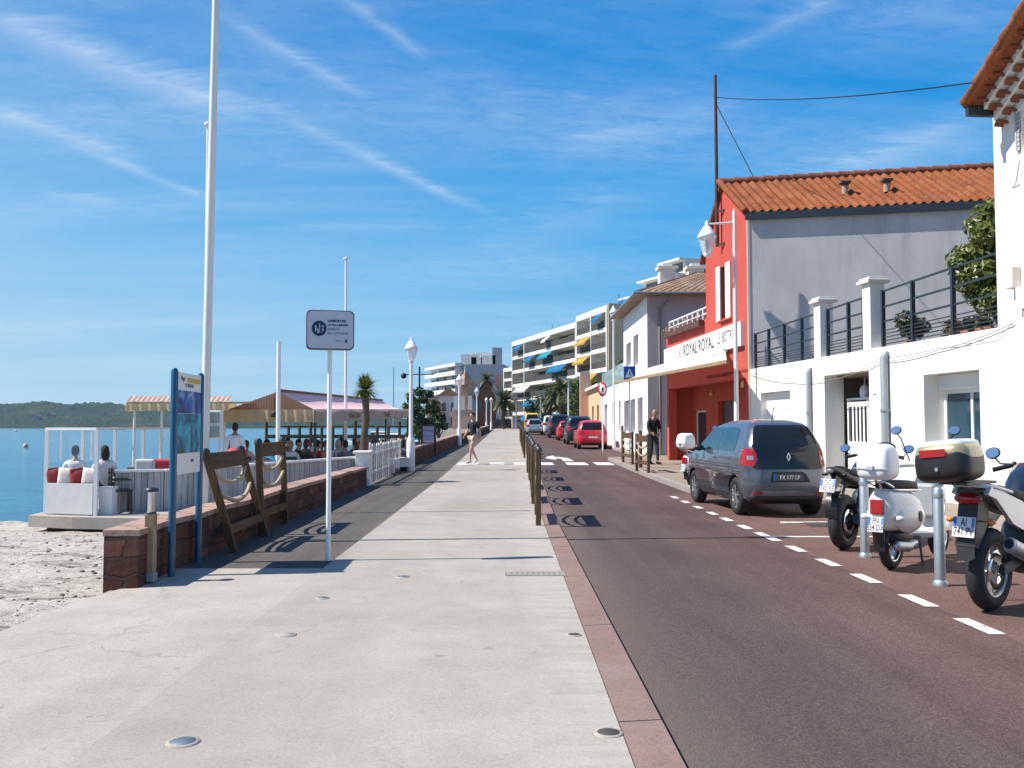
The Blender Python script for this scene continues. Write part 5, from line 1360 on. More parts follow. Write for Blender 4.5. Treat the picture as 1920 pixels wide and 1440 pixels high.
# planter bin and dark chair next to the fence
q = G(204, 944, TF); b = MB(); b.lathe([(.17,0), (.185,.5)], n=4, smooth=False); 
pl_ = thing('planter_bin', 'small white square bin standing beside the bench', 'bin', (D(203, 930, 17.75).x, 17.75, TF), R(45)); put('bin', b, white_paint, pl_, bevel=.008)
put('lid', MB().lathe([(.195,.5), (.195,.54), (.0,.55)], n=4, smooth=False), offwhite, pl_)
def wooden_chair(label, loc, rz, group='dark chairs on the terrace', proto=[None]):
    if proto[0] is not None: return dup(proto[0], loc, rz, label, group)
    t = thing('terrace_chair', label, 'chair', loc, rz, group)
    put('seat', MB().box(-.2,.2,-.2,.2,.43,.47), black_pl, t, bevel=.01)
    for x in (-.18,.18):
        put('leg', MB().bar((x,.18,0), (x*.95,.17,.43), .035,.035), black_pl, t); put('leg', MB().bar((x,-.2,0), (x,-.19,.88), .035,.035), black_pl, t)
        put('armrest', MB().bar((x*1.1,-.18,.66), (x*1.1,.16,.66), .04,.03), black_pl, t)
    b = MB()
    for z in (.58,.70,.82): b.box(-.18,.18,-.205,-.185,z,z+.07)
    put('backrest', b, black_pl, t); proto[0] = t; return t
q = G(228, 944, TF); wooden_chair('dark wooden chair between the white bin and the plank fence', (D(226, 930, 18.0).x, 18.0, TF), R(-60))
for px, Y, c, lab in ((272, 19.6, (.5,.5,.5), 'grey cushion on the terrace seat behind the short plank fence'), (305, 19.9, (.42,.03,.04), 'bright red cushion on the terrace seat beside the grey one')):
    q = D(px, 860, Y); b = MB(); sell_ = None; b.box(-.21,.21,-.06,.06,-.17,.13); solid('cushion', b, M('seat_cushion_%d' % px, c, .9, .1, 12), lab, 'cushion', 'cushions on the grey terrace seat', (q.x, Y, D(px, 872, Y).z), world=False, bevel=.05)
ts_ = thing('rattan_sofa', 'low grey terrace seat block between the plank fence and the sea screen', 'seat', (D(285, 880, 19.9).x, 20.0, TF)); put('seat', MB().box(-.75,.75,-.35,.35,0,.48), M('grey_rattan', (.22,.22,.22), .8, .2, 14), ts_, bevel=.03); put('backrest', MB().box(-.75,.75,.36,.46,0,.82), M('grey_rattan', (.22,.22,.22)), ts_, bevel=.02)
# whitewashed plank fence round the diners
f1 = [V((-7.75,18.3,0)), V((-7.2,21.6,0)), V((-3.9,23.3,0))]
for i, lab in enumerate(('short return of the whitewashed plank fence facing the bench', 'long whitewashed plank fence in front of the seated diners')):
    a, c = f1[i], f1[i+1]
    if i == 0: a, c = V((-7.85,18.2,0)), V((-7.0,18.55,0))
    else: a, c = V((-7.0,18.55,0)), V((-3.62,21.55,0))
    t = thing('plank_fence', lab, 'fence', (a.x, a.y, TF), 0, 'whitewashed plank fences of the terrace'); n = (c-a).normalized(); nrm = V((n.y,-n.x,0))
    za, zc_ = D(232, 880, 18.55).z, D(686, 856, 21.55).z
    if i == 0: zc_ = za
    put('boards', MB().prism([V((a.x,a.y,TF)), V((c.x,c.y,TF)), V((c.x,c.y,zc_-.05)), V((a.x,a.y,za-.05))], nrm*.04), planks, t, world=True)
    put('cap_rail', MB().bar(V((a.x,a.y,za-.02))+nrm*.02, V((c.x,c.y,zc_-.02))+nrm*.02, .16, .045), white_paint, t, world=True)
pr_ = G(683, 911, .012); t = thing('gate_pillar', 'square white pillar where the sandstone wall meets the picket fence', 'pillar', (-3.42, 21.55, 0))
put('shaft', MB().box(-.17,.17,-.17,.17,-.4,.76), white_pl, t, bevel=.01); put('cap', MB().box(-.21,.21,-.21,.21,.762,.83), white_pl, t, bevel=.015)
# white picket fence along the promenade
pk = thing('picket_fence', 'white picket fence between the promenade and the diners', 'fence', (-3.35, 22, 0))
ya, yb = 21.85, 31.2; n = 24; pv = put('rails', MB().bar((-3.36,ya,.25), (-3.36,yb,.25+gz(yb)), .04,.06).bar((-3.36,ya,.72), (-3.36,yb,.72+gz(yb)), .04,.06), white_paint, pk, world=True)
for i in range(n):
    y = ya+(yb-ya)*i/n; g0 = gz(y); h = .98 if i % 5 else 1.02; b = MB(); b.box(-3.335,-3.312,y,y+.15,g0+.02,g0+h-.06); b.add([(-3.335,y,g0+h-.06),(-3.312,y,g0+h-.06),(-3.312,y+.15,g0+h-.06),(-3.335,y+.15,g0+h-.06),(-3.335,y+.075,g0+h),(-3.312,y+.075,g0+h)], [(0,1,5,4),(2,3,4,5),(1,2,5),(3,0,4)])
    put('picket', b, M('shaded_picket', (.5,.49,.48), .7, .15, 5) if i % 3 else offwhite, pk, world=True)  # most pickets toned down, their partial shade put into the colour
# canopies
def canopy_flat():
    Yf, Yb = 22.0, 31.0; x0, x1 = D(237, 760, Yf).x, D(430, 760, Yf).x; z1, z0 = D(237, 757, Yf).z, D(237, 771, Yf).z; zr = D(300, 743, Yf+2).z
    t = thing('flat_canopy', 'beige fringed flat canopy at the sea end of the terrace', 'canopy', (x0, Yf, TF))
    put('roof', MB().prism([V((x0,Yf,z1)), V((x1,Yf,z1)), V((x1,Yb,z1+.25)), V((x0,Yb,z1+.25))], V((0,0,.05))), canvas, t, world=True)
    b = MB(); n = 40
    for i in range(n): xa, xb = x0+(x1-x0)*i/n, x0+(x1-x0)*(i+1)/n; b.add([(xa,Yf+.02,z1+.06),(xb,Yf+.02,z1+.06),(xb,Yf+.2,z1+.16),((xa+xb)/2,Yf+.28,z1+.21),(xa,Yf+.2,z1+.16)], [(0,1,2,3,4)])
    put('scalloped_edge', b, stripered, t, world=True)
    b = MB(); b.grid(lambda u, v: V((x0+(x1-x0)*u, Yf-.03+.015*math.sin(u*70), z0+(z1-z0)*v+(.02*abs(math.sin(u*30)) if v == 0 else 0))), 60, 3); b.grid(lambda u, v: V((x0-.02, Yf+(Yb-Yf)*u, z0+(z1-z0)*v+.25*u)), 10, 2)
    put('valance', b, canvas, t, world=True)
    for px in (252, 303, 412):
        p = D(px, 800, Yf+.15); put('post', MB().tube([(p.x,p.y,TF), (p.x,p.y,z1+.1)], .035, 8), offwhite, t, world=True)
canopy_flat()
def canopy_gable():
    Yf = 24.0; L0 = D(420, 770, Yf); Rt = D(590, 766, Yf); A = D(521, 733, Yf); zlo = D(500, 793, Yf).z; zv = L0.z
    Yb = 38.0; Re = D(767, 768, Yb); Ae = V((A.x+.8, Yb, A.z+.15)); Le = V((L0.x, Yb, L0.z+.1)); Rt.z = D(590, 768, Yf).z
    Rm = V((Rt.x, Yf, Rt.z))
    t = thing('gable_canopy', 'large gabled canopy with pale pink striped slope and lettered valance over the diners', 'canopy', (A.x, Yf, TF))
    b = MB(); b.grid(lambda u, v: (A.lerp(Ae, u)).lerp(Rm.lerp(Re, u), v)-V((0,0,.12*math.sin(PI*v)+.05*math.sin(u*PI*4)**2*v)), 24, 6)
    put('right_slope', b, pinkcan, t, world=True)
    put('left_slope', MB().grid(lambda u, v: (A.lerp(Ae, u)).lerp(L0.lerp(Le, u), v)-V((0,0,.08*math.sin(PI*v))), 10, 6, flip=True), browncan, t, world=True)
    put('gable_panel', MB().prism([V((L0.x,Yf,zv)), V((Rm.x,Yf,zv)), V((Rm.x,Yf,Rm.z)), V((A.x,Yf,A.z-.02))], V((0,.03,0))), browncan, t, world=True)
    b = MB(); b.grid(lambda u, v: V((L0.x+(Rm.x-L0.x)*u, Yf-.04+.015*math.sin(u*60), zlo+(zv+.03-zlo)*v+(.03*abs(math.sin(u*22)) if v == 0 else 0))), 60, 3); put('front_valance', b, canvas, t, world=True)
    zs0, zs1 = -.34, .02
    b = MB(); b.grid(lambda u, v: Rm.lerp(Re, u)+V((.02+.02*math.sin(u*60), 0, zs0+(zs1-zs0)*v)), 60, 3); sv = put('side_valance', b, canvas_grey, t, world=True)
    for u, body in ((.30, 'Royal Club'), (.66, 'The Bay')):
        p = Rm.lerp(Re, u)+V((.06,0,-.18)); text('lettering', body, .24, M('brown_ink', (.05,.03,.025), .7), sv, frame(p, Re-Rm, (0,0,1)), world=True, ext=.002, sx=1.3)
    for u in (.02, .35, .68, 1.0):
        p = Rm.lerp(Re, u); put('post', MB().tube([(p.x-.06,p.y,TF), (p.x-.06,p.y,p.z-.02)], .035, 8), dark_metal, t, world=True)
    for u in (0, 1): p = L0.lerp(Le, u); put('post', MB().tube([(p.x,p.y+.05,TF), (p.x,p.y+.05,p.z)], .035, 8), offwhite, t, world=True)
    put('ridge_cap', MB().bar(A+V((0,0,.02)), Ae+V((0,0,.02)), .12, .06), M('brown_cap', (.12,.06,.04), .7), t, world=True)
    q = D(514, 778, Yf-.1); put('hanging_lamp', MB().lathe([(.03,.16),(.05,.14),(.09,.02),(.08,0)], q+V((0,0,-.06)), 10).tube([q+V((0,0,.1)), q+V((0,0,.45))], .012, 5), black_metal, t, world=True)
canopy_gable()
# spiky palm in a pot by the pillar
def spiky(loc, h, r, label):
    t = thing('yucca_palm', label, 'palm', loc); rnd = random.Random(11)
    pts = [(.02*math.sin(k), .015*math.cos(k*1.7), h*k/10) for k in range(11)]; put('trunk', MB().tube(pts, [.10-.02*(k/10)+.012*(k % 2) for k in range(11)], 9), bark, t)
    b = MB()
    for i in range(280):
        a = rnd.random()*6.28; e = rnd.uniform(-.75, 1.45); d = V((math.cos(a)*math.cos(e), math.sin(a)*math.cos(e), math.sin(e))); w = d.cross(V((0,0,1))).normalized()*.022; l = r*rnd.uniform(.8, 1.15)
        o0 = V((0,0,h)); m_ = o0+d*l*.55; tip = o0+d*l-V((0,0,.10*l*math.cos(e)))
        b.add([o0-w*.6, o0+w*.6, m_+w, m_-w, tip], [(0,1,2,3), (3,2,4)])
    put('crown', b, leaf_br, t); return t
q = D(684, 850, 22.6); spiky((q.x, 22.6, TF), D(684, 730, 22.6).z-TF, .42, 'spiky palm with thick dark trunk rising beside the white pillar')
# tables, diners, waiter
def table(label, loc, proto=[None]):
    if proto[0] is not None: return dup(proto[0], loc, 0, label)
    t = thing('dining_table', label, 'table', loc, 0, 'white clothed tables of the diners'); put('tabletop', MB().box(-.4,.4,-.4,.4,.72,.75), white_paint, t)
    b = MB(); b.grid(lambda u, v: V((.42*math.cos(u*6.283)*(1.15 if int(u*8) % 2 else 1), .42*math.sin(u*6.283)*(1.15 if int(u*8) % 2 else 1), .755-.28*v)), 32, 2); b.lathe([(.0,.757),(.46,.756)], n=24, cap=False); put('cloth', b, M('table_linen', (.7,.7,.7), .8, .06), t)
    put('leg', MB().tube([(0,0,0),(0,0,.72)], .04, 8), dark_metal, t); proto[0] = t; return t
rnd = random.Random(21)
tops = [((.55,.5,.48),'pale grey top'), ((.03,.03,.035),'black top'), ((.45,.03,.03),'red top'), ((.1,.12,.2),'navy top'), ((.62,.62,.6),'white top'), ((.35,.16,.1),'rust top'), ((.2,.3,.45),'light blue top'), ((.3,.02,.04),'wine red top'), ((.12,.13,.13),'charcoal top')]
hairs = [((.015,.011,.009),'dark'), ((.09,.05,.028),'brown'), ((.25,.17,.09),'blond'), ((.3,.29,.28),'grey')]
spots = [(425,24.5,1,0), (462,25.0,4,1), (500,26.2,0,0), (545,24.6,4,2), (560,27.0,1,0), (575,27.6,8,1), (596,25.4,2,0), (612,24.8,5,1), (634,26.6,0,3), (648,25.2,8,0), (665,27.6,7,0), (672,25.6,2,1), (697,26.0,3,0), (706,28.2,5,1), (716,26.2,1,0), (730,27.4,1,0), (742,29.0,1,1), (756,28.4,3,0), (640,30.2,6,0), (590,31.0,4,1), (540,30.5,8,0), (690,32.0,4,2)]
prox = {}
for i, (px, Y, ti, hi) in enumerate(spots):
    q = D(px, 840, Y); lg = rnd.random() < .45; rzz = rnd.uniform(-PI, PI) if i % 3 else R(rnd.uniform(-40, 40))
    where = 'behind the long plank fence' if px < 640 else ('near the spiky palm' if px < 700 else 'behind the picket fence')
    side = ['first','second','third','fourth','fifth','sixth','seventh','eighth','ninth','tenth','eleventh','twelfth','thirteenth','fourteenth','fifteenth','sixteenth','seventeenth','eighteenth','nineteenth','twentieth','twenty-first','twenty-second'][i]
    lab = f'seated diner in a {tops[ti][1]} with {"long" if lg else "short"} {hairs[hi][1]} hair {where}'
    prox.setdefault(lab, []).append(px)
    person(lab, (q.x, Y, TF), rzz, 'sit', tops[ti][0], (.05,.05,.07), skin_t if i % 2 else skin_m, 'long' if lg else 'short', hairs[hi][0], 'short' if i % 2 else 'long', scale=1.0, group='diners under the canopy', full=False)
    wooden_chair('dark chair under a seated diner on the restaurant terrace', (q.x-.0, Y, TF), rzz, 'dark chairs under the diners')
for j, (px, Y) in enumerate(((445,24.9), (520,25.6), (565,26.0), (605,26.6), (640,25.8), (683,26.8), (720,27.0), (748,28.0))):
    q = D(px, 850, Y); table('small white clothed table among the seated diners', (q.x, Y+.1, TF))
q = D(440, 850, 22.8); person('person standing in a white shirt with back turned, serving behind the rope barrier', (q.x, 22.8, TF), R(8), 'serve', (.72,.73,.76), (.02,.02,.03), skin_t)
q = D(436, 860, 22.3); b = MB(); b.lathe([(.05,0),(.22,.12),(.26,.30),(.18,.40),(.05,.43)], n=14); solid('red_bag', b, M('red_cloth', (.5,.03,.03), .7), 'bright red bag on the fence top below the standing waiter', 'bag', None, (D(433,862,20.2).x, 20.6, D(433, 868, 20.2).z-.1), world=False)
q = D(545, 868, 22.6); b = MB(); b.grid(lambda u, v: V(((u-.5)*.55, (v-.5)*.2, .0+.30*math.sin(PI*u)*(1-.5*abs(2*v-1)))), 10, 6); b.box(-.26,.26,-.09,.09,-.02,.0); solid('blue_towel', b, M('light_blue_towel', (.06,.34,.5), .85, .1), 'light blue towel heaped on the long plank fence', 'towel', None, (q.x, 20.25, D(545, 866, 20.2).z-.04), world=False)
# wooden jetty out in the water
jt = thing('jetty', 'dark wooden jetty with railings crossing the water behind the restaurant', 'jetty', (-9, 62, -.78))
Yj = 66; x0, x1 = D(505, 812, Yj).x, D(772, 812, Yj).x; zd = D(600, 815, Yj).z
put('deck', MB().box(x0, x1, Yj-.9, Yj+.9, zd-.25, zd), oldwoody, jt, world=True)
put('handrail', MB().box(x0, x1, Yj-.85, Yj-.78, zd+.55, zd+.64), oldwoody, jt, world=True)
for i in range(14): x = x0+(x1-x0)*i/13; put('pile', MB().tube([(x,Yj-.8,-2),(x,Yj-.8,zd+(.95 if i % 4 == 0 else .6))], .11, 7), oldwood, jt, world=True)
# ------------------------------------------------------------------ cars
def paintm(name, col, metal=.0, rough=.32):
    return M(name, col, rough, .05, 3, metal=metal, coat=.8, spec=.5)
HATCH = [(.20,-.90,.89,.87,.25),(.28,-.975,.955,.955,.28),(.45,-1.0,.99,.993,.28),(.60,-1.0,.995,1.0,.28),(.70,-.997,.98,.990,.28),(.78,-.993,.96,1.004,.28),(.85,-.987,.925,.990,.28),(.92,-.978,.84,.98,.27),(.98,-.97,.64,.958,.25),(1.10,-.945,.545,.91,.22),(1.25,-.90,.40,.815,.20),(1.38,-.845,.25,.735,.20),(1.44,-.79,.11,.655,.22),(1.485,-.68,.0,.52,.26),(1.505,-.50,-.11,.32,.2)]
MPV = [(.20,-.92,.90,.87,.2),(.28,-.98,.96,.955,.25),(.50,-1.0,.995,.995,.25),(.75,-1.0,.98,1.0,.25),(.90,-.99,.94,.99,.25),(.98,-.985,.80,.98,.22),(1.06,-.975,.66,.955,.22),(1.25,-.95,.50,.91,.2),(1.42,-.92,.34,.855,.2),(1.52,-.88,.22,.80,.2),(1.58,-.80,.1,.70,.25),(1.60,-.66,-.05,.45,.2)]
def car(label, loc, rz, paint, prof=HATCH, Ln=3.6, W=1.42, H=1.5, plate=None, near=False, wheel_r=.30, group='cars parked along the street', dark_hatch=False, cat='car', name='parked_car', light=None):
    t = thing(name, label, cat, loc, rz, group); k = H/prof[-1][0]; hl = Ln/2; hw_ = W/2
    P = [(z*k, yr*hl, yf*hl, w*hw_, r) for z, yr, yf, w, r in prof]
    # refine stations
    Q = []
    for i in range(len(P)-1):
        for j in range(3):
            a = j/3; Q.append(tuple(P[i][m]*(1-a)+P[i+1][m]*a for m in range(5)))
    Q.append(P[-1])
    def at(z):
        z = max(P[0][0], min(P[-1][0], z))
        for i in range(len(P)-1):
            if P[i][0] <= z <= P[i+1][0]:
                a = (z-P[i][0])/(P[i+1][0]-P[i][0]); return tuple(P[i][m]*(1-a)+P[i+1][m]*a for m in range(5))
    def ring(st):
        z, yr, yf, w, r = st; r = min(r, w*.8, (yf-yr)*.45); out = []
        for cx, cy, a0 in ((w-r, yr+r, -90), (w-r, yf-r, 0), (-w+r, yf-r, 90), (-w+r, yr+r, 180)):
            for q in range(8): a = R(a0+90*q/7); out.append(V((cx+r*math.cos(a), cy+r*math.sin(a), z)))
        return out
    b = MB(); n = 32; rows = [ring(s) for s in Q]
    b.add([p for g_ in rows for p in g_], [(i*n+j, i*n+(j+1) % n, (i+1)*n+(j+1) % n, (i+1)*n+j) for i in range(len(rows)-1) for j in range(n)], 0, True)
    b.add(rows[0], [tuple(range(n))[::-1]], 1); b.add(rows[-1], [tuple(range(n))], 0, True)
    wy = (-.66*hl, .66*hl); tw = .17
    body = put('body', b, [paint, black_pl], t, weld=True)
    if near:
        cut = MB()
        for y in wy:
            for s in (-1, 1): cut.tube([(s*(hw_-.26), y, wheel_r), (s*(hw_+.2), y, wheel_r)], wheel_r+.045, 28, 1, smooth=False)
        co__ = put('tmpcut', cut, [paint, black_pl]); bo = body.modifiers.new('b', 'BOOLEAN'); bo.operation = 'DIFFERENCE'; bo.object = co__; bo.solver = 'EXACT'
        co__.parent = t; bpy.context.view_layer.update()
        me = bpy.data.meshes.new_from_object(body.evaluated_get(bpy.context.evaluated_depsgraph_get())); body.modifiers.clear(); body.data = me; bpy.data.objects.remove(co__)
        me.name = 'body'
    def ry(x, z, e=.004):
        _, yr, yf, w, r = at(z); r = min(r, w*.8); d = abs(x)-(w-r)
        if d <= 0: return yr-e
        d = min(d, r); return yr+r-math.sqrt(max(0, r*r-d*d))-e
    def rear(tab, nx=16, e=.004, x0=None):
        """patch laid on the tail: tab = [(z, xa, xb)]"""
        m_ = MB(); zs = [q[0]*k for q in tab]
        def fn(u, v):
            f = v*(len(tab)-1); i = min(int(f), len(tab)-2); a = f-i; z = (tab[i][0]*(1-a)+tab[i+1][0]*a)*k
            xa = tab[i][1]*(1-a)+tab[i+1][1]*a; xb = tab[i][2]*(1-a)+tab[i+1][2]*a; x = (xa+(xb-xa)*u)*hw_
            _, yr, yf, w, r = at(z); x = max(-w-e, min(w+e, x)); return V((x, ry(x, z, e), z))
        return m_.grid(fn, nx, (len(tab)-1)*5)
    def side(s, tab, nx=10, e=.004):
        def fn(u, v):
            f = v*(len(tab)-1); i = min(int(f), len(tab)-2); a = f-i; z = (tab[i][0]*(1-a)+tab[i+1][0]*a)*k
            y = ((tab[i][1]*(1-a)+tab[i+1][1]*a)*(1-u)+(tab[i][2]*(1-a)+tab[i+1][2]*a)*u)*hl; return V((s*(at(z)[3]+e), y, z))
        return MB().grid(fn, nx, (len(tab)-1)*4, flip=(s < 0))
    T = HATCH[-1][0]/1.505*P[-1][0]/k   # unscaled height
    h_ = T
    lo, hi = h_*.66, h_*.915
    if dark_hatch:
        put('tailgate_glass', rear([(.735,-.76,.76),(.77,-.84,.84),(.88,-.72,.72),(.99,-.74,.74),(1.08,-.80,.80),(1.25,-.73,.73),(1.37,-.66,.66),(1.415,-.58,.58)], 24), glass_dark, t)
    else: put('rear_window', rear([(lo,-.74,.74),(lo+.05,-.78,.78),(hi-.05,-.66,.66),(hi,-.58,.58)]), glass_dark, t)
    for s in (-1, 1):
        put('side_window', side(s, [(h_*.665,-.60,-.17),(h_*.70,-.63,-.17),(h_*.88,-.60,-.17),(h_*.915,-.52,-.17)]), glass_teal if near else glass_dark, t)
        put('side_window', side(s, [(h_*.665,-.14,.50),(h_*.70,-.14,.475),(h_*.88,-.14,.24),(h_*.915,-.14,.17)]), glass_teal if near else glass_dark, t)
        lt_ = light or ([(.79,.80,1.0),(.83,.76,1.01),(.95,.74,1.01),(1.02,.76,.995),(1.05,.82,.98)] if dark_hatch else [(h_*.50,.70,1.0),(h_*.56,.62,1.01),(h_*.64,.66,1.0)])
        tl_ = put('tail_light', rear([(z, s*a, s*c_) if s > 0 else (z, -c_, -a) for z, a, c_ in lt_], 12, .007), red_lamp, t)
        if near: put('lens', rear([(z, s*.80 if s > 0 else -.92, s*.92 if s > 0 else -.80) for z in (.88, .91, .94)], 6, .010), chrome, tl_)
        put('mirror', MB().ell((s*(hw_+.07), .30*hl, h_*.685), (.085,.05,.06), 10, 8).bar((s*(hw_-.03), .31*hl, h_*.665), (s*(hw_+.04), .30*hl, h_*.675), .05, .04), black_pl, t)
        if near:
            for y in (.52, -.15, -.615): put('door_seam', side(s, [(.30, y-.003, y+.003), (.98, y-.003, y+.003)], 1, .0025), black_pl, t)
            put('sill_trim', side(s, [(.24, -.44, .44), (.33, -.44, .44)], 8, .006), black_pl, t)
            put('door_handle', side(s, [(.86, -.12, -.02), (.885, -.12, -.02)], 4, .014), paint, t)
        for y in wy:
            m_ = Matrix.Rotation(PI/2, 3, 'Y') if s > 0 else Matrix.Rotation(-PI/2, 3, 'Y'); c0 = V((s*(hw_-.10), y, wheel_r)); r = wheel_r
            ty = MB(); ty.lathe([(r*.62,-.09),(r*.93,-.09),(r,-.06),(r,.06),(r*.93,.088),(r*.66,.092),(r*.62,.08)], c0, 28, 0, m_, cap=False); w_ = put('wheel', ty, rubber, t)
            rm_ = MB(); rm_.lathe([(r*.66,.07),(r*.64,.085),(r*.58,.06),(r*.56,-.02)], c0, 24, 0, m_, cap=False); rm_.lathe([(r*.57,.0),(0.001,.0)], c0, 20, 1, m_, cap=False); rm_.lathe([(r*.15,.06),(r*.1,.085),(0.001,.085)], c0, 12, 0, m_, cap=False)
            for q in range(5):
                for dq in (-.16, .16):
                    a = q*2*PI/5; p0 = V((r*.10*math.cos(a), r*.10*math.sin(a), .07)); p1 = V((r*.60*math.cos(a+dq), r*.60*math.sin(a+dq), .075)); rm_.bar(c0+m_ @ p0, c0+m_ @ p1, r*.085, .02, 0, m_ @ V((0,0,1)))
            put('rim', rm_, [M('alloy_grey', (.33,.34,.35), .35, .1, 6, metal=.7) , black_pl], w_)
    zb_ = .62 if not dark_hatch else .60
    if near:
        put('plate_recess', rear([(.54,-.44,.50),(.66,-.42,.40),(.70,-.40,.33)], 10, .004), black_pl, t)
        y_ = ry(0, .60*k, .012); pl_ = put('number_plate', MB().box(-.255, .215, y_-.010, y_, .565*k, .665*k), M('dark_plate', (.06,.065,.075), .4), t)
        put('plate_band', MB().box(-.253, -.205, y_-.0125, y_-.010, .567*k, .663*k), M('plate_blue', (.02,.12,.4), .5), pl_)
        text('lettering', plate, .088, M('plate_white', (.75,.75,.74), .5), pl_, frame((.0, y_-.0125, .613*k), (1,0,0), (0,0,1)), sx=.86, ext=.001, bold=.001)
        y2 = ry(0, .915*k, .008); 
        ring_ = [(0,.075),(.036,0),(0,-.075),(-.036,0)]; inn = [(0,.040),(.014,0),(0,-.040),(-.014,0)]; eb = MB()
        for i in range(4):
            j = (i+1) % 4; q = [ring_[i], ring_[j], inn[j], inn[i]]; eb.prism([(x, y2, .925*k+z) for x, z in q], (0,-.012,0))
        put('emblem', eb, chrome, t)
        put('lower_bumper', rear([(.205,-.80,.80),(.27,-.86,.86),(.33,-.72,.72)], 16, .006), black_pl, t)
        for s in (-1, 1): put('reflector', rear([(.355, .62 if s > 0 else -.86, .86 if s > 0 else -.62), (.385, .62 if s > 0 else -.86, .86 if s > 0 else -.62)], 8, .007), red_lamp, t)
        put('antenna', MB().tube([(0,-.60*hl,H-.02),(0,-.66*hl,H+.22)], [.009,.004], 6), black_pl, t)
        put('wiper', MB().bar((.02, ry(.02, 1.0*k, .012), 1.0*k), (.28, ry(.28, 1.03*k, .012), 1.04*k), .012, .014), black_pl, t)
    else:
        y_ = ry(0, zb_*k, .012); pl_ = put('number_plate', MB().box(-.23,.23,y_-.01,y_,(zb_-.05)*k,(zb_+.05)*k), M('plate_pale', (.6,.6,.6), .5), t)
        put('lower_bumper', rear([(.21,-.78,.78),(.34,-.86,.86)], 10, .006), black_pl, t)
    return t
gm = paintm('grey_metallic_paint', (.115,.132,.165), .5, .26)
car('grey hatchback with black glass tailgate parked by the garage door', (4.20, 15.75, 0), R(4), gm, HATCH, 3.6, 1.34, 1.52, 'FX 177 LP', True, dark_hatch=True, group=None)
redp = paintm('red_paint', (.52,.008,.018)); darkp = paintm('dark_navy_paint', (.012,.018,.03), .3); blackp = paintm('black_paint', (.01,.01,.012)); silver = paintm('silver_paint', (.42,.43,.46), .6); tealp = paintm('dark_teal_paint', (.02,.045,.06), .4); wpaint = paintm('car_white', (.62,.62,.62)); bluep = paintm('blue_car_paint', (.02,.06,.16), .3); yel = paintm('yellow_paint', (.65,.42,.02))
def carat(px, pyb, Y, W, label, paint, prof=HATCH, Ln=3.8, H=1.46, rz=0, **k):
    x = D(px, 810, Y).x; return car(label, (x, Y+Ln/2, gz(Y+1)+.0), R(rz), paint, prof, Ln, W, H, **k)
carat(1112, 838, 46.5, 1.55, 'bright red hatchback, nearest of the cars parked beyond the crossing', redp, HATCH, 3.7, 1.5)
carat(1088, 830, 54, 1.6, 'dark teal estate car parked just ahead of the bright red hatchback', tealp, MPV, 4.3, 1.72)
carat(1066, 822, 63.5, 1.5, 'small red car half hidden ahead of the dark teal estate car', redp, HATCH, 3.5, 1.4)
carat(1050, 818, 71, 1.7, 'large black people carrier parked in the middle of the far row', blackp, MPV, 4.5, 1.85)
carat(1035, 816, 82, 1.6, 'white car parked ahead of the large black people carrier', wpaint, MPV, 4.2, 1.8)
carat(1003, 813, 83, 1.58, 'silver hatchback driving away in the road lane', silver, HATCH, 3.9, 1.5, group=None)
carat(1020, 812, 95, 1.6, 'dark blue car parked beyond the white car', bluep, MPV, 4.2, 1.6)
carat(998, 811, 98, 1.7, 'yellow van driving ahead of the silver hatchback', yel, MPV, 4.4, 2.1, group=None)
carat(1012, 810, 112, 1.6, 'black car furthest up the parked row on the right', blackp, HATCH, 4.0, 1.5)
for i, (px, Y, pt, lab) in enumerate(((938, 150, darkp, 'dark navy car parked left of the far hedge'), (957, 153, blackp, 'black car parked before the middle of the far hedge'), (973, 151, silver, 'silver car parked before the right end of the far hedge'), (924, 149, tealp, 'dark teal car at the far end of the promenade'))):
    q = D(px, 806, Y); car(lab, (q.x, Y, gz(Y)), R(80), pt, HATCH if i % 2 else MPV, 3.9, 1.5, 1.5, group='cars parked before the far hedge')
# ------------------------------------------------------------------ motorcycles
def sell(mb, c, r, ex=.5, n=20, kk=12, m=0, Mx=None, top=1.0):
    """rounded box"""
    sp_ = lambda v, e: math.copysign(abs(v)**e, v); c = V(c); vs = []; fs = []
    for i in range(kk+1):
        a = -PI/2+PI*i/kk
        for j in range(n):
            b_ = 2*PI*j/n; p = V((r[0]*sp_(math.cos(a), ex)*sp_(math.cos(b_), ex), r[1]*sp_(math.cos(a), ex)*sp_(math.sin(b_), ex), r[2]*sp_(math.sin(a), ex)))
            if p.z > 0 and top != 1.0: p.x *= 1-(1-top)*p.z/r[2]; p.y *= 1-(1-top)*p.z/r[2]
            if Mx is not None: p = Mx @ p
            vs.append(c+p)
    for i in range(kk):
        for j in range(n):
            a = i*n+j; b_ = i*n+(j+1) % n; fs.append((a, b_, b_+n, a+n))
    mb.add(vs, fs, m, True); return mb
def loft(mb, secs, n=16, m=0, ex=.75):
    """smooth body through cross sections (y, z centre, half width, half height)"""
    sp_ = lambda v, e: math.copysign(abs(v)**e, v); vs = []
    for y, z, w, h in secs:
        for j in range(n): a = 2*PI*j/n; vs.append((w*sp_(math.cos(a), ex), y, z+h*sp_(math.sin(a), ex)))
    k = len(secs); fs = [(i*n+j, i*n+(j+1) % n, (i+1)*n+(j+1) % n, (i+1)*n+j) for i in range(k-1) for j in range(n)]
    mb.add(vs, fs, m, True); mb.add(vs[:n], [tuple(range(n))], m); mb.add(vs[-n:], [tuple(range(n))[::-1]], m); return mb
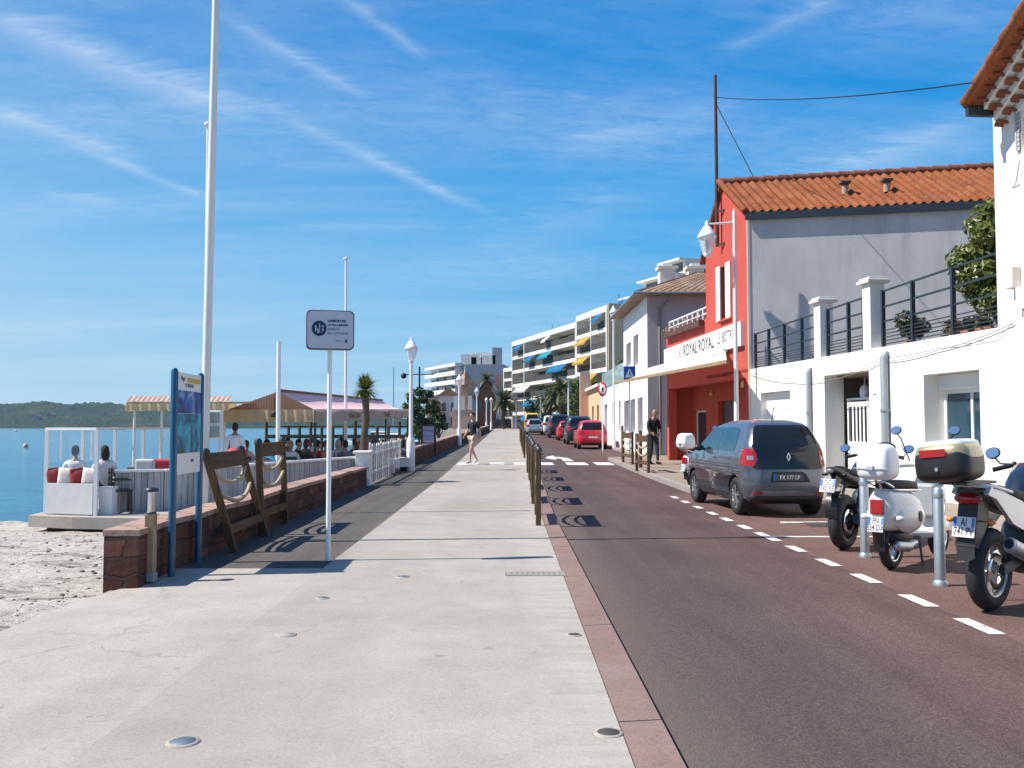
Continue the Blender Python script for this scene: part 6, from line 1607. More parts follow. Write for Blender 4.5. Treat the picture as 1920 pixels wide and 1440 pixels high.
def bike_wheel(t, y, r, w, spokes=6, rimmat=None, disc=True, fat=True):
    Mx = Matrix.Rotation(PI/2, 3, 'Y'); c = V((0, y, r)); b = MB(); prof = []
    for i in range(13):
        a = PI*(i/12)-PI/2; prof.append((r-w*.42+w*.42*math.cos(a), w/2*math.sin(a)))
    prof = [(r*.66, -w*.42)]+prof+[(r*.66, w*.42)]
    b.lathe(prof, c, 40, 0, Mx, cap=False); wh_ = put('wheel', b, rubber, t)
    rb = MB(); rb.lathe([(r*.68,-w*.40),(r*.62,-w*.40),(r*.60,0),(r*.62,w*.40),(r*.68,w*.40)], c, 32, 0, Mx, cap=False); rb.lathe([(r*.2,-w*.3),(r*.2,w*.3)], c, 16, 0, Mx)
    for q in range(spokes):
        a = q*2*PI/spokes; rb.bar(c+Mx @ V((r*.15*math.cos(a), r*.15*math.sin(a), 0)), c+Mx @ V((r*.63*math.cos(a+.15), r*.63*math.sin(a+.15), 0)), .035, .03)
    rb.lathe([(r*.1,-w*.62),(r*.1,w*.62)], c, 12, 1, Mx)
    put('rim', rb, [rimmat or black_metal, chrome], wh_)
    if disc:
        for s in (-1, 1):
            db = MB(); db.lathe([(r*.34,s*w*.42),(r*.48,s*w*.42),(r*.48,s*w*.42+.006),(r*.34,s*w*.42+.006)], c, 28, 0, Mx, cap=False); put('brake_disc', db, chrome, wh_)
    return wh_
def mirror(t, x, y, z, base, s=1.0):
    b = MB(); b.tube([base, (x*.85, y+.02, z-.09), (x, y, z-.02)], .008, 6); o = put('mirror', b, black_metal, t)
    g = MB(); Mx = Matrix.Rotation(R(-26), 3, 'X'); g.ell((x, y+.012, z), (.075*s, .02, .055*s), 14, 8, 0, Mx); put('mirror_back', g, black_pl, o)
    g = MB(); ring = [Mx @ V((.068*s*math.cos(2*PI*k/18), -.011, .048*s*math.sin(2*PI*k/18)))+V((x, y, z)) for k in range(18)]; g.add(ring, [tuple(range(18))]); put('mirror_glass', g, M('sky_mirror', (.75,.78,.8), .03, .02, 3, metal=1), o)
def plate2(t, c, w, h, l1, l2, tilt=-18, rz=0):
    Mx = Matrix.Translation(c) @ Matrix.Rotation(R(tilt), 4, 'X'); b = MB().box(-w/2, w/2, -.004, .004, -h/2, h/2).xf(Mx); o = put('number_plate', b, M('plate_white_face', (.72,.73,.74), .4, .03), t)
    for s, c_ in ((-1, (.02,.13,.55)), (1, (.10,.25,.5))):
        x = s*(w/2-.016); bb = MB().box(x-.015, x+.015, -.0062, -.004, .0, h/2-.006).xf(Mx); put('plate_band', bb, M('plate_band_%d' % (s+1), c_, .5), o)
    for body, z, s_ in ((l1, h*.22, .085), (l2, -h*.24, .085)): text('lettering', body, s_, M('plate_ink', (.02,.02,.025), .5), o, Mx @ frame((0, -.0046, z), (1,0,0), (0,0,1)), sx=.72, ext=.001, bold=.001)
    return o
HD = lambda deg: -R(deg)
# ---- black naked motorcycle
q = G(1580, 1031, 0); mk1 = thing('motorcycle', 'black naked motorcycle with upswept tail parked next to the grey hatchback', 'motorcycle', (q.x+.03, q.y+.04, 0), HD(43), 'motorcycles in the bike bay'); mk1.scale = (.88, 1, 1)
bike_wheel(mk1, 0, .315, .175); bike_wheel(mk1, 1.40, .30, .12)
put('swingarm', MB().bar((-.11,0,.315),(-.10,.55,.42),.03,.07).bar((.11,0,.315),(.10,.55,.42),.03,.07).tube([(-.14,0,.315),(.14,0,.315)],.02,8), black_metal, mk1)
b = MB(); sell(b, (0,.72,.45), (.17,.24,.22), .6); b.lathe([(.12,-.2),(.12,.2)], (0,.62,.42), 16, 0, Matrix.Rotation(PI/2, 3, 'Y')); put('engine', b, dark_metal, mk1)
b = MB(); loft(b, [(1.05,.86,.09,.10),(.95,.90,.15,.14),(.75,.92,.17,.14),(.5,.86,.12,.10),(.42,.82,.07,.05)]); put('fuel_tank', b, paintm('blue_black_paint', (.012,.02,.035), .2), mk1)
b = MB(); loft(b, [(.55,.83,.10,.05),(.3,.84,.15,.055),(.05,.87,.13,.05),(-.1,.91,.09,.045)]); put('seat', b, M('black_seat', (.012,.012,.013), .7, .2), mk1)
b = MB(); loft(b, [(.45,.76,.13,.07),(.15,.79,.13,.075),(-.10,.86,.10,.06),(-.30,.915,.07,.035),(-.36,.925,.05,.02)]); put('tail_fairing', b, black_pl, mk1)
put('tail_light', MB().ell((0,-.35,.905),(.055,.03,.03),12,6), M('smoked_lens', (.2,.2,.22), .2, .1), mk1)
put('plate_hanger', MB().prism([(-.05,-.12,.80),(-.05,-.28,.86),(-.05,-.40,.70),(-.05,-.36,.66)], (.10,0,0)), black_pl, mk1)
plate2(mk1, (0,-.415,.745), .19, .15, 'GC', '582 KE', -20)
put('rear_mudguard', MB().grid(lambda u, v: V(((u-.5)*.16, .02-.36*math.cos(R(-20+75*v)), .315+.36*math.sin(R(10+75*v)))), 4, 8), black_pl, mk1)
for s in (-1, 1): put('shock_absorber', MB().tube([(s*.12,.12,.42),(s*.12,.28,.72)],.03,8), dark_metal, mk1); put('fork_leg', MB().tube([(s*.10,1.40,.30),(s*.10,1.12,.98)],.025,8), chrome, mk1)
put('exhaust', MB().tube([(.14,.75,.30),(.17,.35,.27),(.19,-.05,.36)],[.04,.055,.055],12), dark_metal, mk1)
put('handlebar', MB().tube([(-.40,.93,1.02),(-.2,1.02,1.06),(0,1.06,1.03),(.2,1.02,1.06),(.40,.93,1.02)],.014,8).tube([(-.40,.93,1.02),(-.28,.985,1.045)],.02,8).tube([(.40,.93,1.02),(.28,.985,1.045)],.02,8), black_metal, mk1)
put('headlight', MB().ell((0,1.22,.93),(.10,.09,.10)), black_pl, mk1); put('front_mudguard', MB().grid(lambda u, v: V(((u-.5)*.13, 1.40-.33*math.cos(R(40+100*v)), .30+.33*math.sin(R(40+100*v)))), 4, 10), black_pl, mk1)
mirror(mk1, -.44, 1.0, 1.13, (-.30,.98,1.05)); mirror(mk1, .44, 1.0, 1.13, (.30,.98,1.05)); put('side_stand', MB().bar((-.1,.55,.28),(-.25,.5,.0),.025,.02), black_metal, mk1)
for s in (-1, 1): put('indicator', MB().ell((s*.13,-.22,.86),(.04,.025,.02),8,6).bar((s*.05,-.22,.87),(s*.12,-.22,.86),.012,.012), black_pl, mk1)
# ---- white classic scooter with topcase
scw = paintm('scooter_white', (.74,.735,.70), 0, .28)
def scooter(label, loc, rz, plate=('FN','834 DX'), case=True):
    t = thing('scooter', label, 'scooter', loc, rz, 'white scooters'); 
    bike_wheel(t, 0, .235, .115, 5, chrome, False); bike_wheel(t, 1.26, .235, .11, 5, chrome, False)
    b = MB(); loft(b, [(-.31,.57,.05,.10),(-.28,.58,.11,.17),(-.20,.59,.165,.20),(-.08,.585,.21,.21),(.08,.575,.245,.215),(.26,.56,.245,.205),(.40,.55,.19,.19),(.50,.54,.12,.15)], 26, 0, .85)
    for s in (-1, 1): b.ell((s*.15,.14,.52),(.115,.34,.165),22,14)
    put('rear_body', b, scw, t)
    for s in (-1, 1):
        put('cowl_grille', MB().ell((s*.268,.18,.52),(.012,.05,.055),10,6), M('grille_grey', (.1,.1,.11), .6), t)
        put('indicator', MB().ell((s*.20,-.20,.52),(.05,.035,.028),10,6), M('pale_lens', (.7,.7,.68), .2), t)
    put('tail_light', MB().box(-.075,.075,-.335,-.285,.555,.70), red_lamp, t, bevel=.012)
    plate2(t, (0,-.355,.465), .18, .145, plate[0], plate[1], -14)
    put('mudflap', MB().prism([(-.07,-.31,.42),(.07,-.31,.42),(.06,-.27,.20),(-.06,-.27,.20)], (0,.02,0)), black_pl, t)
    b = MB(); loft(b, [(-.16,.82,.10,.03),(-.05,.825,.15,.045),(.2,.82,.16,.05),(.42,.80,.13,.055),(.52,.77,.09,.04)]); put('seat', b, M('black_seat', (.012,.012,.013), .7, .2), t)
    put('seat_trim', MB().tube([(-.155,.45,.76),(-.16,.1,.775),(-.12,-.12,.785),(0,-.17,.79),(.12,-.12,.785),(.16,.1,.775),(.155,.45,.76)],.012,6), chrome, t)
    put('floorboard', MB().box(-.16,.16,.42,.90,.255,.30), M('floor_grey', (.2,.2,.2), .7), t, bevel=.02)
    b = MB(); b.grid(lambda u, v: V(((u-.5)*2*(.235-.07*abs(2*v-1)**2-.03*v), .90+.14*v+.05*(1-(2*u-1)**2), .28+.62*v)), 14, 14); b.grid(lambda u, v: V(((u-.5)*2*(.235-.07*abs(2*v-1)**2-.03*v), .885+.14*v+.05*(1-(2*u-1)**2), .28+.62*v)), 14, 14, flip=True); put('leg_shield', b, scw, t)
    put('inner_shield', MB().box(-.13,.13,.86,.97,.45,.80), M('inner_grey', (.3,.32,.33), .5), t, bevel=.03)
    put('front_mudguard', MB().ell((0,1.24,.30),(.105,.27,.18),16,10,0,None,-.1,1.0), scw, t)
    put('fork', MB().tube([(.075,1.26,.235),(.03,1.13,.5),(0,1.02,.95)],.025,8), scw, t)
    b = MB(); sell(b, (0,.98,.985),(.14,.10,.075),.7); b.tube([(-.34,.86,.985),(-.14,.96,1.0)],.03,8).tube([(.34,.86,.985),(.14,.96,1.0)],.03,8); put('headset', b, scw, t)
    for s in (-1, 1): put('grip', MB().tube([(s*.34,.86,.985),(s*.23,.915,.993)],.022,10), black_pl, t); mirror(t, s*.36, .93, 1.36, (s*.20,.95,1.03), .95)
    put('instrument_cluster', MB().ell((0,.93,1.05),(.085,.05,.03),12,6), black_pl, t)
    put('exhaust', MB().tube([(.13,.35,.24),(.15,.1,.22),(.15,-.16,.25),(.15,-.19,.252)],[.025,.05,.05,.015],12), galv, t)
    put('engine', MB().ell((.02,.12,.32),(.15,.26,.12)), black_pl, t); put('stand', MB().bar((-.1,.5,.24),(-.2,.46,0),.02,.02), black_metal, t); put('stand', MB().bar((.1,.5,.24),(.16,.45,.0),.02,.02), black_metal, t)
    if case:
        put('rack', MB().tube([(-.10,-.08,.80),(-.11,-.34,.87),(.11,-.34,.87),(.10,-.08,.80)],.012,6).tube([(0,-.20,.78),(0,-.25,.87)],.015,6), chrome, t)
        b = MB(); sell(b, (0,-.27,1.06),(.198,.18,.175),.46, 32, 18, 0, None, .84); tc_ = put('topcase', b, M('topcase_white', (.76,.76,.75), .35, .03, 3), t)
        put('case_seam', MB().tube([(-.20,-.44,1.00),(0,-.462,.995),(.20,-.44,1.00)],.006,5), M('seam_grey', (.35,.35,.35), .5), tc_); put('case_latch', MB().box(-.04,.04,-.475,-.45,.985,1.03), M('latch_grey', (.45,.46,.47), .4), tc_, bevel=.006)
        put('backrest', MB().ell((0,-.10,1.20),(.13,.05,.05),12,6), black_pl, tc_)
    return t
q = G(1674, 1068, 0); vs1 = scooter('white classic scooter with white topcase between the two grey bollards', (q.x+.0, q.y+.03, 0), HD(45)); vs1.scale = (.84, 1, 1)
q = G(1302, 908, .1); s2 = dup(vs1, (4.20, 20.4, gz(20)+.02), HD(58), 'white scooter half hidden behind the grey hatchback, its topcase showing')
# ---- large touring motorcycle, its big topcase over the bollard
q = G(1868, 1146, 0); mk3 = thing('motorcycle', 'large white and black touring motorcycle with gold and black topcase at the right edge', 'motorcycle', (q.x-.03, q.y+.03, 0), HD(51), 'motorcycles in the bike bay'); mk3.scale = (.80, 1, 1)
bike_wheel(mk3, 0, .315, .165, 5, M('pale_alloy', (.45,.43,.38), .35, .1, metal=.6)); bike_wheel(mk3, 1.45, .305, .115)
silv = paintm('silver_white_fairing', (.60,.60,.60), .25, .3)
put('swingarm', MB().bar((-.12,0,.315),(-.11,.58,.42),.04,.08).bar((.12,0,.315),(.11,.58,.42),.04,.08).tube([(-.15,0,.315),(.15,0,.315)],.022,8), dark_metal, mk3)
b = MB(); sell(b, (0,.75,.45),(.2,.28,.24),.6); put('engine', b, dark_metal, mk3)
b = MB(); loft(b, [(1.12,.88,.10,.12),(.98,.93,.17,.16),(.78,.95,.19,.16),(.55,.88,.13,.12),(.45,.83,.08,.06)]); put('fuel_tank', b, paintm('navy_tank', (.012,.02,.04), .2), mk3)
b = MB(); loft(b, [(.58,.84,.11,.05),(.35,.85,.165,.06),(.08,.90,.155,.055),(-.08,.925,.12,.045)]); put('seat', b, M('black_seat', (.012,.012,.013), .7, .2), mk3)
for s in (-1, 1):
    b = MB(); prof_ = [(.50,.70),(.30,.60),(.12,.66),(-.16,.86),(-.30,.90),(-.24,.96),(.0,.90),(.30,.82)]
    b.prism([(s*.125, y, z) for y, z in prof_], (s*.045,0,0)); put('side_panel', b, silv, mk3, bevel=.012)
b = MB(); loft(b, [(.30,.78,.12,.08),(.05,.83,.13,.075),(-.18,.88,.12,.055),(-.32,.905,.10,.035)]); put('tail_fairing', b, black_pl, mk3)
put('tail_light', MB().ell((0,-.33,.865),(.13,.045,.045),16,8), red_lamp, mk3)
put('plate_hanger', MB().prism([(-.09,-.16,.86),(-.09,-.32,.84),(-.09,-.40,.52),(-.09,-.34,.50),(-.09,-.14,.70)], (.18,0,0)), black_pl, mk3)
plate2(mk3, (0,-.405,.66), .20, .15, 'AI', '741 PV', -14)
put('mudflap', MB().prism([(-.085,-.40,.545),(.085,-.40,.545),(.075,-.385,.43),(0,-.38,.40),(-.075,-.385,.43)], (0,.015,0)), dark_pl, mk3)
put('grab_rail', MB().tube([(-.16,.12,.90),(-.17,-.18,.95),(-.12,-.34,.965),(.12,-.34,.965),(.17,-.18,.95),(.16,.12,.90)],.016,8), silv, mk3)
put('rack', MB().box(-.13,.13,-.56,-.08,.975,.995), black_pl, mk3)
for s in (-1, 1): put('indicator', MB().bar((s*.08,-.27,.70),(s*.17,-.29,.70),.014,.014).ell((s*.19,-.295,.70),(.04,.025,.022),10,6), amber, mk3)
TCM = Matrix.Translation((-.06,-.06,.01)) @ Matrix.Translation((0,-.44,1.1)) @ Matrix.Rotation(R(-5), 4, 'Y') @ Matrix.Translation((0,.44,-1.1))
b = MB(); Tl = Matrix.Rotation(R(0), 3, 'Y'); sell(b, (0,-.44,1.115),(.255,.205,.135),.5,32,16,0,None,1.0); tcb = put('topcase', b.xf(TCM), M('case_black', (.013,.013,.014), .38, .1), mk3)
b = MB(); sell(b, (0,-.44,1.175),(.252,.202,.105),.52,32,14,0,None,.93); b.v = [V((p.x*1.012, p.y, p.z)) for p in b.v]; put('case_band', b.xf(TCM), paintm('gold_band', (.40,.33,.17), .4, .3), tcb)
b = MB(); sell(b, (0,-.43,1.235),(.225,.185,.062),.55,32,12); put('case_lid', b.xf(TCM), paintm('pearl_lid', (.66,.66,.66), .1, .25), tcb)
put('reflector', MB().grid(lambda u, v: V((-.15+.24*u, -.648-.006*math.sin(PI*u), 1.17+.055*v-.0)), 8, 2).xf(TCM), red_lamp, tcb)
put('case_lock', MB().tube([(.0,-.655,1.08),(.0,-.635,1.08)],.016,10).xf(TCM), chrome, tcb)
put('exhaust', MB().tube([(.13,.85,.30),(.19,.5,.34),(.225,.12,.46),(.235,-.08,.52)],[.03,.04,.062,.060],14).tube([(.235,-.075,.518),(.236,-.10,.53)],[.058,.05],12), galv, mk3); put('exhaust_mouth', MB().tube([(.236,-.098,.529),(.237,-.112,.534)],[.040,.038],12), black_metal, mk3)
for s in (-1, 1): put('fork_leg', MB().tube([(s*.11,1.45,.30),(s*.11,1.14,1.0)],.026,8), chrome, mk3)
put('handlebar', MB().tube([(-.41,.88,1.03),(-.26,.98,1.07),(0,1.06,1.03),(.26,.98,1.07),(.41,.88,1.03)],.014,8), black_metal, mk3)
for s in (-1, 1): put('grip', MB().tube([(s*.41,.88,1.03),(s*.28,.965,1.065)],.021,10), black_pl, mk3); put('lever', MB().tube([(s*.26,1.02,1.06),(s*.40,.95,1.03)],.008,6).ell((s*.25,1.0,1.075),(.03,.03,.03),8,6), black_metal, mk3); mirror(mk3, s*.46, .98, 1.17, (s*.27,1.0,1.08), 1.05)
b = MB(); loft(b, [(1.32,.98,.06,.10),(1.25,1.02,.15,.15),(1.15,1.05,.19,.17),(1.05,1.03,.17,.12)]); put('headlight_cowl', b, paintm('cream_cowl', (.60,.54,.42), 0, .3), mk3)
put('windscreen', MB().grid(lambda u, v: V(((u-.5)*.34*(1-.25*v), 1.18-.12*v-.1*(2*u-1)**2, 1.14+.16*v)), 8, 6), paintm('cream_cowl', (.60,.54,.42), 0, .3), mk3)
put('front_mudguard', MB().grid(lambda u, v: V(((u-.5)*.13, 1.45-.335*math.cos(R(40+100*v)), .305+.335*math.sin(R(40+100*v)))), 4, 10), silv, mk3)
put('centre_stand', MB().bar((-.13,.5,.25),(-.2,.45,0),.03,.025).bar((.13,.5,.25),(.2,.45,0),.03,.025), black_metal, mk3)
put('rear_hugger', MB().grid(lambda u, v: V(((u-.5)*.15, -.36*math.cos(R(30+70*v)), .315+.36*math.sin(R(30+70*v)))), 4, 8), black_pl, mk3)
# ------------------------------------------------------------------ walkers
q = D(887, 869, 31.6); person('person in dark top and beige shorts walking on the promenade beyond the rope barriers', (q.x, 31.6, gz(31.6)+.03), R(140), 'walk', (.012,.016,.03), (.45,.37,.29), skin_m, 'short', (.03,.02,.015), 'short', 'short', (.6,.6,.62), 1.0)
q = D(1226, 868, 30.2); person('bald man in black jacket and dark jeans walking on the pavement towards the camera', (q.x, 30.2, gz(30)+.10), R(196), 'stroll', (.008,.008,.010), (.02,.024,.045), skin_t, 'bald', (.1,.1,.1), 'long', 'long', (.015,.015,.018), 1.02)
# ------------------------------------------------------------------ far side of the bay
def mk_woods_():
    m, nt, b = nt_new('far_woods'); co = coords(nt)
    n1 = noise_(nt, co, .018, 5, .6); n2 = noise_(nt, co, .14, 4, .65)
    c = ramp(nt, n1, [(.32, (.012,.026,.02)), (.5, (.02,.036,.022)), (.62, (.036,.048,.026)), (.74, (.075,.066,.045))])
    c = mixc(nt, .75, c, ramp(nt, n2, [(.3, (.45,.45,.5)), (.7, (1.3,1.3,1.2))]), 'MULTIPLY'); L(nt, c, b.inputs['Base Color']); b.inputs['Roughness'].default_value = .95; b.inputs['Specular IOR Level'].default_value = .1
    return m
mk_woods = mk_woods_()
def hills():
    rnd = random.Random(4); b = MB(); Y0 = 1150
    prof = [(-520, 30), (-60, 34), (0, 33), (60, 35), (130, 34), (220, 31), (330, 28), (450, 25), (560, 20), (700, 13), (780, 8)]
    def hgt(px):
        for i in range(len(prof)-1):
            if prof[i][0] <= px <= prof[i+1][0]: a = (px-prof[i][0])/(prof[i+1][0]-prof[i][0]); return prof[i][1]*(1-a)+prof[i+1][1]*a
        return 8
    n = 120
    def fn(u, v):
        px = -520+1300*u; p = D(px, 800, Y0); return V((p.x*(1+.25*v), Y0+320*v, -.8+hgt(px)*sm(v*1.15)))
    b.grid(fn, n, 10)
    structure('hills', b, M('shore_earth', (.014,.026,.024), .95, .3, .02))
    t = MB(); nu, nv = 1000, 46
    def canopy(u, v):
        px = -500+1270*u; vv = .02+v*.98; p = D(px, 800, Y0); x = p.x*(1+.25*vv); y = Y0+320*vv; h = hgt(px)
        q = V((x/9.0, y/9.0, 0)); dd = mnoise.voronoi(q)[0][0]; big = mnoise.fractal(V((x/60, y/60, 4)), 1, 2, 4)
        return V((x, y, -.8+h*sm(vv*1.15)*(1+.10*big)+min(1, v*14)*(3.6+2.6*big+3.2*max(0, 1-dd*2.1))))
    t.grid(canopy, nu, nv)
    structure('shore_woods', t, mk_woods, kind='stuff')
    vm = [M('villa_cream', (.3,.25,.21), .9), M('villa_roof', (.14,.075,.055), .9), M('villa_window', (.05,.05,.06), .4)]
    for i, (px, v, w, lab) in enumerate(((72, .30, 9, 'pale villa with a red roof among the trees of the far shore, furthest left'), (98, .34, 8, 'second red roofed villa on the far shore hill'))):
        p = D(px, 800, Y0); X = p.x*(1+.25*v); Y = Y0+320*v-14; g0 = -.8+hgt(px)*sm(v*1.15)+3
        h = thing('villa', lab, 'house', (X, Y, g0), 0, 'villas on the far shore'); put('wall', MB().box(-w/2,w/2,-4,4,-4,4), vm[0], h)
        put('roof', MB().prism([(-w/2-.8,-4.6,4.01),(w/2+.8,-4.6,4.01),(0,-4.6,6)], (0,9.2,0)), vm[1], h)
hills()
# ------------------------------------------------------------------ houses up the street on the line x = 5.75
X2 = 5.75
F2 = Matrix(((0,-1,0,X2),(1,0,0,0),(0,0,1,0),(0,0,0,1)))     # u up the street, d out towards the road
def f2box(px0, px1, py0, py1): 
    ua, ub = f2(px1, py0)[0], f2(px0, py0)[0]; return ua, ub, f2(px1, py1)[1], f2(px1, py0)[1]
def flatwin(parent, ua, ub, za, zb, M_, fr=None, gl=None, e=.0, depth=.12, name='window'):
    b = MB(); b.box(ua, ub, e, e+.03, za, zb); w = put(name, b.xf(M_), fr or white_paint, parent, world=True)
    g = MB(); g.box(ua+.08, (ua+ub)/2-.04, e+.03, e+.036, za+.1, zb-.1); g.box((ua+ub)/2+.04, ub-.08, e+.03, e+.036, za+.1, zb-.1); put('pane', g.xf(M_), gl or glass_dark, w, world=True)
    return w
uA, zE = f2(1213, 551); uB = f2(1169, 600)[0]; g_ = gz(40)+.1
ch = thing('tiled_house', 'pale two storey house with weathered tile roof and chimneys beside the red restaurant', 'house', (X2, uA, g_))
b = MB(); ops = []
for px, py0, py1 in ((1180, 642, 685), (1194, 627, 684)):
    u0 = f2(px+3, 660)[0]; u1 = f2(px-3, 660)[0]; ops.append((u0, u1, f2(px, py1)[1], f2(px, py0)[1]))
for px in (1176, 1188, 1202): u0 = f2(px+3, 760)[0]; u1 = f2(px-3, 760)[0]; ops.append((u0, u1, g_+.9, g_+2.4))
wall_open(b, uA, uB, g_-.3, zE, ops, .2); b.add([(uB,0,g_-.3),(uB,-8,g_-.3),(uB,-8,zE),(uB,0,zE)], [(3,2,1,0)])
put('facade', b.xf(F2), white_pl2, ch, world=True)
b = MB(); b.add([(uA,0,g_-.3),(uA,-9,g_-.3),(uA,-9,zE),(uA,0,zE)], [(0,1,2,3)]); put('side_wall', b.xf(F2), mauve_pl, ch, world=True)  # shaded side of the pale house put into a greyer plaster
for o in ops:
    s_ = put('window', MB().box(o[0]+.01, o[1]-.01, -.2, -.16, o[2]+.01, o[3]-.01).xf(F2), glass_dark, ch, world=True)
    put('shutter', MB().box(o[1]+.02, o[1]+.4, .01, .05, o[2], o[3]).xf(F2), M('faded_shutter', (.42,.40,.40), .7), ch, world=True)
b = MB(); yo = .55
e1 = V((X2-yo, uA-yo, zE-.02)); e2 = V((X2-yo, uB+yo, zE-.02)); e3 = V((X2+9+yo, uB+yo, zE-.02)); e4 = V((X2+9+yo, uA-yo, zE-.02))
zr_ = zE+2.05; r1 = V((X2+4.6, (uA+uB)/2-.2, zr_)); r2 = V((X2+5.0, (uA+uB)/2+.2, zr_))
def slope(a, c, p, q, nn):
    b.grid(lambda u, v: a.lerp(c, u).lerp(p.lerp(q, u), v)+V((0,0,.075*math.cos(2*PI*u*nn)*(1-v*.7))), nn*4, 10, smooth=True)
slope(e1, e4, r1, r2, 34); slope(e2, e1, r2, r1, 30)
b.add([e3, e2, r2], [(0,1,2)]); b.add([e4, e3, r2], [(0,1,2)])
b.add([e1-V((0,0,.07)), e2-V((0,0,.07)), e3-V((0,0,.07)), e4-V((0,0,.07))], [(0,1,2,3)])
rf = put('roof', b, tile_old, ch, world=True)
b = MB(); b.tube([e1-V((0,0,.02)), e4-V((0,0,.02))], .07, 8).tube([e1-V((0,0,.02)), e2-V((0,0,.02))], .07, 8); put('gutter', b, M('zinc', (.22,.2,.19), .6, .1, metal=.4), ch, world=True)
p = V((X2+.55, uA-.08, 0)); put('drainpipe', MB().tube([(X2+1.0,uA-.5,zE-.1), (X2+.5,uA-.12,zE-.6), (X2+.5,uA-.12,g_)], .06, 8), M('zinc', (.22,.2,.19), .6), ch, world=True)
for px, Yc, w in ((1250, uA+1.7, .34), (1303, uA+2.2, .34)):
    zt_ = D(px, 500, Yc).z; x = D(px, 500, Yc).x; b = MB(); b.box(x-w, x+w, Yc-.3, Yc+.3, zE+.3, zt_-.14); b.box(x-w-.09, x+w+.09, Yc-.38, Yc+.38, zt_-.14, zt_-.02); b.box(x-w*.6, x+w*.6, Yc-.2, Yc+.2, zt_-.02, zt_+.12); put('chimney', b, cream_pl, rf, world=True)
# low white house with roof terrace
uC = f2(1128, 780)[0]; zl_ = f2(1170, 716)[1]; g2 = gz(50)+.1
lh = thing('terrace_house', 'low white house with planted roof terrace beyond the tiled house', 'house', (X2, uB, g2))
b = MB(); ops = []
for pxa, pxb, pya, pyb in ((1164, 1160, 752, 808), (1154, 1147, 752, 800), (1139, 1133, 758, 822)):
    u0, u1 = f2(pxa, 780)[0], f2(pxb, 780)[0]; ops.append((u0, u1, max(g2, f2((pxa+pxb)/2, pyb)[1]), f2((pxa+pxb)/2, pya)[1]))
wall_open(b, uB, uC, g2-.3, zl_, ops, .25); b.add([(uB,0,zl_),(uC,0,zl_),(uC,-8,zl_),(uB,-8,zl_)], [(0,1,2,3)])
put('wall', b.xf(F2), white_pl2, lh, world=True)
for o in ops: put('window', MB().box(o[0], o[1], -.25, -.21, o[2], o[3]).xf(F2), M('pale_pane', (.35,.38,.42), .3, .2), lh, world=True)
put('glass_parapet', MB().box(uB, uC, -.06, -.03, zl_, zl_+1.0).xf(F2), mk_glass('teal_parapet', (.35,.55,.55), .75, .1), lh, world=True)
rnd = random.Random(9); c = MB()
for i in range(5): leaf_cards(c, (X2+.4+rnd.random()*.4, uB+1.2+i*1.9, zl_+1.0), (.5,.9,.55+.3*rnd.random()), 90, .16, rnd)
put('foliage', c, leaf_ol, lh, world=True)
# pink house
uD = f2(1103, 780)[0]; zp_ = f2(1128, 726)[1]+.1; g3 = gz(60)+.1
ph = thing('pink_house', 'narrow salmon pink house with ochre front beyond the low white house', 'house', (X2, uC, g3))
b = MB(); ops = []
for k in range(2):
    u0 = uC+1.6+k*3.4; ops.append((u0, u0+1.3, g3+.1, g3+2.3))
wall_open(b, uC+.01, uD, g3-.4, zp_, ops, .25); put('ochre_front', b.xf(F2), tan_pl, ph, world=True)
for o in ops: put('door', MB().box(o[0], o[1], -.25, -.2, o[2]-.3, o[3]).xf(F2), M('tan_door', (.3,.2,.12), .6), ph, world=True)
zt2 = D(1103, 698, uD).z; b = MB(); b.box(X2-.6, X2+.12, uD-.3, uD+.2, g3-.4, zt2); put('pink_pier', b, pink_pl, ph, world=True)
put('cornice', MB().box(uC, uD-.32, .01, .25, zp_-.02, zp_+.15).xf(F2), cream_pl, ph, world=True)
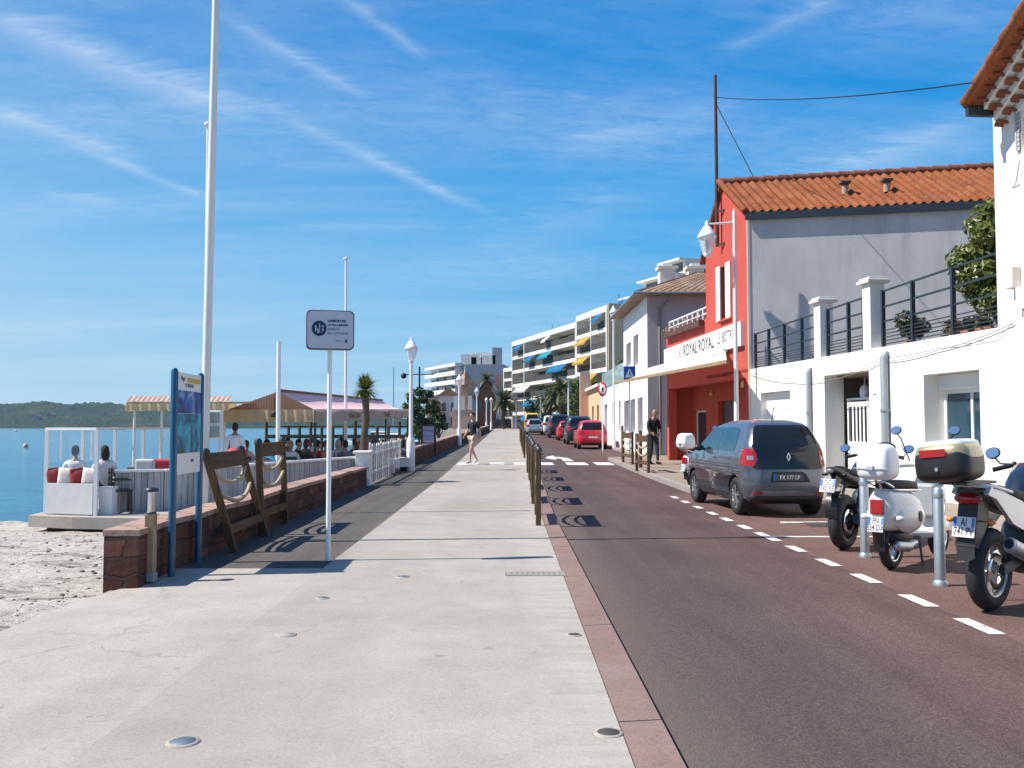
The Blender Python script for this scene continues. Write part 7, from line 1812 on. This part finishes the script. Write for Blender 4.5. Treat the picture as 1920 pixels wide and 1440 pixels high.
# ------------------------------------------------------------------ apartment blocks
def apartments(name, label, A, B, zg, floors, fh, bays, wallm, slabm, awn=(), awnm=None, depth=14, setback=2.3, penthouse=0, fins=None, side=None, seed=1, railm=None, plants=0):
    """balcony block whose front runs from A (near) to B (far)"""
    A, B = V((A[0], A[1], 0)), V((B[0], B[1], 0)); d = (B-A); ln = d.length; d.normalize(); n = V((-d.y, d.x, 0))    # n points to the road (left going up)
    Mx = Matrix(((d.x, n.x, 0, A.x), (d.y, n.y, 0, A.y), (0, 0, 1, zg), (0, 0, 0, 1)))
    t = thing(name, label, 'apartment block', (A.x, A.y, zg)); H = floors*fh; rnd = random.Random(seed)
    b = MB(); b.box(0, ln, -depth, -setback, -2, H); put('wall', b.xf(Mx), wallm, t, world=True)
    if side: b = MB(); b.box(-.35, -.02, -depth, .0, -2, H+.6); put('end_wall', b.xf(Mx), side, t, world=True)
    for k in range(floors+1):
        z = k*fh if k else .0
        if k == 0: continue
        b = MB(); b.box(-.02, ln+.3, -setback+.02, .12, z-.28, z+(.22 if k < floors else .45)); put('balcony_slab' if k < floors else 'roof_slab', b.xf(Mx), slabm, t, world=True)
        if k < floors: b = MB(); b.box(.05, ln, .02, .06, z+.225, z+1.0); put('railing', b.xf(Mx), railm or M('smoked_railing', (.05,.045,.04), .8, .4, 2), t, world=True)
    for i in range(bays+1):
        if fins and i not in fins: continue
        x = ln*i/bays; b = MB(); b.box(x-.13, x+.13, -setback+.02, .19, .02, H+.02); put('fin', b.xf(Mx), slabm, t, world=True)
    wm = [M('apartment_glass', (.03,.04,.05), .08, .3, 1.5, spec=.8), M('apartment_shade', (.13,.1,.075), .7, .2), M('apartment_blind', (.45,.4,.33), .7, .1)]
    for k in range(floors):
        for i in range(bays):
            xa = ln*(i+.12)/bays; xb = ln*(i+.88)/bays; q = rnd.choice((0,0,0,1,2)); put('window', MB().box(xa, xb, -setback+.02, -setback+.1, k*fh+.45, k*fh+fh-.4).xf(Mx), wm[q], t, world=True)
    if plants:
        for q in range(plants):
            k = rnd.randrange(1, floors); x = ln*rnd.uniform(.03, .97); pb = MB(); c0 = Mx @ V((x, -.35, k*fh+.75)); leaf_cards(pb, c0, (.45,.35,.45+.4*rnd.random()), 26, .3, rnd); put('foliage', pb, leaf_ol if q % 2 else leaf_md, t, world=True)
    for (k, x0, x1, mt) in awn:
        b = MB(); z = k*fh+fh-.32; xa, xb = ln*x0, ln*x1; b.add([(xa,.05,z),(xb,.05,z),(xb,.95,z-.75),(xa,.95,z-.75),(xa,.95,z-1.0),(xb,.95,z-1.0)], [(0,1,2,3),(3,2,5,4)]); put('awning', b.xf(Mx), mt, t, world=True)
    if penthouse: b = MB(); b.box(ln*.06, ln*.94, -depth+1, -setback-2.2, H+.45, H+2.9); b.box(ln*.05, ln*.95, -depth+.8, -setback-1.8, H+2.9, H+3.15); put('penthouse', b.xf(Mx), slabm, t, world=True)
    for i in range(3): x = ln*rnd.uniform(.1,.9); put('aerial', MB().tube([Mx @ V((x,-5,H)), Mx @ V((x,-5,H+2.4+rnd.random()))], .04, 5), dark_metal, t, world=True)
    return t, Mx, ln, H
blue_aw = mk_fabric('blue_awning', (.02,.2,.42), .3); teal_aw = mk_fabric('teal_awning', (.03,.32,.42), .3); yel_aw = mk_fabric('yellow_awning', (.55,.36,.07), .3); wh_aw = mk_fabric('white_awning', (.65,.65,.62), .3)
cream_slab = M('cream_slab', (.74,.71,.66), .8, .05, .5); white_slab = M('white_slab', (.66,.63,.58), .8, .06, .5); brown_w = M('shaded_brown_recess', (.15,.105,.07), .9, .25, .6); beige_w = M('beige_recess', (.42,.34,.24), .9, .2, .6)  # brown recess colour darkened to stand for the shadow inside the balconies
def blk(px, py, Y): p = D(px, py, Y); return (p.x, p.y), p.z
(a1, z1), (b1, z1b) = blk(1081, 603, 118), blk(962, 645, 146)
H1 = (z1-1.3); fl = 6
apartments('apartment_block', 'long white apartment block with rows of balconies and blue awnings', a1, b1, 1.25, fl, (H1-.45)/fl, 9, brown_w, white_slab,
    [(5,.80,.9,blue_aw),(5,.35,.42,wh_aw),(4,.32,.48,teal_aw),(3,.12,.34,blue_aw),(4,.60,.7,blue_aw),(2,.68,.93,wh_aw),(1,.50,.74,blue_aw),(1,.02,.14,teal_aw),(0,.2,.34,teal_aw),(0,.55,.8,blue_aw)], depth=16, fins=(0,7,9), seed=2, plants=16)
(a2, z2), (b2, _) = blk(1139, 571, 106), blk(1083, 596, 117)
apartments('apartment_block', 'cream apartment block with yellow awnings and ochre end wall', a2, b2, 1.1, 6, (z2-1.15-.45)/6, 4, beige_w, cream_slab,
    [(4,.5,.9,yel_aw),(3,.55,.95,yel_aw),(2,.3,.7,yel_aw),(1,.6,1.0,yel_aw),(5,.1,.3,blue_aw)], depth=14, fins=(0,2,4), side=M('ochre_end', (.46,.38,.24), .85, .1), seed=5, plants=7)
(a3, z3), (b3, _) = blk(1245, 520, 158), blk(1140, 588, 176)
t3, M3, l3, h3 = apartments('apartment_block', 'white stepped apartment block with blue awning rising behind the tiled house', a3, b3, 1.0, 7, (D(1145, 587, 174).z-1.6)/7, 6, white_pl2, white_slab,
    [(4,.55,.8,blue_aw),(3,.2,.5,blue_aw),(2,.6,.9,blue_aw)], depth=12, fins=(0,5), seed=8)
for k, (xa, xb, dd) in enumerate(((0, .80, -1.5), (0, .58, -3.0), (0, .34, -4.5))):
    z = h3+.45+k*2.75; b = MB(); b.box(l3*xa, l3*xb, -12, dd, z, z+2.35); b.box(l3*xa-.2, l3*xb+.3, -12.2, dd+1.4, z+2.351, z+2.7); st_ = put('stepped_storey', b.xf(M3), white_slab, t3, world=True)
    put('storey_window', MB().box(l3*(xa+.04), l3*(xb-.05), dd+.01, dd+.08, z+.5, z+2.1).xf(M3), M('apartment_glass', (.03,.04,.05), .08), st_, world=True)
b = MB(); z = h3+.45; b.add([(l3*.5,.9,z+1.2),(l3*.78,.9,z+1.2),(l3*.78,-.12,z+2.34),(l3*.5,-.12,z+2.34)], [(0,1,2,3)]); put('awning', b.xf(M3), blue_aw, t3, world=True)
# far block at the bend, its grey end wall towards us
def far_block():
    Y = 185; xl, xm, xr = D(808, 700, Y+18).x, D(866, 700, Y).x, D(944, 700, Y).x; zt_ = D(868, 683, Y).z; g0 = 1.2; fl = 7; fh = (zt_-g0)/fl
    d0 = V((xl-xm, 18, 0)); ln = d0.length; d0.normalize(); n0 = V((-d0.y, d0.x, 0)); n0 = n0 if n0.y < 0 or n0.x < 0 else -n0
    Mx = Matrix(((d0.x, n0.x, 0, xm), (d0.y, n0.y, 0, Y), (0,0,1,g0), (0,0,0,1)))
    t = thing('apartment_block', 'distant white balcony block with a blank grey end wall at the bend of the road', 'apartment block', (xm, Y, g0))
    put('wall', MB().prism([V((xm,Y,g0-2)), V((xr,Y,g0-2)), V((xr+4,Y+30,g0-2)), V((xl+4,Y+30,g0-2)), V((xl+1.2,Y+18,g0-2))], V((0,0,fl*fh+2))), M('bluish_grey_render', (.26,.27,.31), .9, .08, .3), t, world=True)
    for k in range(1, fl+1): put('balcony_slab', MB().box(0, ln, -.1, 1.5, k*fh-.3, k*fh+(.55 if k < fl else .3)).xf(Mx), white_slab, t, world=True)
    for k in range(fl):
        for i in range(4): put('window', MB().box(ln*(i+.1)/4, ln*(i+.9)/4, .0, .08, k*fh+.7, k*fh+fh-.45).xf(Mx), M('apartment_glass', (.03,.04,.05), .08) if (i+k) % 3 else wh_aw, t, world=True)
    for px, w, h in ((878, 1.6, 2.2), (893, 1.1, 1.6), (915, 1.5, 2.0), (932, 1.0, 3.6)):
        x = D(px, 690, Y).x; put('roof_hut', MB().box(x-w, x+w, Y+2, Y+6, g0+fl*fh, g0+fl*fh+h*1.0), white_slab if px < 920 else M('bluish_grey_render', (.26,.27,.31)), t, world=True)
    put('setback_storey', MB().box(xm+1.0, xm+6, Y+3, Y+14, g0+fl*fh+.01, g0+fl*fh+2.6), white_slab, t, world=True)
far_block()
(a4, z4), (b4, _) = blk(958, 690, 168), blk(946, 700, 176)
apartments('apartment_block', 'small white balcony block squeezed between the long block and the grey gable', (a4[0]+3, a4[1]-2), b4, 1.2, 6, (z4-1.2)/6, 2, white_pl2, white_slab, depth=8, seed=3)
# ------------------------------------------------------------------ the stone villa by the water and small houses
def villa_stone():
    Y = 128; g0 = 1.1; k = Y/FPX; xa, xb = D(862, 760, Y).x, D(928, 760, Y).x; zt_ = D(890, 716, Y).z; ze = D(870, 742, Y).z
    bm = mk_stone('brown_stone', [(.20,.10,.06), (.27,.14,.085), (.16,.08,.05)], (.22,.15,.11), .8, .4, 'X')
    t = thing('stone_villa', 'brown stone seaside villa with gabled roofs and a small pale tower', 'house', (xa, Y, g0))
    put('wall', MB().box(xa+2.2, xb, Y, Y+14, g0-1, ze), bm, t, world=True)
    A = V(((xa+xb)/2+1.5, Y, D(905, 712, Y).z)); b = MB(); b.add([(xa+2.2,Y-.004,ze),(xb,Y-.004,ze),A-V((0,.004,0))], [(0,1,2)]); put('gable', b, bm, t, world=True)
    b = MB(); b.add([V((xa+1.7,Y-.5,ze-.3)), A+V((0,-.5,.12)), A+V((0,14,.12)), V((xa+1.7,Y+14,ze-.3))], [(0,1,2,3)]); b.add([V((xb+.5,Y-.5,ze-.3)), A+V((0,-.5,.12)), A+V((0,14,.12)), V((xb+.5,Y+14,ze-.3))], [(3,2,1,0)]); put('roof', b, tile_old, t, world=True)
    put('pale_wing', MB().box(xa-1.0, xa+2.19, Y-1.2, Y+8, g0-1, D(865, 765, Y).z), M('pinkish_wing', (.55,.36,.26), .85, .12), t, world=True)
    tw = put('tower', MB().box(xa-.2, xa+1.6, Y-.6, Y+1.6, D(865, 765, Y).z, D(865, 722, Y).z), M('tower_pink', (.48,.24,.16), .85, .15, 2), t, world=True); zt2 = D(865, 722, Y).z; xc = xa+.7
    put('tower_roof', MB().lathe([(1.75,0),(.0,1.9)], (xc, Y+.5, zt2), 4, smooth=False), tile_old, tw, world=True); put('finial', MB().lathe([(.12,1.7),(.0,3.4)], (xc, Y+.5, zt2), 6), white_slab, tw, world=True)
    for i in range(3): x = xa-.5+i*1.0; put('window', MB().box(x-.28, x+.28, Y-1.27, Y-1.2, g0+2.6, g0+4.6), white_slab, t, world=True)
    for i in range(3): x = xa+2.9+i*1.0; put('window', MB().box(x-.2, x+.2, Y-.06, Y, g0+2.6, g0+4.0), M('apartment_glass', (.03,.04,.05)), t, world=True)
    put('chimney', MB().box(A.x+1.0, A.x+1.9, Y+4, Y+5, A.z-1, A.z+.9), M('tower_pink', (.48,.24,.16)), t, world=True)
villa_stone()
for (px0, px1, pyt, Y, mt, lab) in ((800, 822, 757, 136, M('peach_wall', (.62,.36,.2), .85, .08), 'peach house with shutters left of the white house by the marina'), (824, 858, 742, 140, white_pl2, 'plain white house between the peach house and the stone villa')):
    xa, xb = D(px0, 770, Y).x, D(px1, 770, Y).x; z = D(px0, pyt, Y).z; t = thing('small_house', lab, 'house', (xa, Y, 1)); put('wall', MB().box(xa, xb, Y, Y+9, -1, z), mt, t, world=True)
    put('roof', MB().prism([(xa-.3,Y-.3,z+.01),(xb+.3,Y-.3,z+.01),((xa+xb)/2,Y-.3,z+1.3)], (0,9.6,0)), tile_old, t, world=True)
    for i in range(2):
        for j in range(2): x = xa+(xb-xa)*(i+.5)/2; put('window', MB().box(x-.3, x+.3, Y-.06, Y, 1.6+j*2.2, 2.9+j*2.2), M('green_shutter', (.10,.2,.17), .6) if px0 > 810 else M('apartment_glass', (.03,.04,.05)), t, world=True)
# ------------------------------------------------------------------ trees
def date_palm(name, loc, h, r, label, seed, nf=46, group='date palms before the apartment block', tr=.22):
    t = thing(name, label, 'palm', loc, 0, group); rnd = random.Random(seed)
    put('trunk', MB().tube([(.03*math.sin(i), .03*math.cos(i), h*i/14) for i in range(15)], [tr*(1.15-.15*i/14+.07*(i % 2)) for i in range(15)], 9), bark, t)
    b = MB()
    for i in range(nf):
        a = rnd.random()*6.28; e = rnd.uniform(-.55, 1.35); L_ = r*rnd.uniform(.85, 1.15); p = V((0,0,h)); d = V((math.cos(a)*math.cos(e), math.sin(a)*math.cos(e), math.sin(e))); pts = [p]
        for k in range(7): p = p+d*L_/7; d = (d+V((0,0,-.20))).normalized(); pts.append(p)
        for k in range(1, 8):
            q = pts[k]; tdir = (pts[k]-pts[k-1]).normalized(); sd_ = tdir.cross(V((0,0,1))); sd_ = sd_.normalized() if sd_.length > .01 else V((1,0,0)); l = L_*.22*(1-.09*k)
            for s in (-1, 1):
                for f in (0, .5): o0 = q-tdir*L_/7*f; b.add([o0, o0+tdir*.10*L_, o0+sd_*s*l+tdir*l*.7-V((0,0,.25*l))], [(0,1,2)])
    put('crown', b, leaf_ol, t); return t
for i, (px, pyc, Y, r, lab) in enumerate(((944, 752, 122, 2.3, 'broad date palm at the far left end of the hedge'), (1052, 735, 108, 2.4, 'date palm before the middle of the long apartment block'), (1030, 750, 112, 1.9, 'smaller date palm left of the tallest one'), (1083, 742, 100, 2.0, 'date palm beside the pink house pier'), (912, 712, 134, 1.5, 'palm crown showing above the stone villa roof'))):
    q = D(px, 800, Y); g0 = gz(Y); date_palm('date_palm', (q.x, Y, g0), D(px, pyc, Y).z-g0, r, lab, 20+i, 60)
rndh = random.Random(6)
def hedge(px0, px1, pyt, Y, label):
    xa, xb = D(px0, 800, Y).x, D(px1, 800, Y).x; z = D(px0, pyt, Y).z; g0 = gz(Y); t = thing('hedge', label, 'hedge', (xa, Y, g0)); b = MB(); n = int((xb-xa)/.5)+2
    for i in range(n): leaf_cards(b, (xa+(xb-xa)*i/(n-1), Y+rndh.uniform(-.3,.3), (g0+z)/2), (.55,.6,(z-g0)/2*1.02), 70, .24, rndh)
    put('foliage', b, leaf_hedge, t, world=True); put('stems', MB().box(xa, xb, Y-.15, Y+.15, g0, (g0+z)/2), bark, t, world=True)
hedge(922, 1004, 780, 156, 'clipped green hedge closing the far end of the promenade')
q = D(1090, 770, 92); clump_tree('street_tree', (q.x, 92, gz(92)), 5.2, 1.6, 1.6, 'round green tree against the yellow awnings', leaf_md, 31, 12, 90, .3)
q = D(790, 800, 56); clump_tree('dark_tree', (q.x, 58, -.3), 4.7, .8, .9, 'tall dark slender tree right behind the nearest lamp post', leaf_dk, 33, 22, 120, .2, low=.1)
q = D(773, 800, 50); clump_tree('dark_tree', (q.x-.1, 50, -.4), 3.6, .42, .8, 'narrow yellow green tree touching the nearest lamp post', leaf_md, 35, 10, 90, .18, low=.1)
q = D(818, 800, 62); clump_tree('dark_tree', (q.x, 64, .0), 2.6, .5, .6, 'small dark tree behind the wooden menu board', leaf_dk, 36, 9, 80, .2)
for i, (px, Y) in enumerate(((1010, 128), (1070, 112), (1098, 106))):
    q = D(px, 800, Y); clump_tree('garden_tree', (q.x, Y, gz(Y)), (4.5, 5.5, 4.2)[i], 1.8, 1.3, ('dark garden tree at the left foot of the long apartment block', 'dark garden tree between two date palms', 'dark garden tree before the cream apartment block')[i], leaf_dk, 41+i, 12, 70, .4)
# dark mast with lamps on a long cross arm
Ym = 62; a = D(786, 805, Ym); z = D(786, 702, Ym).z; t = thing('cross_arm_mast', 'dark thin mast with a long cross arm and round lamp near the nearest lamp post', 'mast', (a.x, Ym, 0))
put('pole', MB().tube([(a.x,Ym,-.3),(a.x,Ym,D(786, 688, Ym).z)], .06, 8), black_metal, t, world=True); put('arm', MB().tube([(D(757,702,Ym).x,Ym,z),(D(814,702,Ym).x,Ym,z)], .035, 6), black_metal, t, world=True)
put('lamp', MB().ell((D(757,706,Ym).x,Ym,z-.1),(.2,.2,.2),10,8), black_metal, t, world=True)
# tall lamp standards on the far right pavement
for i, (px, pyt, Y, lab) in enumerate(((1066, 712, 88, 'tall pale lamp standard beside the pink house'), (1014, 735, 104, 'middle pale lamp standard before the long apartment block'), (968, 738, 120, 'pale lamp standard at the right of the hedge'))):
    q = D(px, 800, Y); g0 = gz(Y); h = D(px, pyt, Y).z-g0; t = thing('lamp_standard', lab, 'street lamp', (q.x, Y, g0), 0, 'tall lamp standards further up the street')
    put('shaft', MB().lathe([(.11,0),(.09,1.2),(.06,h)], n=10), grey_metal if i else offwhite, t); put('lamp_head', MB().box(-.7,.7,-.15,.15,h,h+.12), grey_metal, t)
q = D(1163, 590, 46); t = thing('street_lamp', 'white lantern lamp standing before the low white house', 'street lamp', (5.45, 46.5, gz(46)+.1)); zt_ = D(1163, 600, 46.5).z
put('shaft', MB().lathe([(.09,0),(.07,1.0),(.045,zt_-gz(46)-.1)], n=10), offwhite, t); lantern(t, (5.45, 46.5, zt_), 1.0)
# ------------------------------------------------------------------ traffic signs
Ys = 37.0; p = D(1181, 800, Ys); p.z = gz(Ys)+.1; t = thing('crossing_sign', 'square blue pedestrian crossing sign on a grey pole before the pale house', 'sign', p)
zc_ = D(1181, 700, Ys).z-p.z; hw = .24; hh = .29
put('pole', MB().tube([(0,.03,0),(0,.03,zc_+hh)], .03, 8), galv, t); pn = put('panel', MB().box(-hw,hw,-.02,.0,zc_-hh,zc_+hh), deep_blue, t, bevel=.004)
b = MB(); b.prism([(-.19,-.024,zc_-.17),(.19,-.024,zc_-.17),(0,-.024,zc_+.2)], (0,.003,0)); tri = put('triangle', b, white_paint, pn)
b = MB(); b.prism([(-.02,-.028,zc_-.05),(.03,-.028,zc_-.05),(.03,-.028,zc_+.06),(-.02,-.028,zc_+.06)], (0,.003,0)); b.ell((.005,-.026,zc_+.09),(.022,.004,.026),10,6); b.bar((0,-.027,zc_-.05),(-.06,-.027,zc_-.15),.03,.003); b.bar((.02,-.027,zc_-.05),(.06,-.027,zc_-.15),.03,.003); b.bar((.0,-.027,zc_+.04),(-.06,-.027,zc_-.02),.02,.003); b.bar((.02,-.027,zc_+.04),(.06,-.027,zc_-.01),.02,.003)
put('pictogram', b, navy, tri)
Ys = 43.5; p = D(1130, 800, Ys); p.z = gz(Ys)+.05; t = thing('round_sign', 'round red ringed traffic sign on a white pole beside the bright red hatchback', 'sign', p); zc_ = D(1130, 730, Ys).z-p.z
put('pole', MB().tube([(0,.03,0),(0,.03,zc_+.2)], .035, 8), white_paint, t); Mx = Matrix.Rotation(PI/2, 3, 'X'); S_ = Matrix.Diagonal((.66,1,1)).to_3x3()
def disc(r, y, mt, par, nm): b = MB(); b.lathe([(0.001,0),(r,0),(r,.012),(0.001,.012)], (0,0,0), 28, 0, Mx); b.v = [V((q.x*.62, q.y+y, q.z+zc_)) for q in b.v]; return put(nm, b, mt, par)
d1 = disc(.345, -.012, M('sign_red', (.6,.02,.03), .4), t, 'disc'); d2 = disc(.235, -.030, white_paint, d1, 'white_field')
b = MB(); b.prism([(-.03,-.046,zc_-.13),(.04,-.046,zc_-.13),(.04,-.046,zc_-.02),(.08,-.046,zc_-.02),(.0,-.046,zc_+.14),(-.07,-.046,zc_-.02),(-.03,-.046,zc_-.02)], (0,.004,0)); put('pictogram', b, navy, d2)
# ------------------------------------------------------------------ moored boats beyond the jetty and umbrellas
def boat(px, Y, ln, label, col, rz=0, mast_h=0):
    q = D(px, 812, Y); t = thing('moored_boat', label, 'boat', (q.x, Y, -.78), R(rz), 'boats moored beyond the jetty'); b = MB()
    secs = [(-1,.85,.55),(-.5,1.0,.6),(.2,.95,.7),(.7,.6,.85),(1.0,.05,1.0)]; vs = []; n = 6
    for y, w, h in secs:
        for j in range(n+1): a = PI*j/n; vs.append((ln*.17*w*math.cos(a), ln/2*y, h*ln*.14*(1-math.sin(a)*1.15)))
    b.add(vs, [(i*(n+1)+j, i*(n+1)+j+1, (i+1)*(n+1)+j+1, (i+1)*(n+1)+j) for i in range(4) for j in range(n)], 0, True); b.add(vs[:n+1], [tuple(range(n+1))]); put('hull', b, col, t)
    put('deck', MB().add([(-ln*.14,-ln*.48,ln*.07),(ln*.14,-ln*.48,ln*.07),(ln*.15,.2*ln,ln*.09),(0,.46*ln,ln*.125),(-ln*.15,.2*ln,ln*.09)], [(0,1,2,3,4)]), white_slab, t); put('cabin', MB().box(-ln*.09,ln*.09,-ln*.15,ln*.15,ln*.08,ln*.2), white_slab, t, bevel=.1); put('cabin_window', MB().box(-ln*.095,ln*.095,-ln*.1,ln*.155,ln*.14,ln*.18), glass_dark, t)
    if mast_h: put('mast', MB().tube([(0,.05*ln,ln*.1),(0,.05*ln,mast_h)], .07, 6), galv, t)
for i, (px, Y, ln, col, rz, mh, lab) in enumerate(((703, 92, 6, white_slab, 75, 0, 'white motor boat seen right of the spiky palm'), (722, 98, 7, M('hull_blue', (.03,.12,.3), .3), 100, 0, 'blue hulled boat seen through the gap under the canopy'), (742, 104, 7, white_slab, 60, 9, 'white sailing boat with thin mast near the nearest lamp post'), (716, 115, 8, M('hull_teal', (.08,.3,.34), .3), 80, 0, 'teal boat furthest out behind the others'))): boat(px, Y, ln, lab, col, rz, mh)

boat(213, 640, 9, 'white boat moored under the far wooded shore', white_slab, 80)
boat(226, 660, 7, 'smaller white boat just right of another under the far shore', white_slab, 95)
boat(30, 420, 5, 'tiny boat out on the water at the far left', white_slab, 40)
b = MB(); q = D(48, 829, 95); b.ell((0,0,.1), (.28,.28,.36), 12, 8); solid('mooring_buoy', b, M('pale_orange_buoy', (.6,.35,.2), .5), 'pale orange mooring buoy floating left of the terrace', 'buoy', None, (q.x, 95, -.8), world=False)
# ------------------------------------------------------------------ the air over the bay
hz = MB().box(-4100, 800, -120, 4100, -3.3, 46); hm = bpy.data.materials.new('sea_air'); hm.use_nodes = True; nt = hm.node_tree; nt.nodes.clear()
ho = N(nt, 'ShaderNodeOutputMaterial'); pvv = N(nt, 'ShaderNodeVolumePrincipled'); pvv.inputs['Color'].default_value = (.55,.80,1.0,1); pvv.inputs['Density'].default_value = .00010; pvv.inputs['Anisotropy'].default_value = .2
L(nt, pvv.outputs[0], ho.inputs['Volume']); structure('haze', hz, hm, kind='stuff')
# ------------------------------------------------------------------ lettering becomes plain mesh
bpy.context.view_layer.update()
dg = bpy.context.evaluated_depsgraph_get()
for o in [o for o in SC.objects if o.type == 'FONT']:
    me = bpy.data.meshes.new_from_object(o.evaluated_get(dg)); me.name = 'lettering'
    n = bpy.data.objects.new('lettering', me); COL.objects.link(n); n.parent = o.parent; n.matrix_basis = o.matrix_basis.copy()
    bpy.data.objects.remove(o)
for cu in [c for c in bpy.data.curves if c.users == 0]: bpy.data.curves.remove(cu)
for m in bpy.data.materials:      # matt stone, plaster, asphalt, wood: little sheen
    b = m.node_tree.nodes.get('Principled BSDF') if m.use_nodes else None
    if b and not b.inputs['Roughness'].is_linked and b.inputs['Roughness'].default_value >= .7: b.inputs['Specular IOR Level'].default_value = .12
